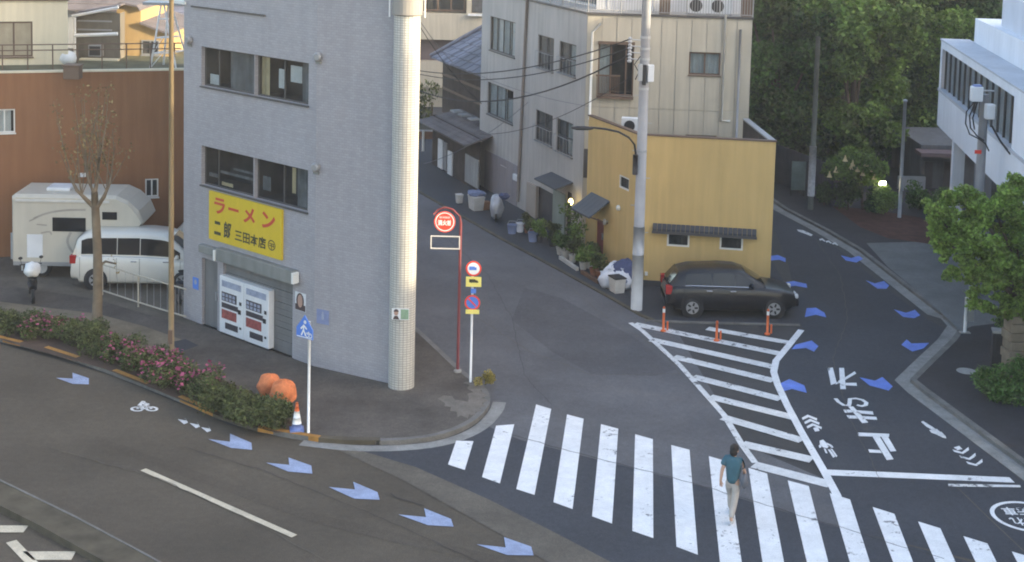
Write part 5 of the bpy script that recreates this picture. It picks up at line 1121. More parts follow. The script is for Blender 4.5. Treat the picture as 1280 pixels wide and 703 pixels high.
# street lamp arm on the pole, reaching left
t = thing('street_lamp', 'dark curved street lamp arm fixed to the concrete utility pole', 'street lamp', (b[0] - .2, b[1], zA)); Ya = b[1] - .2; P_ = [at(x, y, Ya) for x, y in ((795, 214), (795, 195), (793, 181), (786, 172), (773, 165), (757, 161.5), (738, 159.5))]
mb = MB(); mb.tube(P_, .035, 8); mb.build('arm', DARK_METAL, t, smooth=True)
mb = MB(); p = P_[-1]; mb.blob((p[0] - .25, p[1], p[2] - .03), (.38, .13, .07), 2, .03, 12, 6); mb.build('lamp_head', DARK_METAL, t, smooth=True)
mb = MB(); c = at(794, 205, Ya); mb.tube([(c[0], c[1], c[2] - .35), (c[0], c[1], c[2] + .3)], .085, 10); mb.build('ballast_box', DARK_METAL, t, smooth=True)
# pole on the right pavement with transformer boxes
b = G(1222, 330, .11); b = np.array([*PR + (-dR) * 10.5 + fM.n * 2.6, .11]); b = at(1224, 240, 47.5); b[2] = .11; RPOLE = b
zt_ = Vz(1231, 118, b); t = thing('utility_pole', 'short concrete pole with white boxes and looped cables in front of the white building', 'utility pole', (b[0], b[1], .11)); mb = MB(); mb.tube([(b[0], b[1], .11), (b[0], b[1], zt_)], [.17, .14], 14); mb.build('shaft', POLE_CONC, t, smooth=True)
for x0, y0, x1, y1, nm in ((1214, 108, 1227, 127, 'box'), (1232, 130, 1242, 149, 'box')):
    a, c = at(x0, y0, b[1] - .3), at(x1, y1, b[1] - .3); mb = MB(); mb.box(a[0], c[0], b[1] - .45, b[1] - .16, c[2], a[2]); mb.build('equipment_box', PLASTIC_W, t, bevel=.03)
mb = MB(); a, c = at(1217, 106, b[1] - .3), at(1226, 110, b[1] - .3); mb.box(a[0], c[0], b[1] - .42, b[1] - .2, c[2], a[2]); mb.build('box_cap', CONE_BLUE, t)
mb = MB(); mb.tube([at(1213, 113, b[1]), at(1243, 114, b[1])], .03, 6); mb.build('cross_arm', STEEL, t)
for q in ([(1218, 127), (1208, 140), (1207, 155), (1212, 168), (1224, 174), (1232, 180), (1236, 189)], [(1220, 127), (1212, 145), (1213, 160), (1221, 170), (1230, 176)], [(1222, 127), (1216, 148), (1218, 162)]):
    mb = MB(); mb.tube([at(x, y, b[1] - .3) for x, y in q], .025, 6); mb.build('cable_loop', CABLE, t, smooth=True)
mb = MB(); mb.tube([at(1240, 158, b[1]), at(1250, 176, b[1] - .5), at(1262, 192, b[1] - 1), at(1290, 210, b[1] - 2), at(1330, 222, b[1] - 4)], .035, 6); mb.build('cable', CABLE, t, smooth=True)
mb = MB(); c = at(1222, 190, b[1] - .2); mb.box(c[0] - .1, c[0] + .12, c[1] - .03, c[1], c[2] - .06, c[2] + .06); mb.build('red_tag', RETRO_RED, t)
# slim lamp post in the planting bed and wrapped pole by the wood
b = G(1124, 272, .12); zt_ = Vz(1131, 126, b); t = thing('slim_post', 'slim grey post standing in the red-brown planting bed', 'post', (b[0], b[1], .12)); mb = MB(); mb.tube([(b[0], b[1], .12), (b[0], b[1], zt_)], [.085, .07], 10); mb.build('shaft', STEEL, t, smooth=True); mb = MB(); mb.lathe((b[0], b[1], zt_ - .03), [(.1, 0), (.1, .05), (.03, .09)], 10); mb.build('cap', STEEL, t)
mb = MB(); mb.box(b[0] - .08, b[0] + .08, b[1] - .2, b[1] - .05, 1.3, 1.9); mb.build('control_box', STEEL, t)
b = G(1013, 262, .11); zt_ = Vz(1020, 46, b); t = thing('utility_pole', 'grey pole with a pale speckled wrap against the dark wood', 'utility pole', (b[0], b[1], .11)); mb = MB(); mb.tube([(b[0], b[1], .11), (b[0], b[1], zt_)], [.12, .10], 12); mb.build('shaft', M('pole_weathered_green', (.13, .14, .12), .9, .2, 2, streak=.2), t, smooth=True)
z0, z1 = Vz(1013, 245, b), Vz(1015, 183, b); mb = MB(); mb.tube([(b[0], b[1], z0), (b[0], b[1], z1)], .155, 12); mb.build('pale_wrap', M('speckled_wrap', (.42, .42, .42), .7, .25, 9), t, smooth=True)
# white sign post at the driveway corner
b = G(1206, 416, .115); zt_ = Vz(1208, 372, b); t = thing('sign_post', 'stubby white post with a grey back panel at the driveway corner', 'post', (b[0], b[1], .115)); mb = MB(); mb.tube([(b[0], b[1], .1), (b[0], b[1], zt_)], .055, 10); mb.build('shaft', WHITE_PAINT, t, smooth=True); mb = MB(); mb.box(b[0] + .05, b[0] + .26, b[1] - .02, b[1] + .02, zt_ - .75, zt_); mb.build('back_panel', STEEL, t); mb = MB(); mb.obox(b, (1, 0), .16, .1, .1, .135); mb.build('foot_plate', CONC, t)
# hydrant sign on its red pole
def disc(mb, c, r, n_, ax, r0=0.0, d=0.0):
    ax = Vector((*ax[:2], 0)).normalized(); u = Vector((-ax.y, ax.x, 0)); c = Vector(c) + ax * d
    for i in range(n_):
        a, b_ = 2 * math.pi * i / n_, 2 * math.pi * (i + 1) / n_; f = lambda q, rr: c + u * (rr * math.cos(q)) + Vector((0, 0, rr * math.sin(q)))
        if r0 > 0: mb.quad(f(a, r0), f(b_, r0), f(b_, r), f(a, r))
        else: mb.add([c, f(a, r), f(b_, r)], [(0, 1, 2)])
AX = np.array([-.06, -1.0])
b = G(572, 465, GP); HY = b; zt_ = Vz(574, 268, b); t = thing('hydrant_sign', 'round red hydrant sign on a dark red pole by the side street', 'sign', (b[0], b[1], GP))
mb = MB(); P_ = [(b[0], b[1], GP), (b[0], b[1], zt_ - .25), (b[0] - .03, b[1], zt_ - .06)] + [tuple(at(x, y, b[1])) for x, y in ((571, 267), (566, 262), (557, 259.5), (548, 262), (542, 268))]; mb.tube(P_, [.042, .04] + [.028] * 6, 10); mb.build('pole', RED_POLE, t, smooth=True)
mb = MB(); mb.lathe((b[0], b[1], GP), [(.11, 0), (.11, .05), (.05, .08)], 12); mb.build('foot', CONC, t)
c = at(556, 277.5, b[1] - .03); R_ = .30
mb = MB(); mb.lathe(c - np.array([*AX, 0]) * .02, [(R_, 0), (R_, .02)], 32, (*AX, 0)); mb.build('back', SIGN_BACK, t)
mb = MB(); disc(mb, c, R_, 32, AX, .265, .004); mb.build('rim', RETRO_RED, t); mb = MB(); disc(mb, c, .265, 32, AX, .24, .004); mb.build('ring', RETRO_WHITE, t); mb = MB(); disc(mb, c, .24, 32, AX, 0, .004); mb.build('face', RETRO_RED, t)
mb = MB(); text_on(mb, '消火栓', lambda a, q: (c[0] - .195 + .39 * a, c[1] - .014, c[2] - .105 + .16 * q), .03); mb.build('lettering', RETRO_WHITE, t)
mb = MB(); text_on(mb, 'FIRE HYDRANT', lambda a, q: (c[0] - .15 + .30 * a, c[1] - .014, c[2] + .10 + .05 * q), .01); mb.build('lettering', RETRO_WHITE, t)
a0_, a1_ = at(538.5, 294, b[1]), at(575, 311.5, b[1]); mb = MB(); 
for q in ([a0_[0], a1_[0], a0_[2] - .03, a0_[2]], [a0_[0], a1_[0], a1_[2], a1_[2] + .03], [a0_[0], a0_[0] + .03, a1_[2] + .03, a0_[2] - .03], [a1_[0] - .03, a1_[0], a1_[2] + .03, a0_[2] - .03]): mb.box(q[0], q[1], b[1] - .06, b[1] - .035, q[2], q[3])
mb.build('empty_frame', POT_W, t)
# regulation signs on the white pole
b = G(588, 478, GP); t = thing('regulation_sign', 'white pole with two round road signs and yellow supplementary plates by the side street', 'sign', (b[0], b[1], GP)); zt_ = Vz(592, 328, b); mb = MB(); mb.tube([(b[0], b[1], GP), (b[0], b[1], zt_)], .033, 10); mb.build('pole', WHITE_PAINT, t, smooth=True)
R_ = .215; c1_, c2_ = at(592, 336, b[1] - .04), at(590.5, 378.5, b[1] - .04)
def round_sign(c, face, inner_mat):
    mb = MB(); mb.lathe(c - np.array([*AX, 0]) * .02, [(R_, 0), (R_, .02)], 28, (*AX, 0)); o = mb.build('sign_plate', SIGN_BACK, t)
    mb = MB(); disc(mb, c, R_, 28, AX, R_ * .78, .004); mb.build('rim', RETRO_RED, o); mb = MB(); disc(mb, c, R_ * .78, 28, AX, 0, .004); mb.build('face', inner_mat, o); return o
o1 = round_sign(c1_, None, RETRO_WHITE)
def poly_on(c, pts, mat, par, d=.012, nm='symbol'): mb = MB(); mb.poly([(c[0] + x, c[1] - d, c[2] + z) for x, z in pts]); return mb.build(nm, mat, par)
LORRY = [(-.11, -.05), (-.11, .05), (.03, .05), (.03, .03), (.07, .03), (.11, -.005), (.11, -.05)]
poly_on(c1_, [(x * 1.05, z + .01) for x, z in LORRY], RETRO_BLUE, o1, .009); o2 = round_sign(c2_, None, RETRO_BLUE)
mb = MB(); mb.quad(*[(c2_[0] + x, c2_[1] - .010, c2_[2] + z) for x, z in ((-.13, .10), (-.10, .13), (.13, -.10), (.10, -.13))]); mb.build('bar', RETRO_RED, o2)
def plate2(x0, y0, x1, y1, mat, nm='plate'):
    a, c = at(x0, y0, b[1] - .05), at(x1, y1, b[1] - .05); mb = MB(); mb.box(a[0], c[0], b[1] - .06, b[1] - .04, c[2], a[2]); return mb.build(nm, mat, t, bevel=.008), ((a + c) / 2)
p1, pc = plate2(582.5, 346, 601.5, 359, RETRO_YEL, 'supplementary_plate'); poly_on(pc, [(-.12, -.01), (-.12, .075), (.04, .075), (.05, .055), (.09, .05), (.13, .01), (.13, -.02), (.1, -.02), (.09, -.035), (.07, -.02), (-.05, -.02), (-.06, -.035), (-.08, -.02)], SIGN_BLACK, p1, .013)
plate2(588.5, 361, 595, 367, RETRO_BLUE, 'small_plate'); plate2(582, 387, 599, 393, RETRO_YEL, 'supplementary_plate')
# crossing sign on the white pole at the kerb
b = G(385.5, 541, GP); t = thing('crossing_sign', 'blue five-sided crossing sign on a slim white pole at the kerb', 'sign', (b[0], b[1], GP)); mb = MB(); mb.tube([(b[0], b[1], GP), (b[0], b[1], Vz(387, 402, b))], .034, 10); mb.build('pole', WHITE_PAINT, t, smooth=True)
ca = math.radians(20); su = Vector((.82, -.57, 0)); sn = Vector((-.57, -.82, 0)); c = Vector(at(381, 411, b[1] - .06)); cvt = lambda x, z, d: c + su * x + Vector((0, 0, z)) + sn * d
PENT = [(-.27, -.24), (.27, -.24), (.27, .0), (.0, .34), (-.27, .0)]
mb = MB(); F_ = [cvt(x, z, .012) for x, z in PENT]; Bk = [cvt(x, z, -.012) for x, z in PENT]; mb.add(F_ + Bk, [(0, 1, 2, 3, 4), (9, 8, 7, 6, 5)] + [(i, i + 5, (i + 1) % 5 + 5, (i + 1) % 5) for i in range(5)]); o = mb.build('sign_plate', RETRO_BLUE, t)
def sym(paths, par, w=.025):
    mb = MB()
    for q in paths:
        for (x0, z0), (x1, z1) in zip(q[:-1], q[1:]):
            L_ = math.hypot(x1 - x0, z1 - z0); nx, nz = -(z1 - z0) / L_ * w / 2, (x1 - x0) / L_ * w / 2; mb.quad(cvt(x0 + nx, z0 + nz, .016), cvt(x1 + nx, z1 + nz, .016), cvt(x1 - nx, z1 - nz, .016), cvt(x0 - nx, z0 - nz, .016))
    return mb
circ = lambda x, z, r: [(x + r * math.cos(q), z + r * math.sin(q)) for q in np.linspace(0, 6.283, 11)]
mb = sym([[(-.02, .1), (-.03, -.03), (-.1, -.18)], [(-.03, -.03), (.05, -.18)], [(-.12, -.02), (-.02, .08), (.08, .0)], circ(.02, .17, .03)], o, .04); mb.build('walker_symbol', RETRO_WHITE, o)
mb = sym([circ(.1, -.14, .055), circ(.2, -.14, .05), [(.1, -.14), (.14, -.05), (.2, -.14)]], o, .02); mb.build('bicycle_symbol', RETRO_WHITE, o); mb = sym([[(-.25, -.215), (.25, -.215)]], o, .02); mb.build('border', RETRO_WHITE, o)
# traffic cone, orange sack covers
b = G(371, 538, GP); t = thing('traffic_cone', 'blue and white traffic cone with an orange tip at the end of the hedge', 'cone', (b[0], b[1], GP)); mb = MB(); mb.obox(b, (1, .2), .17, .17, GP, GP + .04); mb.build('base', CONE_BLUE, t)
prof = [(.14, .04), (.115, .18), (.09, .33), (.062, .5), (.04, .62), (.03, .72)]
for i, (m_, nm) in enumerate(((CONE_BLUE, 'lower_band'), (RETRO_WHITE, 'white_band'), (RETRO_WHITE, 'white_band'), (ORANGE, 'tip'), (ORANGE, 'tip'))): mb = MB(); mb.lathe((b[0], b[1], GP), [prof[i], prof[i + 1]], 16); mb.build(nm, m_, t, smooth=True)
for i, (x, y, r, lab) in enumerate(((337, 498, .34, 'orange sheeted bundle further from the cone, behind the hedge end'), (354, 506, .36, 'orange sheeted bundle nearer the cone with a white hem'))):
    c = G(x, y, GP); t = thing('orange_bundle', lab, 'bundle', (c[0], c[1], GP), 'orange bundles behind the hedge'); mb = MB(); mb.blob((c[0], c[1], GP + .33), (r * .95, r * .75, .33), 11 + i, .08, 24, 16, .9); mb.build('cover', ORANGE_BAG, t, smooth=True)
    mb = MB(); mb.lathe((c[0], c[1], GP), [(r * .62, 0), (r * .66, .1), (r * .6, .14)], 14); mb.build('hem', CURTAIN_W, t)
# three orange delineator posts in front of the black car
for (x, y, zf, lab) in ((829, 415, .78, 'orange delineator post at the left end of the black car'), (895.5, 427, .62, 'orange delineator post in front of the black car doors'), (959, 419, .8, 'orange delineator post by the bonnet of the black car')):
    b = G(x, y); t = thing('delineator_post', lab, 'bollard', b, 'orange delineator posts on the hatched island'); mb = MB(); mb.lathe((b[0], b[1], 0.02), [(.09, 0), (.09, .03), (.06, .05)], 14); mb.build('base', ORANGE, t); mb = MB(); mb.tube([(b[0], b[1], .05), (b[0], b[1], zf)], .04, 12); mb.lathe((b[0], b[1], zf), [(.04, 0), (.025, .03)], 12); mb.build('shaft', ORANGE, t, smooth=True)
    for f in ((.80,) if zf > .7 else ()): mb = MB(); mb.tube([(b[0], b[1], zf * f), (b[0], b[1], zf * f + .12)], .0425, 12); mb.build('reflective_band', RETRO_WHITE, t)
    mb = MB(); mb.tube([(b[0] + .14, b[1] + .12, .02), (b[0] + .14, b[1] + .12, .3)], .03, 8); mb.build('stub', ORANGE, t)
# dark bin and stone gate pillar at the right edge
b = G(1247, 462, .11); t = thing('dark_bin', 'tall dark cabinet standing against the rough stone pillar on the right', 'cabinet', (b[0], b[1], .11)); z1 = Vz(1250, 415, b); mb = MB(); mb.obox(b, (.97, -.2), .2, .2, .11, z1); mb.build('body', DARK_METAL, t, bevel=.02); mb = MB(); mb.obox(b, (.97, -.2), .22, .22, z1, z1 + .06); mb.build('lid', CONC, t, bevel=.01); mb = MB(); mb.obox((b[0] - .02, b[1] - .21), (.97, -.2), .14, .012, z1 - .5, z1 - .1); mb.build('flap', BLACK_RUB, t)
b = G(1272, 470, .11); t = thing('stone_pillar', 'rough brownish stone pillar under the bright maple at the right edge', 'pillar', (b[0], b[1], .11)); rs = random.Random(3)
for k in range(8):
    for j in range(2): mb = MB(); z = .11 + k * .27; o_ = -.2 + .4 * j; mb.obox((b[0] + o_ + rs.uniform(-.02, .02), b[1] + rs.uniform(-.03, .03)), (1, .1), .19 + (.03 if k % 2 == j else 0), .3, z, z + .26); mb.build('stone', STONE, t, bevel=.03)
# overhead cables from the concrete pole
b = UP; n_c = 0
def cable(a, c, sag, lab, r=.02, mat=CABLE):
    a, c = np.array(a), np.array(c); P_ = [a * (1 - f) + c * f - np.array([0, 0, sag * 4 * f * (1 - f)]) for f in np.linspace(0, 1, 17)]; mb = MB(); mb.tube(P_, r, 5); o = mb.build('overhead_cable', mat); tag(o, lab, 'cable', 'overhead cables across the alley'); return o
Z = lambda y: Vz(802, y, b)
bx = (b[0] - .45, b[1] - .14)
far1, far2, far3 = at(455, 105, 74), at(470, 128, 70), at(480, 50, 72)
cable((*bx, Z(48)), at(520, 88, 66), .55, 'topmost black cable sagging from the concrete pole across the pale house', .022)
cable((*bx, Z(59)), at(520, 92, 66), .62, 'second black cable sagging across the pale house just under the topmost one', .02)
cable((*bx, Z(67)), at(520, 112, 66), 1.0, 'thick black cable with the deepest sag across the pale house', .028)
cable((*bx, Z(96)), at(600, 168, 62), .5, 'thin cable from the pole down to the lower alley end of the pale house', .012)
cable(at(660, 128, 58), at(530, 205, 62), .35, 'pale thin wire slanting down over the old tiled house', .012, CABLE_G)
cable(at(524, 25, 60), at(566, 78, 66), .1, 'grey wire running from the column top down to the tiled roof ridge', .014, CABLE_G); cable(at(524, 32, 60), at(602, 130, 64), .25, 'dark wire passing in front of the old tiled house below its upper roof', .016)
cable(at(601, 95, 62), at(735, 133, 52.5), .15, 'thin wire along the pale house side wall above its lower row of windows', .010, CABLE_G)
cable((b[0] + .1, b[1], Z(60)), at(1020, 125, 62), 1.4, 'thin wire from the concrete pole to the wood on the right', .009, CABLE_G) if False else None

# ================================================================== ADDED UNSEEN BLOCKS (right of view; heights and gap set to shade the street)
def block(q0, q1, h, lab, S0=34.0, D=14.0):
    sx = np.array([math.sin(SUN_AZ), math.cos(SUN_AZ)]); qx = np.array([-sx[1], sx[0]]); c = sx * (S0 + D / 2) + qx * ((q0 + q1) / 2)
    t = thing('shade_block', lab, 'building', (*c, 0)); mb = MB(); mb.obox(c, qx, (q1 - q0) / 2, D / 2, 0, h); mb.build('wall', CONC, t); fl = int(h / 3.4)
    for k in range(fl):
        mb = MB(); mb.obox(c, qx, (q1 - q0) / 2 - .6, D / 2 + .03, k * 3.4 + 1.1, k * 3.4 + 2.7); mb.build('window_band', GLASS_DARK, t)
    mb = MB(); mb.obox(c, qx, (q1 - q0) / 2 + .15, D / 2 + .15, h, h + .3); mb.build('parapet', GREY_LEDGE, t)
block(4, 34.45, 22.2, 'tall grey block added to shade the crossing, out of view on the right')
block(34.5, 37.2, 15.9, 'narrow low block added as a sun gap for the column and signs, out of view on the right')
block(37.3, 61, 20.9, 'middle-height block added to shade the houses, out of view on the right')
block(61.2, 110, 24, 'long block added to shade the wood, out of view on the right')

# ================================================================== THINGS LEFT ALONG THE ALLEY WALL
def ap(x, y): return G(x, y, .03)
def bin_box(x, y, w, d, h, mat, lab, lidm=None, name='bin', cat='bin', grp=None):
    c = ap(x, y); t = thing(name, lab, cat, c, grp); mb = MB(); u = fW.u; v = np.array([-u[1], u[0]])
    q0 = [c[:2] + u * a * w * .42 + v * e * d * .42 for a, e in ((-1, -1), (1, -1), (1, 1), (-1, 1))]; q1 = [c[:2] + u * a * w * .5 + v * e * d * .5 for a, e in ((-1, -1), (1, -1), (1, 1), (-1, 1))]
    mb.hexa([(*p, .03) for p in q0] + [(*p, .03 + h) for p in q1]); mb.build('body', mat, t, bevel=.02); mb = MB(); mb.obox(c, u, w * .53, d * .53, .03 + h, .07 + h); mb.build('rim', lidm or mat, t, bevel=.01); return t, c
t, c = bin_box(595, 262, .75, .5, .55, POT_W, 'large white tub under a blue sheet at the near end of the alley bins', POT_W, 'tub', 'tub'); mb = MB(); mb.blob((c[0], c[1], .72), (.36, .26, .14), 3, .2); o = mb.build('blue_sheet', BAG_BLUE); tag(o, 'crumpled blue sheet lying on the large white tub', 'sheet')
c = ap(620, 275); t = thing('covered_scooter', 'silver cloth covered scooter standing against the mauve shutter', 'scooter', c); mb = MB(); mb.blob((c[0], c[1], .55), (.28, .5, .52), 21, .1, 16, 12, .8); mb.build('cover', SILVER, t, smooth=True)
for dy in (-.36, .36): mb = MB(); mb.lathe((c[0] - .04, c[1] + dy, .25), [(.22, 0), (.22, .08)], 16, (1, 0, 0)); mb.build('wheel', BLACK_RUB, t)
mb = MB(); mb.blob((c[0] + .3, c[1] + .1, 1.0), (.25, .2, .12), 8, .2); o = mb.build('navy_sheet', NET_BLUE); o.name = 'handlebar_cover'; o.parent = t; o.location = -t.location
bin_box(574, 254, .28, .28, .35, POT_W, 'small white pail standing alone at the far end of the alley bins', None, 'pail', 'pail')
t, c = bin_box(606, 262, .35, .4, .3, M('brown_crate', (.25, .13, .07), .8, .15, 3), 'brown crate between the white tub and the silver covered scooter', None, 'crate', 'crate')
for x, y, r, m_, lab in ((640, 292, .2, BAG_BLUE, 'blue bucket by the pots in front of the pale house'), (650, 290, .17, BAG_W, 'round white pot next to the blue bucket'), (666, 302, .2, BAG_BLUE, 'pale blue watering bucket by the garage shutter')):
    c = ap(x, y); t = thing('bucket', lab, 'bucket', c, 'buckets by the pale house'); mb = MB(); mb.lathe(c, [(r * .75, 0), (r, .34), (r * 1.06, .36), (r * .9, .36), (r * .7, .08)], 14); mb.build('body', m_, t, smooth=True); mb = MB(); mb.tube([c + np.array([-r, 0, .34]), c + np.array([-r * .6, 0, .5]), c + np.array([r * .6, 0, .5]), c + np.array([r, 0, .34])], .012, 5); mb.build('handle', STEEL, t)
# potted plants in a row
pots = [(659, 291, .5, .30, POT_T, LEAF_HEDGE, 'low mixed plant in a clay pot behind the round white pot'), (675, 303, .65, .34, POT_K, LEAF_MID, 'dark leafy plant in a black pot in front of the garage shutter'), (690, 308, .8, .34, POT_K, LEAF_HEDGE, 'yellowish bushy plant in a dark pot left of the green panel'), (700, 318, .6, .3, POT_W, LEAF_MID, 'short plant in a white pot below the green panel'),
        (707, 322, 1.1, .42, POT_W, LEAF_DK, 'dark upright plant in a pale pot below the lit lamp'), (716, 316, 1.7, .55, POT_K, LEAF_MID, 'tallest pot plant, dark green, beside the doorway of the pale house'), (716, 328, .75, .34, POT_W, LEAF_HEDGE, 'plant in the foremost white pot of the group left of the hooded door'), (724, 325, 1.2, .5, POT_K, LEAF_MID, 'wide bushy plant left of the hooded door of the yellow house'),
        (729, 337, .8, .38, POT_W, LEAF_MID, 'leafy plant in a white pot under the hooded door'), (737, 335, .85, .42, POT_W, LEAF_HEDGE, 'light green plant in the paler pot right of the hooded door'), (742, 345, .55, .36, POT_T, LEAF_MID, 'low plant in a clay pot along the yellow wall'), (751, 348, .6, .42, POT_T, LEAF_HEDGE, 'spreading plant in a clay pot nearest the rubbish bags'), (664, 296, .35, .26, POT_T, LEAF_HEDGE, 'small rust coloured pot plant behind the pale blue watering bucket')]
for i, (x, y, h, r, pm, lm, lab) in enumerate(pots):
    c = ap(x, y); t = thing('potted_plant', lab, 'potted plant', c, 'potted plants along the alley wall'); ph_ = .26; pr = .15 if r < .4 else .19
    mb = MB(); mb.lathe(c, [(pr * .7, 0), (pr, ph_), (pr * 1.1, ph_), (pr * 1.1, ph_ + .03), (pr * .9, ph_ + .03), (pr * .85, ph_ - .03)], 12); mb.build('pot', pm, t, smooth=False)
    mb = MB(); mb.tube([c + np.array([0, 0, ph_ - .03]), c + np.array([.03, 0, ph_ + h * .5])], .02, 5); mb.build('stem', TRUNK, t)
    rg = random.Random(i); cl = [(c[0] + rg.uniform(-r, r) * .55, c[1] + rg.uniform(-r, r) * .55, c[2] + ph_ + h * rg.uniform(.15, .85), r * .55) for _ in range(7)]
    leaves('foliage', lm, t, clump_points(cl, 420, i, .3), .13, seed=i)
# rubbish bags under a navy net and the pale boxes beside them
c = ap(772, 360); RBX = c
for i, (dx, dy, dz, r, lab) in enumerate(((-.32, .05, .28, .34, 'white rubbish bag at the left of the heap by the utility pole'), (.15, -.05, .30, .36, 'white rubbish bag in the middle of the heap by the utility pole'), (-.1, .3, .45, .36, 'white rubbish bag on top of the heap, half under the navy net'))):
    t = thing('rubbish_bag', lab, 'rubbish bag', (c[0] + dx, c[1] + dy, .03), 'rubbish bags by the utility pole'); mb = MB(); mb.blob((c[0] + dx, c[1] + dy, dz), (r, r * .85, r), 30 + i, .12, 16, 10, .75); mb.build('bag', BAG_W, t, smooth=True); mb = MB(); mb.lathe((c[0] + dx, c[1] + dy, dz + r * .85), [(.05, 0), (.03, .06), (.08, .13)], 8); mb.build('tied_neck', BAG_W, t)
    mb = MB(); mb.blob((c[0] + dx + .05, c[1] + dy - r * .35, dz + .05), (r * .45, r * .55, r * .3), 40 + i, .1); mb.build('blue_print', BAG_BLUE, t, smooth=True)
t = thing('navy_net', 'navy net draped over the back of the rubbish heap', 'net', (c[0] + .35, c[1] + .2, .03)); mb = MB(); mb.blob((c[0] + .28, c[1] + .22, .45), (.5, .4, .52), 51, .12, 18, 10, .8); mb.build('mesh_sheet', NET_BLUE, t, smooth=True)
t, c2_ = bin_box(771, 365, .55, .42, .5, POT_W, 'pale open-topped box in front of the rubbish bags', BLACK_RUB, 'crate', 'box'); bin_box(757, 356, .3, .3, .42, BAG_W, 'small white tub at the left foot of the rubbish heap', None, 'tub', 'tub')
# low planter kerb blocks under the plants
for (x0, y0), (x1, y1) in (((700, 325), (722, 340)), ((727, 343), (748, 356))):
    P_ = gp([(x0, y0), (x1, y1)]); t_ = thing('planter_edge', 'low brown planter edge under the %s pots' % ('left-hand' if x0 == 700 else 'right-hand'), 'planter', (*P_[0], .03)); n_ = 6
    for k in range(n_):
        a, e = P_[0] * (1 - k / n_) + P_[1] * k / n_, P_[0] * (1 - (k + .92) / n_) + P_[1] * (k + .92) / n_; u = (e - a) / np.hypot(*(e - a)); mb = MB(); mb.obox((a + e) / 2, u, np.hypot(*(e - a)) / 2, .05, .03, .16); mb.build('block', BRICKRED if x0 != 700 else POT_W, t_)
# front fence of the car park and the board on the post
FENCE_P = M('fence_pale_paint', (.40, .36, .29), .6, .1, 3)
t = thing('pipe_fence', 'pale pipe fence with wide bars in front of the white minivan', 'fence', G(173, 384, .125)); FY = G(173, 384, .125)[1]
tp, bt = [(128, 335), (173, 342.5), (212, 354.5), (232, 361)], [(128, 369), (173, 384), (212, 396), (232, 402)]
bp_ = [G(x, y, .125) for x, y in bt]; tz = [Vz(x, y, p) for (x, y), p in zip(tp, bp_)]; hT = float(np.mean(tz))
for p in bp_[:3]: mb = MB(); mb.tube([(p[0], p[1], .12), (p[0], p[1], hT)], .03, 8); mb.build('post', FENCE_P, t)
for h_ in (hT, .28): 
    mb = MB(); mb.tube([(p[0], p[1], h_) for p in bp_], .026, 8); mb.build('rail', FENCE_P, t)
for i in range(14): f = i / 14 * 3; k = int(f); p = bp_[k] * (1 - f + k) + bp_[min(k + 1, 3)] * (f - k); mb = MB(); mb.tube([(p[0], p[1], .28), (p[0], p[1], hT)], .007, 5); mb.build('bar', GREY_FRAME, t)
b = G(28, 338, .13); t = thing('notice_board', 'grey notice board on a white post in front of the camper van', 'board', b); z1, z0 = Vz(28, 290, b), Vz(28, 312, b); mb = MB(); mb.tube([(b[0], b[1], .12), (b[0], b[1], z1)], .03, 8); mb.build('post', WHITE_PAINT, t); mb = MB(); a, c = at(13.5, 291, b[1] - .03), at(26.5, 324, b[1] - .03); mb.box(a[0], c[0], b[1] - .06, b[1] - .03, c[2], a[2]); mb.build('board', STEEL, t); mb = MB(); a, c = at(17, 288.5, b[1] + .05), at(41, 309, b[1] + .05)
for q in ((a[0], c[0], a[2] - .03, a[2]), (a[0], a[0] + .03, c[2], a[2] - .03), (c[0] - .03, c[0], c[2], a[2] - .03)): mb.box(q[0], q[1], b[1] + .03, b[1] + .06, q[2], q[3])
mb.build('hoop', GREY_FRAME, t)

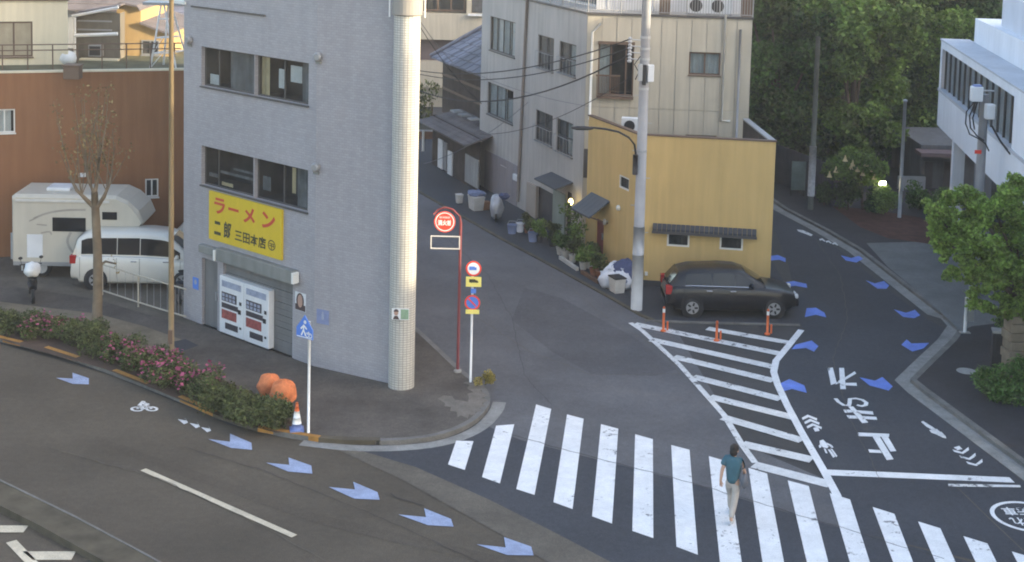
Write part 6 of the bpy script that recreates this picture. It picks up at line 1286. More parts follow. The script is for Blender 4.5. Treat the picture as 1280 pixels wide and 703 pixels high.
# ================================================================== VEHICLES (built along +x, then turned)
def lerp(tab, x):
    if x <= tab[0][0]: return np.array(tab[0][1:], float)
    for a, b in zip(tab[:-1], tab[1:]):
        if x <= b[0]: f = (x - a[0]) / (b[0] - a[0]); return np.array(a[1:], float) * (1 - f) + np.array(b[1:], float) * f
    return np.array(tab[-1][1:], float)
def vehicle(name, label, cat, loc, rz, body, gh, paint, wheels, wr, windows, shield, rear, zb=.22, handles=(), lamps=None, trim=True, gaps=None):
    """body: (x, z_belt, half width); gh: (x, z_roof, half width at roof)"""
    t = thing(name, label, cat, loc, None, rz)
    xs = sorted({float(x) for x in np.linspace(body[0][0], body[-1][0], 40)} | {b[0] for b in body}); R_ = []
    for x in xs:
        z, w = lerp(body, x); zl = zb + (.12 if (x < body[0][0] + .25 or x > body[-1][0] - .25) else 0)
        zm = zl + (z - zl) * .5
        R_.append([(x, -w * .90, zl), (x, -w * .985, zl + .10), (x, -w, zm), (x, -w * .985, z - .10), (x, -w * .94, z - .02), (x, -w * .8, z), (x, w * .8, z), (x, w * .94, z - .02), (x, w * .985, z - .10), (x, w, zm), (x, w * .985, zl + .10), (x, w * .90, zl)])
    n = 12; mb = MB(); mb.add([p for r in R_ for p in r], [(i * n + k, i * n + (k + 1) % n, (i + 1) * n + (k + 1) % n, (i + 1) * n + k) for i in range(len(R_) - 1) for k in range(n)] + [tuple(range(n)), tuple(range(len(R_) * n - 1, (len(R_) - 1) * n - 1, -1))])
    bo = mb.build('body', paint, t, local=True, smooth=True)
    gx = sorted({float(x) for x in np.linspace(gh[0][0], gh[-1][0], 30)} | {g[0] for g in gh}); Q = []
    def side(x, f, s=1):   # point on the side of the greenhouse: f 0 belt .. 1 roof
        zr, wr_ = lerp(gh, x); z, w = lerp(body, x); w = w * .88; return np.array((x, s * (w + (wr_ - w) * f), z - .01 + (zr - z) * f))
    for x in gx:
        zr, wr_ = lerp(gh, x); Q.append([side(x, 0, -1), side(x, .88, -1), (x, -wr_ * .9, zr), (x, 0, zr + .025), (x, wr_ * .9, zr), side(x, .88, 1), side(x, 0, 1)])
    n = 7; mb = MB(); mb.add([p for r in Q for p in r], [(i * n + k, i * n + k + 1, (i + 1) * n + k + 1, (i + 1) * n + k) for i in range(len(Q) - 1) for k in range(n - 1)] + [tuple(range(n)), tuple(range(len(Q) * n - 1, (len(Q) - 1) * n - 1, -1))])
    mb.build('roof', paint, t, local=True, smooth=True)
    for s in (-1, 1):
        for (x0, x1, f0, f1) in windows:
            mb = MB(); lo, hi = [], []
            for x in np.linspace(x0, x1, 7): lo.append(side(x, f0, s) + np.array([0, s * .012, 0])); hi.append(side(x, f1, s) + np.array([0, s * .012, .004]))
            for i in range(6): mb.quad(lo[i], lo[i + 1], hi[i + 1], hi[i])
            mb.build('side_window', CAR_GLASS, t, local=True, smooth=True)
        if trim:
            mb = MB(); mb.tube([side(x, .015, s) + np.array([0, s * .014, 0]) for x in np.linspace(windows[0][0], windows[-1][1], 9)], .012, 5); mb.build('window_trim', CHROME, t, local=True)
        for gx_ in (gaps or [windows[0][0] - .03] + [(a[1] + b[0]) / 2 for a, b in zip(windows[:-1], windows[1:])] + [windows[-1][1] + .02]):
            zbl, wg = lerp(body, gx_); zl = zb + .1; mb = MB(); P_ = [(gx_, s * (wg * k + .003), zl + (zbl - zl) * f) for f, k in ((.0, .975), (.25, .992), (.5, 1.0), (.8, .99), (.95, .965))]; mb.tube(P_, .006, 4); mb.build('panel_gap', BLACK_RUB, t, local=True)
        for hx, hz in handles: w = lerp(body, hx)[1]; mb = MB(); mb.box(hx - .1, hx + .1, s * w - .012, s * w + .022, hz, hz + .035); mb.build('door_handle', CHROME, t, local=True, bevel=.008)
        mx = windows[-1][1] - .12; p = side(mx, .1, s); mb = MB(); mb.blob((mx + .04, p[1] + s * .13, p[2] + .05), (.07, .12, .085), 5, .04, 10, 6); mb.build('mirror', paint, t, local=True, smooth=True)
        for k, wx in enumerate(wheels):
            w = lerp(body, wx)[1]; y = s * (w - .19)
            mb = MB(); mb.lathe((wx, s * (w + .006), wr + .01), [(wr + .055, 0), (wr + .055, -.02)], 24, (0, s, 0)); mb.build('wheel_arch', BLACK_RUB, t, local=True)
            mb = MB(); mb.lathe((wx, y, wr), [(wr * .6, 0), (wr * .95, 0), (wr, .04), (wr, .17), (wr * .95, .212), (wr * .62, .212)], 24, (0, s, 0)); wo = mb.build('wheel', BLACK_RUB, t, local=True, smooth=True)
            mb = MB(); mb.lathe((wx, y, wr), [(wr * .64, .210), (wr * .62, .222), (wr * .2, .216), (.03, .222)], 24, (0, s, 0)); mb.build('rim', GREY_FRAME, wo, local=True)
            for q in range(5): mb = MB(); a = q * 1.2566; c = np.array((wx + math.cos(a) * wr * .38, s * (w + .034), wr + math.sin(a) * wr * .38)); d = np.array((math.cos(a), 0, math.sin(a))) * wr * .17; e = np.array((-math.sin(a), 0, math.cos(a))) * .03; mb.quad(c - d - e, c + d - e, c + d + e, c - d + e); mb.build('spoke_gap', BLACK_RUB, wo, local=True)
    for (x0, x1, nm) in ((*shield, 'windscreen'), (*rear, 'rear_window')):
        mb = MB(); P_ = []
        for x in np.linspace(x0, x1, 5):
            zr, wr_ = lerp(gh, x); o_ = .016; d = 1 if nm == 'windscreen' else -1
            P_.append([np.array((x + d * o_, y * wr_, zr + o_ + .025 * (1 - abs(y)))) for y in (-.86, -.4, 0, .4, .86)])
        for i in range(4):
            for k in range(4): mb.quad(P_[i][k], P_[i][k + 1], P_[i + 1][k + 1], P_[i + 1][k])
        mb.build(nm, CAR_GLASS, t, local=True, smooth=True)
    if lamps:
        zf, zr_ = lamps; xf, xr = body[-1][0], body[0][0]
        for s in (-1, 1):
            wf = lerp(body, xf - .12)[1]; mb = MB(); mb.box(xf - .34, xf - .04, min(s * wf * .72, s * (wf * 1.0)), max(s * wf * .72, s * (wf * 1.0)) + 0, zf - .07, zf + .07); mb.build('headlight', HEADLAMP, t, local=True, bevel=.03)
            wf = lerp(body, xr + .1)[1]; mb = MB(); mb.box(xr - .01, xr + .2, min(s * wf * .74, s * (wf + .008)), max(s * wf * .74, s * (wf + .008)), zr_ - .14, zr_ + .14); mb.build('tail_light', TAILLAMP, t, local=True, bevel=.02)
        mb = MB(); mb.box(xf - .05, xf + .012, -.32, .32, zb + .16, zb + .3); mb.build('grille', BLACK_RUB, t, local=True, bevel=.01)
        mb = MB(); mb.box(xf - .02, xf + .016, -.17, .17, zb + .32, zb + .42); mb.build('number_plate', PLASTIC_W, t, local=True)
    return t
# black car parked before the yellow house, nose to the right
ca_, cb_ = G(832, 398), G(1000, 401); ang = math.atan2(cb_[1] - ca_[1], cb_[0] - ca_[0]); L_ = float(np.hypot(*(cb_ - ca_)[:2])); mid = (ca_ + cb_) / 2; nrm = np.array([-math.sin(ang), math.cos(ang), 0]); mid = mid + nrm * .86
h = L_ / 2
vehicle('parked_car', 'black car parked nose to the right in front of the yellow house', 'car', (mid[0], mid[1], .04), ang,
        [(-h, .62, .66), (-h + .06, .86, .77), (-h + .3, 1.0, .83), (-h + .9, 1.02, .86), (.5, 1.0, .86), (h - 1.15, .97, .85), (h - .6, .9, .82), (h - .18, .80, .74), (h, .56, .60)],
        [(-h + .10, .98, .70), (-h + .42, 1.36, .62), (-h + .8, 1.47, .60), (-.35, 1.52, .61), (.15, 1.49, .60), (.42, 1.40, .60), (1.05, 1.02, .72)],
        CAR_BLACK, (-h + .85, h - .85), .32, [(-h + .62, -.72, .08, .80), (-.66, .02, .08, .82), (.08, .66, .08, .74)], (.40, 1.02), (-h + .14, -h + .44), handles=((-.78, .86), (-.02, .86)), lamps=(.70, .86))
# white minivan behind the pipe fence
p0 = G(87, 362, .13); L_ = 4.6; a_ = .03; mid = p0 + np.array([math.cos(a_) * L_ / 2 - math.sin(a_) * .85, math.sin(a_) * L_ / 2 + math.cos(a_) * .85, 0]); h = L_ / 2
vehicle('parked_minivan', 'white minivan with a dark window band behind the pipe fence', 'minivan', (mid[0], mid[1], .13), a_,
        [(-h, .75, .74), (-h + .07, 1.08, .82), (-h + .3, 1.12, .85), (0, 1.10, .86), (h - 1.2, 1.05, .86), (h - .5, .95, .82), (h - .15, .80, .76), (h, .55, .66)],
        [(-h + .06, 1.12, .76), (-h + .22, 1.66, .70), (-h + .6, 1.82, .66), (.2, 1.85, .67), (.75, 1.80, .66), (1.0, 1.70, .66), (h - .62, 1.06, .76)],
        CAR_WHITE, (-h + .85, h - .9), .33, [(-h + .36, -h + 1.52, .10, .84), (-h + 1.545, -.025, .10, .84), (.0, .965, .10, .82), (.99, h - 1.0, .10, .6)], (1.0, h - .66), (-h + .10, -h + .24), handles=((-.2, .95), (.85, .95)), lamps=(.74, 1.0))
# small white car, mostly hidden behind the minivan and the grey building
p0 = G(206, 342, .13); L_ = 3.9; mid = p0 + np.array([L_ / 2 - .2, .9 + 1.2, 0]); h = L_ / 2
vehicle('parked_car', 'white car half hidden between the minivan and the grey building', 'car', (mid[0], mid[1], .13), .02,
        [(-h, .65, .66), (-h + .07, .9, .76), (-h + .5, .98, .82), (h - 1.0, .94, .82), (h - .3, .82, .76), (h, .55, .6)],
        [(-h + .08, .98, .70), (-h + .5, 1.42, .62), (-.1, 1.5, .60), (.3, 1.44, .6), (h - .8, .98, .7)], CAR_WHITE, (-h + .75, h - .8), .30, [(-h + .55, -.4, .1, .8), (-.34, .5, .1, .8)], (.3, h - .86), (-h + .12, -h + .46), handles=((-.3, .8),), lamps=(.68, .8))
# camper van: coach body with an overcab nose
p0 = G(14, 347, .13); a_ = .02; t = thing('camper_van', 'white camper van with an overcab nose and grey swooshes beside the red-brown wall', 'camper van', (p0[0], p0[1] + 1.0, .13), None, a_)
Y_ = 1.0; OUT = [(0, .55), (3.05, .55), (3.05, 1.80), (4.30, 1.80), (4.42, 1.95), (4.25, 2.35), (3.9, 2.68), (3.5, 2.86), (.1, 2.86), (0, 2.78)]
mb = MB(); ys = [(-Y_, .0), (-Y_ + .0, 0)]
ring = lambda y, s: [(x + (0.06 * s if x < .5 else -.06 * s if x > 4 else 0), y, z - (.10 * s if z > 2.3 else 0)) for x, z in OUT]
secs = [ring(-Y_, 1), ring(-Y_ + .12, 0), ring(Y_ - .12, 0), ring(Y_, 1)]; n = len(OUT)
mb.add([p for r in secs for p in r], [(i * n + k, i * n + (k + 1) % n, (i + 1) * n + (k + 1) % n, (i + 1) * n + k) for i in range(3) for k in range(n)] + [tuple(range(n)), tuple(range(4 * n - 1, 3 * n - 1, -1))]); mb.build('coach_body', CAMPER, t, local=True)
def cbx(nm, m_, x0, x1, z0, z1, d=.014, b_=.012): mb = MB(); mb.box(x0, x1, -Y_ - d, -Y_ + .01, z0, z1); return mb.build(nm, m_, t, local=True, bevel=b_)
w_ = cbx('side_window', CAR_GLASS, 1.38, 2.5, 1.62, 2.10, .018, .04); cbx('side_window', CAR_GLASS, 3.05, 3.55, 2.05, 2.32, .018, .04); cbx('door', PLASTIC_W, .52, 1.05, .7, 1.5, .012); cbx('awning_rail', POT_W, .15, 3.3, 2.62, 2.70, .05); cbx('skirt', GREY_FRAME, 0.05, 3.0, .42, .56, .004)
mb = MB(); mb.box(-.02, .012, -.7, .7, 1.4, 2.2); mb.build('rear_window', CAR_GLASS, t, local=True); mb = MB(); mb.box(1.0, 1.8, -.4, .4, 2.86, 2.98); mb.build('roof_vent', PLASTIC_W, t, local=True, bevel=.03)
for pts_, w in (([(.75, 2.05), (1.2, 2.25), (1.8, 2.36), (2.5, 2.38)], .07), ([(2.0, 1.60), (1.85, 1.3), (2.0, .95), (2.3, .75)], .09), ([(.85, 1.85), (1.2, 1.82)], .05), ([(1.0, 1.55), (1.3, 1.62), (1.35, 1.50)], .06), ([(.6, 1.95), (.9, 2.1)], .05)):
    P_ = smooth_path(pts_, 2); mb = MB(); L2, R2 = offset_path(P_, w / 2), offset_path(P_, -w / 2)
    for i in range(len(P_) - 1): mb.quad((R2[i][0], -Y_ - .004, R2[i][1]), (R2[i + 1][0], -Y_ - .004, R2[i + 1][1]), (L2[i + 1][0], -Y_ - .004, L2[i + 1][1]), (L2[i][0], -Y_ - .004, L2[i][1]))
    mb.build('swoosh_decal', DECAL, t, local=True)
mb = MB(); CB = [(3.05, .45), (4.55, .45), (4.62, .75), (4.5, 1.05), (4.1, 1.15), (3.85, 1.72), (3.05, 1.78)]; mb.add([(x, -.82, z) for x, z in CB] + [(x, .82, z) for x, z in CB], [tuple(range(7)), tuple(range(13, 6, -1))] + [(i, i + 7, (i + 1) % 7 + 7, (i + 1) % 7) for i in range(7)]); mb.build('cab', CAMPER, t, local=True, bevel=.03)
mb = MB(); mb.add([(x, -.835, z) for x, z in ((3.15, 1.12), (4.0, 1.12), (3.80, 1.66), (3.15, 1.68))], [(0, 1, 2, 3)]); mb.build('cab_window', CAR_GLASS, t, local=True); mb = MB(); mb.quad((4.125, -.7, 1.18), (4.125, .7, 1.18), (3.885, .66, 1.70), (3.885, -.66, 1.70)); mb.build('windscreen', CAR_GLASS, t, local=True)
for s in (-1, 1):
    mb = MB(); mb.box(4.5, 4.63, min(s * .5, s * .76), max(s * .5, s * .76), .72, .92); mb.build('headlight', HEADLAMP, t, local=True, bevel=.02)
    for x in (.95, 3.8): mb = MB(); mb.lathe((x, s * .64, .33), [(.2, 0), (.32, .02), (.33, .1), (.32, .22), (.2, .23)], 22, (0, s, 0)); wo = mb.build('wheel', BLACK_RUB, t, local=True, smooth=True); mb = MB(); mb.lathe((x, s * .64, .33), [(.21, .232), (.08, .24), (.02, .245)], 18, (0, s, 0)); mb.build('rim', STEEL, wo, local=True)
# scooters
def scooter(label, loc, rz, load=False):
    t = thing('parked_scooter', label, 'scooter', loc, None, rz)
    for x in (-.55, .6): mb = MB(); mb.lathe((x, -.05, .24), [(.12, 0), (.23, .0), (.24, .03), (.24, .08), (.23, .1), (.12, .1)], 18, (0, 1, 0)); wo = mb.build('wheel', BLACK_RUB, t, local=True, smooth=True); mb = MB(); mb.lathe((x, -.05, .24), [(.13, -.004), (.13, .104)], 14, (0, 1, 0)); mb.build('rim', DARK_FRAME, wo, local=True)
    mb = MB(); mb.tube([(-.6, 0, .5), (-.35, 0, .62), (.0, 0, .42), (.28, 0, .42), (.42, 0, .7), (.48, 0, .95)], [.12, .16, .12, .1, .13, .09], 12); mb.build('body', DARK_METAL, t, local=True, smooth=True)
    mb = MB(); mb.blob((-.3, 0, .76), (.36, .15, .08), 3, .04); mb.build('seat', BLACK_RUB, t, local=True, smooth=True); mb = MB(); mb.tube([(.6, 0, .24), (.5, 0, .8), (.44, 0, 1.02)], .03, 8); mb.build('fork', STEEL, t, local=True)
    mb = MB(); mb.tube([(.38, -.34, 1.04), (.45, -.1, 1.02), (.45, .1, 1.02), (.38, .34, 1.04)], .02, 6); mb.build('handlebar', DARK_METAL, t, local=True); mb = MB(); mb.blob((.56, 0, .92), (.07, .1, .08), 1, 0); mb.build('headlight', HEADLAMP, t, local=True, smooth=True)
    for s in (-1, 1): mb = MB(); mb.tube([(.4, s * .28, 1.04), (.37, s * .32, 1.22)], .008, 5); mb.blob((.37, s * .32, 1.26), (.02, .07, .05), 2, 0); mb.build('mirror', DARK_METAL, t, local=True)
    if load: 
        mb = MB(); mb.blob((-.25, 0, 1.02), (.36, .26, .24), 9, .10, 16, 10, .8); o = mb.build('load_cover', CURTAIN_W, t, local=True, smooth=True)
    return t
c = G(36, 377, .125); scooter('dark scooter with a rounded white sheeted load on its seat beside the flower bed', (c[0], c[1] + .3, .125), math.radians(112), True)
c = G(222, 398, .125); scooter('dark scooter squeezed between the tall pole and the grey building', (c[0], c[1] + .9, .125), math.radians(-60))

# ================================================================== PERSON ON THE CROSSING
def skin_body(name, mat, par, verts, edges, radii, root, sub=2):
    me = bpy.data.meshes.new(name); me.from_pydata(verts, edges, []); me.materials.append(mat)
    o = bpy.data.objects.new(name, me); COL.objects.link(o); o.parent = par
    o.modifiers.new('skin', 'SKIN'); me.skin_vertices.new(name='') if not me.skin_vertices else None
    for i, r in enumerate(radii): me.skin_vertices[0].data[i].radius = (r, r) if not hasattr(r, '__len__') else r
    for i in range(len(verts)): me.skin_vertices[0].data[i].use_root = (i == root)
    s = o.modifiers.new('subdivision', 'SUBSURF'); s.levels = s.render_levels = sub
    for p in me.polygons: p.use_smooth = True
    dg = bpy.context.evaluated_depsgraph_get(); ev = o.evaluated_get(dg); m2 = bpy.data.meshes.new_from_object(ev); m2.name = name
    o.modifiers.clear(); o.data = m2; m2.polygons.foreach_set('use_smooth', [True] * len(m2.polygons)); return o
pc = G(914, 650); per = thing('person', 'person in a dark teal top and pale trousers walking over the crosswalk', 'person', (pc[0], pc[1], .02), None, math.radians(65))
# facing local +x, mid-stride
V, E_, RD = [], [], []
def sk(p, r, parent=None): V.append(p); RD.append(r); (E_.append((parent, len(V) - 1)) if parent is not None else None); return len(V) - 1
pel = sk((0, 0, .90), (.13, .10)); wai = sk((.0, 0, 1.05), (.125, .10), pel); che = sk((.0, 0, 1.25), (.145, .105), wai); nb = sk((.01, 0, 1.40), (.075, .07), che); nk = sk((.02, 0, 1.455), .048, nb); hd = sk((.035, 0, 1.53), (.07, .08), nk); ht = sk((.04, 0, 1.60), (.075, .085), hd); hc = sk((.035, 0, 1.655), (.05, .06), ht)
nose = sk((.125, 0, 1.555), .014, hd)
for s, fx, arm in ((1, .26, -.22), (-1, -.30, .24)):
    hip = sk((0, s * .085, .86), .085, pel); kn = sk((fx * .55 + .06, s * .09, .48), .056, hip); cf = sk((fx * .8 - .02, s * .09, .30), .05, kn); an = sk((fx - (.06 if fx < 0 else 0), s * .09, .09 + (.05 if fx < 0 else 0)), .036, cf); sk((fx + .13, s * .10, .035), .034, an)
    sh_ = sk((.0, s * .16, 1.36), .055, che); el = sk((arm * .45 - .03, s * .215, 1.12), .044, sh_); wr_ = sk((arm + .03, s * .22, .91), .029, el); pm = sk((arm + .055, s * .22, .845), (.028, .036), wr_)
    for k in range(4): y = s * .22 + (-.027 + .018 * k); a = sk((arm + .075, y, .80), .0095, pm); b2 = sk((arm + .09 - .004 * k, y, .765 + .006 * abs(k - 1)), .0085, a); sk((arm + .085, y * .998, .74 + .008 * abs(k - 1)), .0075, b2)
    th = sk((arm + .085, s * .22 - s * .035, .835), .010, pm); sk((arm + .105, s * .22 - s * .045, .80), .0085, th)
skin_body('body', SKIN, per, V, E_, RD, 0)
V, E_, RD = [], [], []
a = sk((0, 0, .80), (.175, .15)); b_ = sk((0, 0, 1.03), (.172, .148), a); c_ = sk((0, 0, 1.25), (.185, .15), b_); d_ = sk((.005, 0, 1.39), (.135, .115), c_); sk((.012, 0, 1.44), .08, d_)
for s, arm in ((1, -.22), (-1, .24)): q = sk((0, s * .165, 1.36), .105, c_); sk((arm * .28 - .02, s * .208, 1.2), .078, q)
skin_body('shirt', CLOTH_TEAL, per, V, E_, RD, 0)
V, E_, RD = [], [], []
a = sk((0, 0, .93), (.15, .12)); b_ = sk((0, 0, .86), (.15, .125), a)
for s, fx in ((1, .26), (-1, -.30)): q = sk((.005, s * .088, .80), .105, b_); k_ = sk((fx * .55 + .05, s * .09, .48), .078, q); c_ = sk((fx * .8 - .02, s * .09, .28), .066, k_); sk((fx - (.055 if fx < 0 else .0), s * .09, .13 + (.05 if fx < 0 else 0)), .06, c_)
skin_body('trousers', CLOTH_BEIGE, per, V, E_, RD, 0)
mb = MB(); mb.blob((.02, 0, 1.605), (.105, .098, .105), 3, .04, 16, 12, .35); mb.blob((-.045, 0, 1.535), (.06, .085, .09), 4, .05, 14, 8); mb.build('hair', HAIR, per, local=True, smooth=True)
for s in (-1, 1):
    mb = MB(); mb.blob((.105, s * .032, 1.575), (.012, .016, .01), 1, 0, 8, 6); mb.build('eye', HAIR, per, local=True, smooth=True); mb = MB(); mb.blob((.035, s * .083, 1.55), (.02, .012, .032), 1, 0, 8, 6); mb.build('ear', SKIN, per, local=True, smooth=True)
mb = MB(); mb.blob((.112, 0, 1.51), (.01, .024, .007), 1, 0, 8, 6); mb.build('mouth', RED_POLE, per, local=True, smooth=True)
for s, fx in ((1, .26), (-1, -.30)): mb = MB(); z = .045 + (.04 if fx < 0 else 0); mb.blob((fx + .06, s * .095, z), (.135, .05, .055), 6, .05, 14, 8, .75); mb.build('shoe', SHOE, per, local=True, smooth=True)
t = thing('shoulder_bag', 'dark grey shoulder bag carried by the walking person', 'bag', (pc[0], pc[1], .02), None, math.radians(65)); mb = MB(); mb.blob((-.02, -.27, .93), (.16, .065, .16), 7, .05, 14, 8); mb.build('pouch', CLOTH_BAG, t, local=True, smooth=True); mb = MB(); mb.tube([(-.12, -.25, 1.02), (-.04, -.20, 1.3), (.0, -.1, 1.43), (.03, .02, 1.40)], .014, 6); mb.build('strap', CLOTH_BAG, t, local=True)

# ================================================================== VEGETATION
# azalea hedge in the planting strip, some bushes in flower
hedge = [(-40, 400, .42, 0), (-8, 402, .42, 0), (22, 410, .45, 0), (48, 415, .46, 1), (70, 418, .44, 1), (96, 424, .46, 0), (122, 436, .48, 0), (146, 444, .46, 1), (168, 455, .46, 1), (190, 465, .46, 2), (214, 476, .46, 2), (237, 484, .46, 2), (258, 496, .45, 0), (280, 508, .46, 0), (302, 517, .45, 0), (324, 526, .46, 0), (334, 525, .44, 0)]
front_words = ['at the far left edge of the flower bed', 'just inside the left edge of the photo', 'beside the scooter with the white load', 'with a few pink flowers right of the scooter with the white load', 'with scattered pink flowers left of the sapling', 'under the left side of the sapling', 'directly at the foot of the sapling', 'with pink flowers right of the sapling', 'with pink flowers below the pipe fence', 'covered in pink flowers left of the tall pole', 'covered in pink flowers at the foot of the tall pole', 'with magenta flowers right of the tall pole', 'without flowers below the vending machines', 'in front of the right vending machine', 'just left of the orange bundles', 'in front of the orange bundles', 'nearest the traffic cone']
for i, (x, y, r, fl) in enumerate(hedge):
    c = G(x, y, GP); c = G(x, y + 7, GP) + np.array([.08, .16, 0]); t = thing('azalea_bush', 'low azalea bush ' + front_words[i], 'bush', (c[0], c[1], GP), 'azalea bushes along the kerb'); rg = random.Random(100 + i)
    cl = [(c[0] + rg.uniform(-.5, .5), c[1] + rg.uniform(-.5, .5), GP + .24 + rg.uniform(-.08, .16), rg.uniform(.24, .36)) for _ in range(12)]
    leaves('foliage', LEAF_HEDGE, t, clump_points(cl, 2600, 200 + i, .45, .85), .085, .5, .5, seed=i)
    mb = MB(); mb.tube([(c[0], c[1], GP - .05), (c[0] + .05, c[1], GP + .25)], .03, 5)
    for k in range(5): a = k * 1.26 + i; mb.tube([(c[0], c[1], GP), (c[0] + .25 * math.cos(a), c[1] + .25 * math.sin(a), GP + .3)], .012, 4)
    mb.build('stem', TRUNK, t)
    if fl:
        P_ = clump_points([(q[0], q[1], q[2] + .06, q[3]) for q in cl[:5 + 3 * fl]], 50 + 80 * fl, 300 + i, .95, .9); P_ = P_[P_[:, 2] > GP + .2]; tag(leaves('flower', PINK, t, P_, .10, .9, 1.2, seed=50 + i), kind='stuff')
sheet('bed_soil', [(-60, 402), (0, 425), (130, 461), (218, 497), (285, 525), (345, 541), (372, 540), (350, 505), (250, 462), (130, 418), (30, 395), (-60, 385)], SOIL, .128, None, 'structure')
# weeds: yellow tuft beside the sign pole
c = G(607, 481, GP); t = thing('yellow_shrub', 'small yellowish shrub at the foot of the regulation sign pole', 'shrub', (c[0], c[1], GP)); cl = [(c[0] + random.uniform(-.22, .22), c[1] + random.uniform(-.2, .2), GP + .16 + random.uniform(-.05, .14), .15) for _ in range(8)]; leaves('foliage', LEAF_YEL, t, clump_points(cl, 900, 3, .3), .07, .4, .3, seed=4); mb = MB(); mb.tube([(c[0], c[1], GP), (c[0], c[1], GP + .2)], .025, 5); mb.build('stem', TRUNK, t)
# pollarded sapling in the bed
c = G(121, 408, GP); Yt = c[1]; t = thing('sapling', 'nearly bare pollarded street tree with thin upright twigs in the flower bed', 'tree', (c[0], c[1], GP)); A3 = lambda x, y, dy=0: tuple(at(x, y, Yt + dy))
mb = MB(); mb.tube([(c[0], c[1], GP - .1), A3(122, 370), A3(122, 320), A3(120, 275), A3(118, 240)], [.17, .145, .135, .13, .10], 12); mb.build('trunk', BARK_PALE, t, smooth=True)
rg = random.Random(9); tips = []
for q, r in (([(120, 262), (108, 250), (96, 238), (88, 222)], .075), ([(120, 262), (130, 246), (136, 232), (140, 214)], .07), ([(118, 245), (112, 228), (106, 205)], .07), ([(118, 245), (122, 222), (124, 196)], .07), ([(121, 335), (132, 327), (145, 330)], .05)):
    P_ = [A3(x, y, rg.uniform(-.25, .25) * k) for k, (x, y) in enumerate(q)]; mb = MB(); mb.tube(P_, [r * (1 - .45 * k / (len(P_) - 1)) for k in range(len(P_))], 8); mb.build('limb', BARK_PALE, t, smooth=True); tips.append(P_[-1])
    if q[0][1] > 300: continue
    for k in range(8):
        f = rg.uniform(.4, 1); i_ = min(int(f * (len(P_) - 1)), len(P_) - 2); s0 = np.array(P_[i_]) * .5 + np.array(P_[i_ + 1]) * .5; e = s0 + np.array([rg.uniform(-.5, .5), rg.uniform(-.5, .5), rg.uniform(.9, 2.4)]); mb = MB(); mb.tube([s0, s0 * .5 + e * .5 + np.array([rg.uniform(-.08, .08), 0, 0]), e], [.02, .014, .006], 5); mb.build('twig', BARK_PALE, t); tips += [tuple(e), tuple(s0 * .4 + e * .6)]
P_ = clump_points([(*p, .28) for p in tips], 800, 17, .1, 1.3); leaves('foliage', LEAF_DRY, t, P_, .10, .5, .3, seed=18)

def tree(name, label, loc, H, trunk_r, clumps, nleaf, size, mat, seed, group=None, bark=TRUNK, limbs=7, shell=.5, flat=.8):
    t = thing(name, label, 'tree', loc, group); rg = random.Random(seed); cx, cy = np.mean([q[0] for q in clumps]), np.mean([q[1] for q in clumps]); ztop = max(q[2] for q in clumps)
    zs_ = min(q[2] for q in clumps); mb = MB(); P_ = [(loc[0], loc[1], loc[2] - .2), (loc[0] + .1, loc[1], loc[2] + (zs_ - loc[2]) * .5), (loc[0] * .6 + cx * .4, loc[1] * .6 + cy * .4, zs_ + .2), (cx, cy, zs_ * .4 + ztop * .6)]; mb.tube(P_, [trunk_r * 1.15, trunk_r, trunk_r * .8, trunk_r * .3], 10); mb.build('trunk', bark, t, smooth=True)
    for q in rg.sample(clumps, min(limbs, len(clumps))): s0 = np.array(P_[2]) + np.array([0, 0, rg.uniform(-.2, .6)]); e = np.array(q[:3]); m_ = s0 * .5 + e * .5 + np.array([0, 0, .15]); mb = MB(); mb.tube([s0, m_, e], [trunk_r * .42, trunk_r * .28, trunk_r * .1], 7); mb.build('limb', bark, t, smooth=True)
    leaves('crown', mat, t, clump_points(clumps, nleaf, seed, shell, flat), size, .55, .45, seed=seed); return t
# the wood behind the right-hand street: every tree its own trunk, limbs and crown
def crown(cx, cy, z0, z1, R_, n, seed):
    rg = random.Random(seed); out = []
    for _ in range(n):
        f = rg.random(); z = z0 + (z1 - z0) * f; rr = R_ * (1 - .55 * abs(f - .4) ** 1.3) * math.sqrt(rg.random()) ; a = rg.uniform(0, 6.283); out.append((cx + rr * math.cos(a), cy + rr * math.sin(a), z, R_ * rg.uniform(.2, .42)))
    return out
wood = [ # px, py of the foot, depth, crown z0,z1, radius, material, label
    (975, 236, 69, 2.2, 9.5, 3.0, LEAF_DK, 'dark broadleaf tree showing between the pale house and the speckled pole'),
    (1040, 226, 74, 3.0, 10.5, 3.6, LEAF_DK, 'dark tree behind the speckled pole'),
    (1062, 236, 68, 2.9, 8.6, 2.6, LEAF_MID, 'mid-green tree with lit leaf clumps left of the slim grey post'),
    (1110, 230, 75, 2.6, 10.5, 3.6, LEAF_MID, 'broad mid-green tree behind the slim grey post'),
    (1150, 222, 80, 2.6, 10.5, 3.4, LEAF_DK, 'dark tree behind the grey annex'),
    (1195, 218, 86, 3, 10, 3.4, LEAF_DK, 'dark tree rising behind the end of the white building'),
    (935, 228, 88, 2.5, 10.5, 3.6, LEAF_DK, 'dark tree half hidden behind the pale house'),
    (1000, 215, 92, 2.5, 11, 4.0, LEAF_DK, 'deep green tree far back in the left of the wood'),
    (1080, 213, 94, 2.5, 11, 4.2, LEAF_MID, 'deep green tree far back in the middle of the wood'),
    (1150, 212, 98, 2.5, 11, 4.2, LEAF_DK, 'deep green tree far back at the right of the wood')]
for i, (x, y, Y, z0, z1, R_, m_, lab) in enumerate(wood):
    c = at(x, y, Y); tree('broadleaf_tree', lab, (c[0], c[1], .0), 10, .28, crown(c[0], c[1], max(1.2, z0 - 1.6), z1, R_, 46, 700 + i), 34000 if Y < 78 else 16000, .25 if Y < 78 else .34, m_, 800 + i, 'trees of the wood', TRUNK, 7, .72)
hl = MB(); 
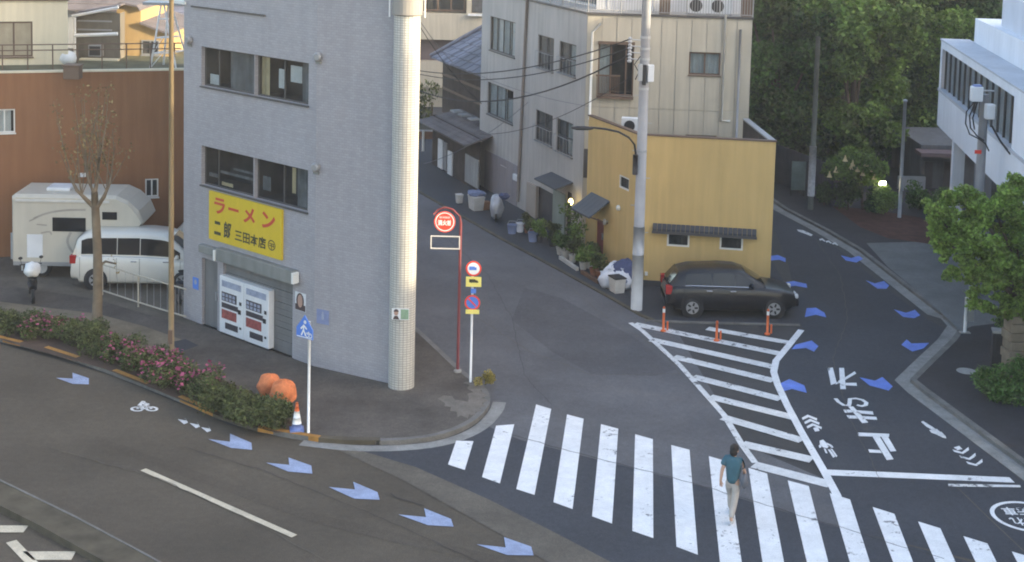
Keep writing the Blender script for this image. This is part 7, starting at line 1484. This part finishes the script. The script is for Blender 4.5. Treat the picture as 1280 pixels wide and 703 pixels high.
for i in range(24):
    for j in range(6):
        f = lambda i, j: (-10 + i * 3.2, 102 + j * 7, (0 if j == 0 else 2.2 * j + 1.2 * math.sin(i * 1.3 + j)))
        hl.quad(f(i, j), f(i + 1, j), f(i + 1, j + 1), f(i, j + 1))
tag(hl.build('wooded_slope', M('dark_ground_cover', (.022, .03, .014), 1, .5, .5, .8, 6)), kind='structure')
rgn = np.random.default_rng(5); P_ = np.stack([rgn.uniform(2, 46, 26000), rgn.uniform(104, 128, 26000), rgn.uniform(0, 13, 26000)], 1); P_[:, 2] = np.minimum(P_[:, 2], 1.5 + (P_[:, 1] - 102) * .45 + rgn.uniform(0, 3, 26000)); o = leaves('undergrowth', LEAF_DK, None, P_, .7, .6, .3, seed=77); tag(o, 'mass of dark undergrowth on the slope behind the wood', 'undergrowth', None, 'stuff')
# bushes in the planting bed
for i, (x, y, r, m_, lab) in enumerate(((1060, 262, .8, LEAF_DK, 'dark clipped bush under the pale bell flowers'), (1105, 268, .75, LEAF_MID, 'round brighter bush beneath the small square lamp'), (1092, 266, .6, LEAF_DK, 'low dark bush between the bell flowers and the slim post'), (1148, 262, .7, LEAF_DK, 'dark bush in front of the grey annex'), (1175, 268, .7, LEAF_DK, 'dark bush beside the pillar of the white building'), (1030, 256, .6, LEAF_DK, 'dark bush at the left end of the planting bed'))):
    c = G(x, y, .12); t = thing('round_bush', lab, 'bush', c, 'bushes in the red-brown planting bed'); cl = [(c[0] + random.uniform(-.4, .4) * r, c[1] + random.uniform(-.4, .4) * r, .12 + r * random.uniform(.5, 1.3), r * .55) for _ in range(9)]; leaves('foliage', m_, t, clump_points(cl, 2200, 400 + i, .4), .13, .5, .4, seed=i); mb = MB(); mb.tube([(c[0], c[1], .1), (c[0], c[1], .12 + r)], .04, 5); mb.build('stem', TRUNK, t)
leavesP = np.array([G(*p, .12) for p in [(random.uniform(1045, 1225), 0) for _ in range(0)]]) if False else None
# bell-flower shrub
c = G(1078, 262, .12); Yb = c[1] - .3; t = thing('bell_flower_shrub', 'shrub with pale hanging bell flowers beside the lit lamp', 'shrub', c); cc_ = [at(x, y, Yb + random.uniform(-.4, .6)) for x, y in ((1050, 205), (1062, 196), (1075, 204), (1088, 206), (1098, 212), (1070, 215), (1084, 220), (1056, 214), (1040, 212))]
leaves('foliage', LEAF_MID, t, clump_points([(*p, .5) for p in cc_], 3200, 61, .3), .2, .45, .3, seed=62, droop=.5); mb = MB(); mb.tube([(c[0], c[1], .1), (c[0] - .1, c[1], 1.4), cc_[2]], [.07, .05, .03], 7); mb.build('trunk', TRUNK, t)
for x, y in ((1056.5, 197), (1064, 207), (1072, 210), (1078.5, 215), (1088, 210), (1037, 217), (1093, 220), (1045, 211), (1066, 203), (1083, 203)):
    p = at(x, y, Yb - .45); mb = MB(); mb.lathe(p - np.array([0, 0, .16]), [(.12, 0), (.075, .07), (.04, .16), (.02, .26)], 8); mb.build('bell_flower', BELL, t, smooth=True)
c = at(1103, 229, Yb - .2); t = thing('garden_lamp', 'small square lit lamp among the bushes of the planting bed', 'lamp', (c[0], c[1], .12)); mb = MB(); mb.box(c[0] - .13, c[0] + .13, c[1] - .06, c[1] + .06, c[2] - .085, c[2] + .085); mb.build('lit_panel', LAMP_W, t); mb = MB(); mb.tube([(c[0], c[1] + .02, .1), (c[0], c[1] + .02, c[2] - .08)], .03, 6); mb.build('stem', DARK_METAL, t); mb = MB(); mb.box(c[0] - .15, c[0] + .15, c[1] - .05, c[1] + .08, c[2] + .085, c[2] + .115); mb.build('hood', DARK_METAL, t)
# notice panel and fence at the edge of the wood
fQ = front(989, 1007, 63.5); t = thing('notice_board', 'tall pale green notice panel at the edge of the wood', 'board', fQ.p(fQ.L / 2, 0)); q = fQ.rect(990, 202, 1006, 238); mb = MB(); fQ.box(mb, q[0], q[1], q[2], q[3], 0, .05); mb.build('panel', M('panel_green', (.13, .17, .16), .7, .2, 3), t)
for u in (q[0] + .03, q[1] - .03): mb = MB(); mb.tube([fQ.p(u, 0, -.03), fQ.p(u, q[3], -.03)], .035, 6); mb.build('post', DARK_METAL, t)
fV = Fac(G(955, 222, .11)[:2], G(1040, 258, .11)[:2]); t = thing('dark_fence', 'dark board fence along the edge of the wood behind the speckled pole', 'fence', fV.p(fV.L / 2, .1)); n_ = int(fV.L / .32)
for k in range(n_): mb = MB(); fV.box(mb, k * fV.L / n_, (k + .92) * fV.L / n_, .1, 1.9, -.05, 0); mb.build('board', M('fence_dark', (.05, .055, .065), .8, .2, 2, streak=.2) if k == 0 else bpy.data.materials['fence_dark'], t)
for h_ in (.4, 1.6): mb = MB(); fV.box(mb, 0, fV.L, h_, h_ + .08, -.12, -.052); mb.build('rail', DARK_METAL, t)
# bright maple at the right edge, with a dark shrub under it
c0 = G(1300, 452, .11); cl = []
rg = random.Random(31)
for x, y, r, d in ((1180, 268, .5, 0), (1205, 258, .6, .2), (1232, 262, .65, .3), (1258, 250, .7, .4), (1272, 232, .6, .5), (1190, 295, .55, -.2), (1215, 300, .65, -.3), (1245, 305, .75, 0), (1275, 295, .8, .3), (1205, 330, .5, -.4), (1228, 340, .6, -.4), (1252, 345, .7, -.2), (1280, 340, .8, 0), (1222, 372, .4, -.5), (1250, 378, .45, -.3), (1275, 385, .55, -.2), (1300, 300, .9, .3), (1310, 350, .9, .2), (1168, 283, .3, 0), (1165, 258, .25, 0), (1292, 395, .6, -.2), (1190, 345, .25, -.5), (1178, 318, .3, -.3)):
    for _ in range(9):   # each limb ends in several small flat sprays
        p = at(x, y, c0[1] - 1.2 + d) + np.array([rg.uniform(-1, 1) * r, rg.uniform(-1, 1) * r, rg.uniform(-.8, .8) * r]) * .8; cl.append((*p, r * rg.uniform(.35, .62)))
tree('maple_tree', 'bright yellow-green maple overhanging the driveway at the right edge', (c0[0], c0[1], .1), 5, .2, cl, 60000, .125, LEAF_LT, 905, None, TRUNK, 14, .0, .55)
c = G(1262, 500, .11); t = thing('dark_shrub', 'dark spreading shrub at the foot of the stone pillar', 'shrub', c); cl = [(*at(x, y, c[1] + random.uniform(-.2, .4)), .38) for x, y in ((1240, 478), (1255, 470), (1270, 478), (1285, 470), (1250, 492), (1268, 497), (1285, 492), (1232, 474), (1275, 460), (1262, 484))]
leaves('foliage', LEAF_DK, t, clump_points(cl, 5200, 71, .3), .12, .4, .2, seed=72, droop=.6); mb = MB(); mb.tube([(c[0], c[1], .1), (c[0], c[1], .8)], .05, 5); mb.build('stem', TRUNK, t)
c = G(1292, 420, .11); cl = [(*at(x, y, c[1] - .4 + random.uniform(-.3, .3)), .5) for x, y in ((1262, 340), (1275, 365), (1285, 330), (1262, 400), (1282, 410), (1290, 380))]
t = thing('ivy_bush', 'dense mid-green bush filling in behind the maple at the right edge', 'bush', c); leaves('foliage', LEAF_BRIGHT, t, clump_points(cl, 4200, 81, .3), .13, .5, .3, seed=82); mb = MB(); mb.tube([(c[0], c[1], .1), (c[0], c[1], 2.0)], .05, 5); mb.build('stem', TRUNK, t)
# dim bushes closing the foot of the wood
for i, (x, y, Y, r) in enumerate(((985, 205, 72, 1.3), (1030, 200, 73, 1.5), (1075, 196, 72, 1.4), (1118, 196, 73, 1.5), (1150, 190, 75, 1.4), (1185, 190, 78, 1.5), (955, 205, 74, 1.3))):
    c = at(x, y, Y); t = thing('woodland_bush', 'dim bush at the foot of the wood ' + ['beside the notice board', 'behind the speckled pole', 'behind the bell-flower shrub', 'behind the slim post', 'behind the grey annex', 'behind the white building end', 'behind the right corner of the pale house'][i], 'bush', (c[0], c[1], 0), 'bushes at the foot of the wood')
    rg = random.Random(i); cl = [(c[0] + rg.uniform(-2, 2), c[1] + rg.uniform(-.8, .8), rg.uniform(.4, 2.6), r * .55) for _ in range(14)]; leaves('foliage', LEAF_DK, t, clump_points(cl, 6500, 500 + i, .4), .22, .5, .4, seed=i); mb = MB(); mb.tube([(c[0], c[1], -.1), (c[0], c[1], 1.5)], .08, 6); mb.build('stem', TRUNK, t)

# thin haze added to imitate a window-glass veil: one closed box round everything
mb = MB(); mb.box(-130, 130, -30, 150, -1, 40); hz = mb.build('haze', M('veil_haze', (1, 1, 1)))
hm = hz.data.materials[0]; hm.node_tree.nodes.clear(); o_ = hm.node_tree.nodes.new('ShaderNodeOutputMaterial'); v_ = hm.node_tree.nodes.new('ShaderNodeVolumePrincipled'); v_.inputs['Density'].default_value = 0.0007; v_.inputs['Color'].default_value = (.95, .93, .9, 1); hm.node_tree.links.new(v_.outputs[0], o_.inputs['Volume']); hz['kind'] = 'stuff'
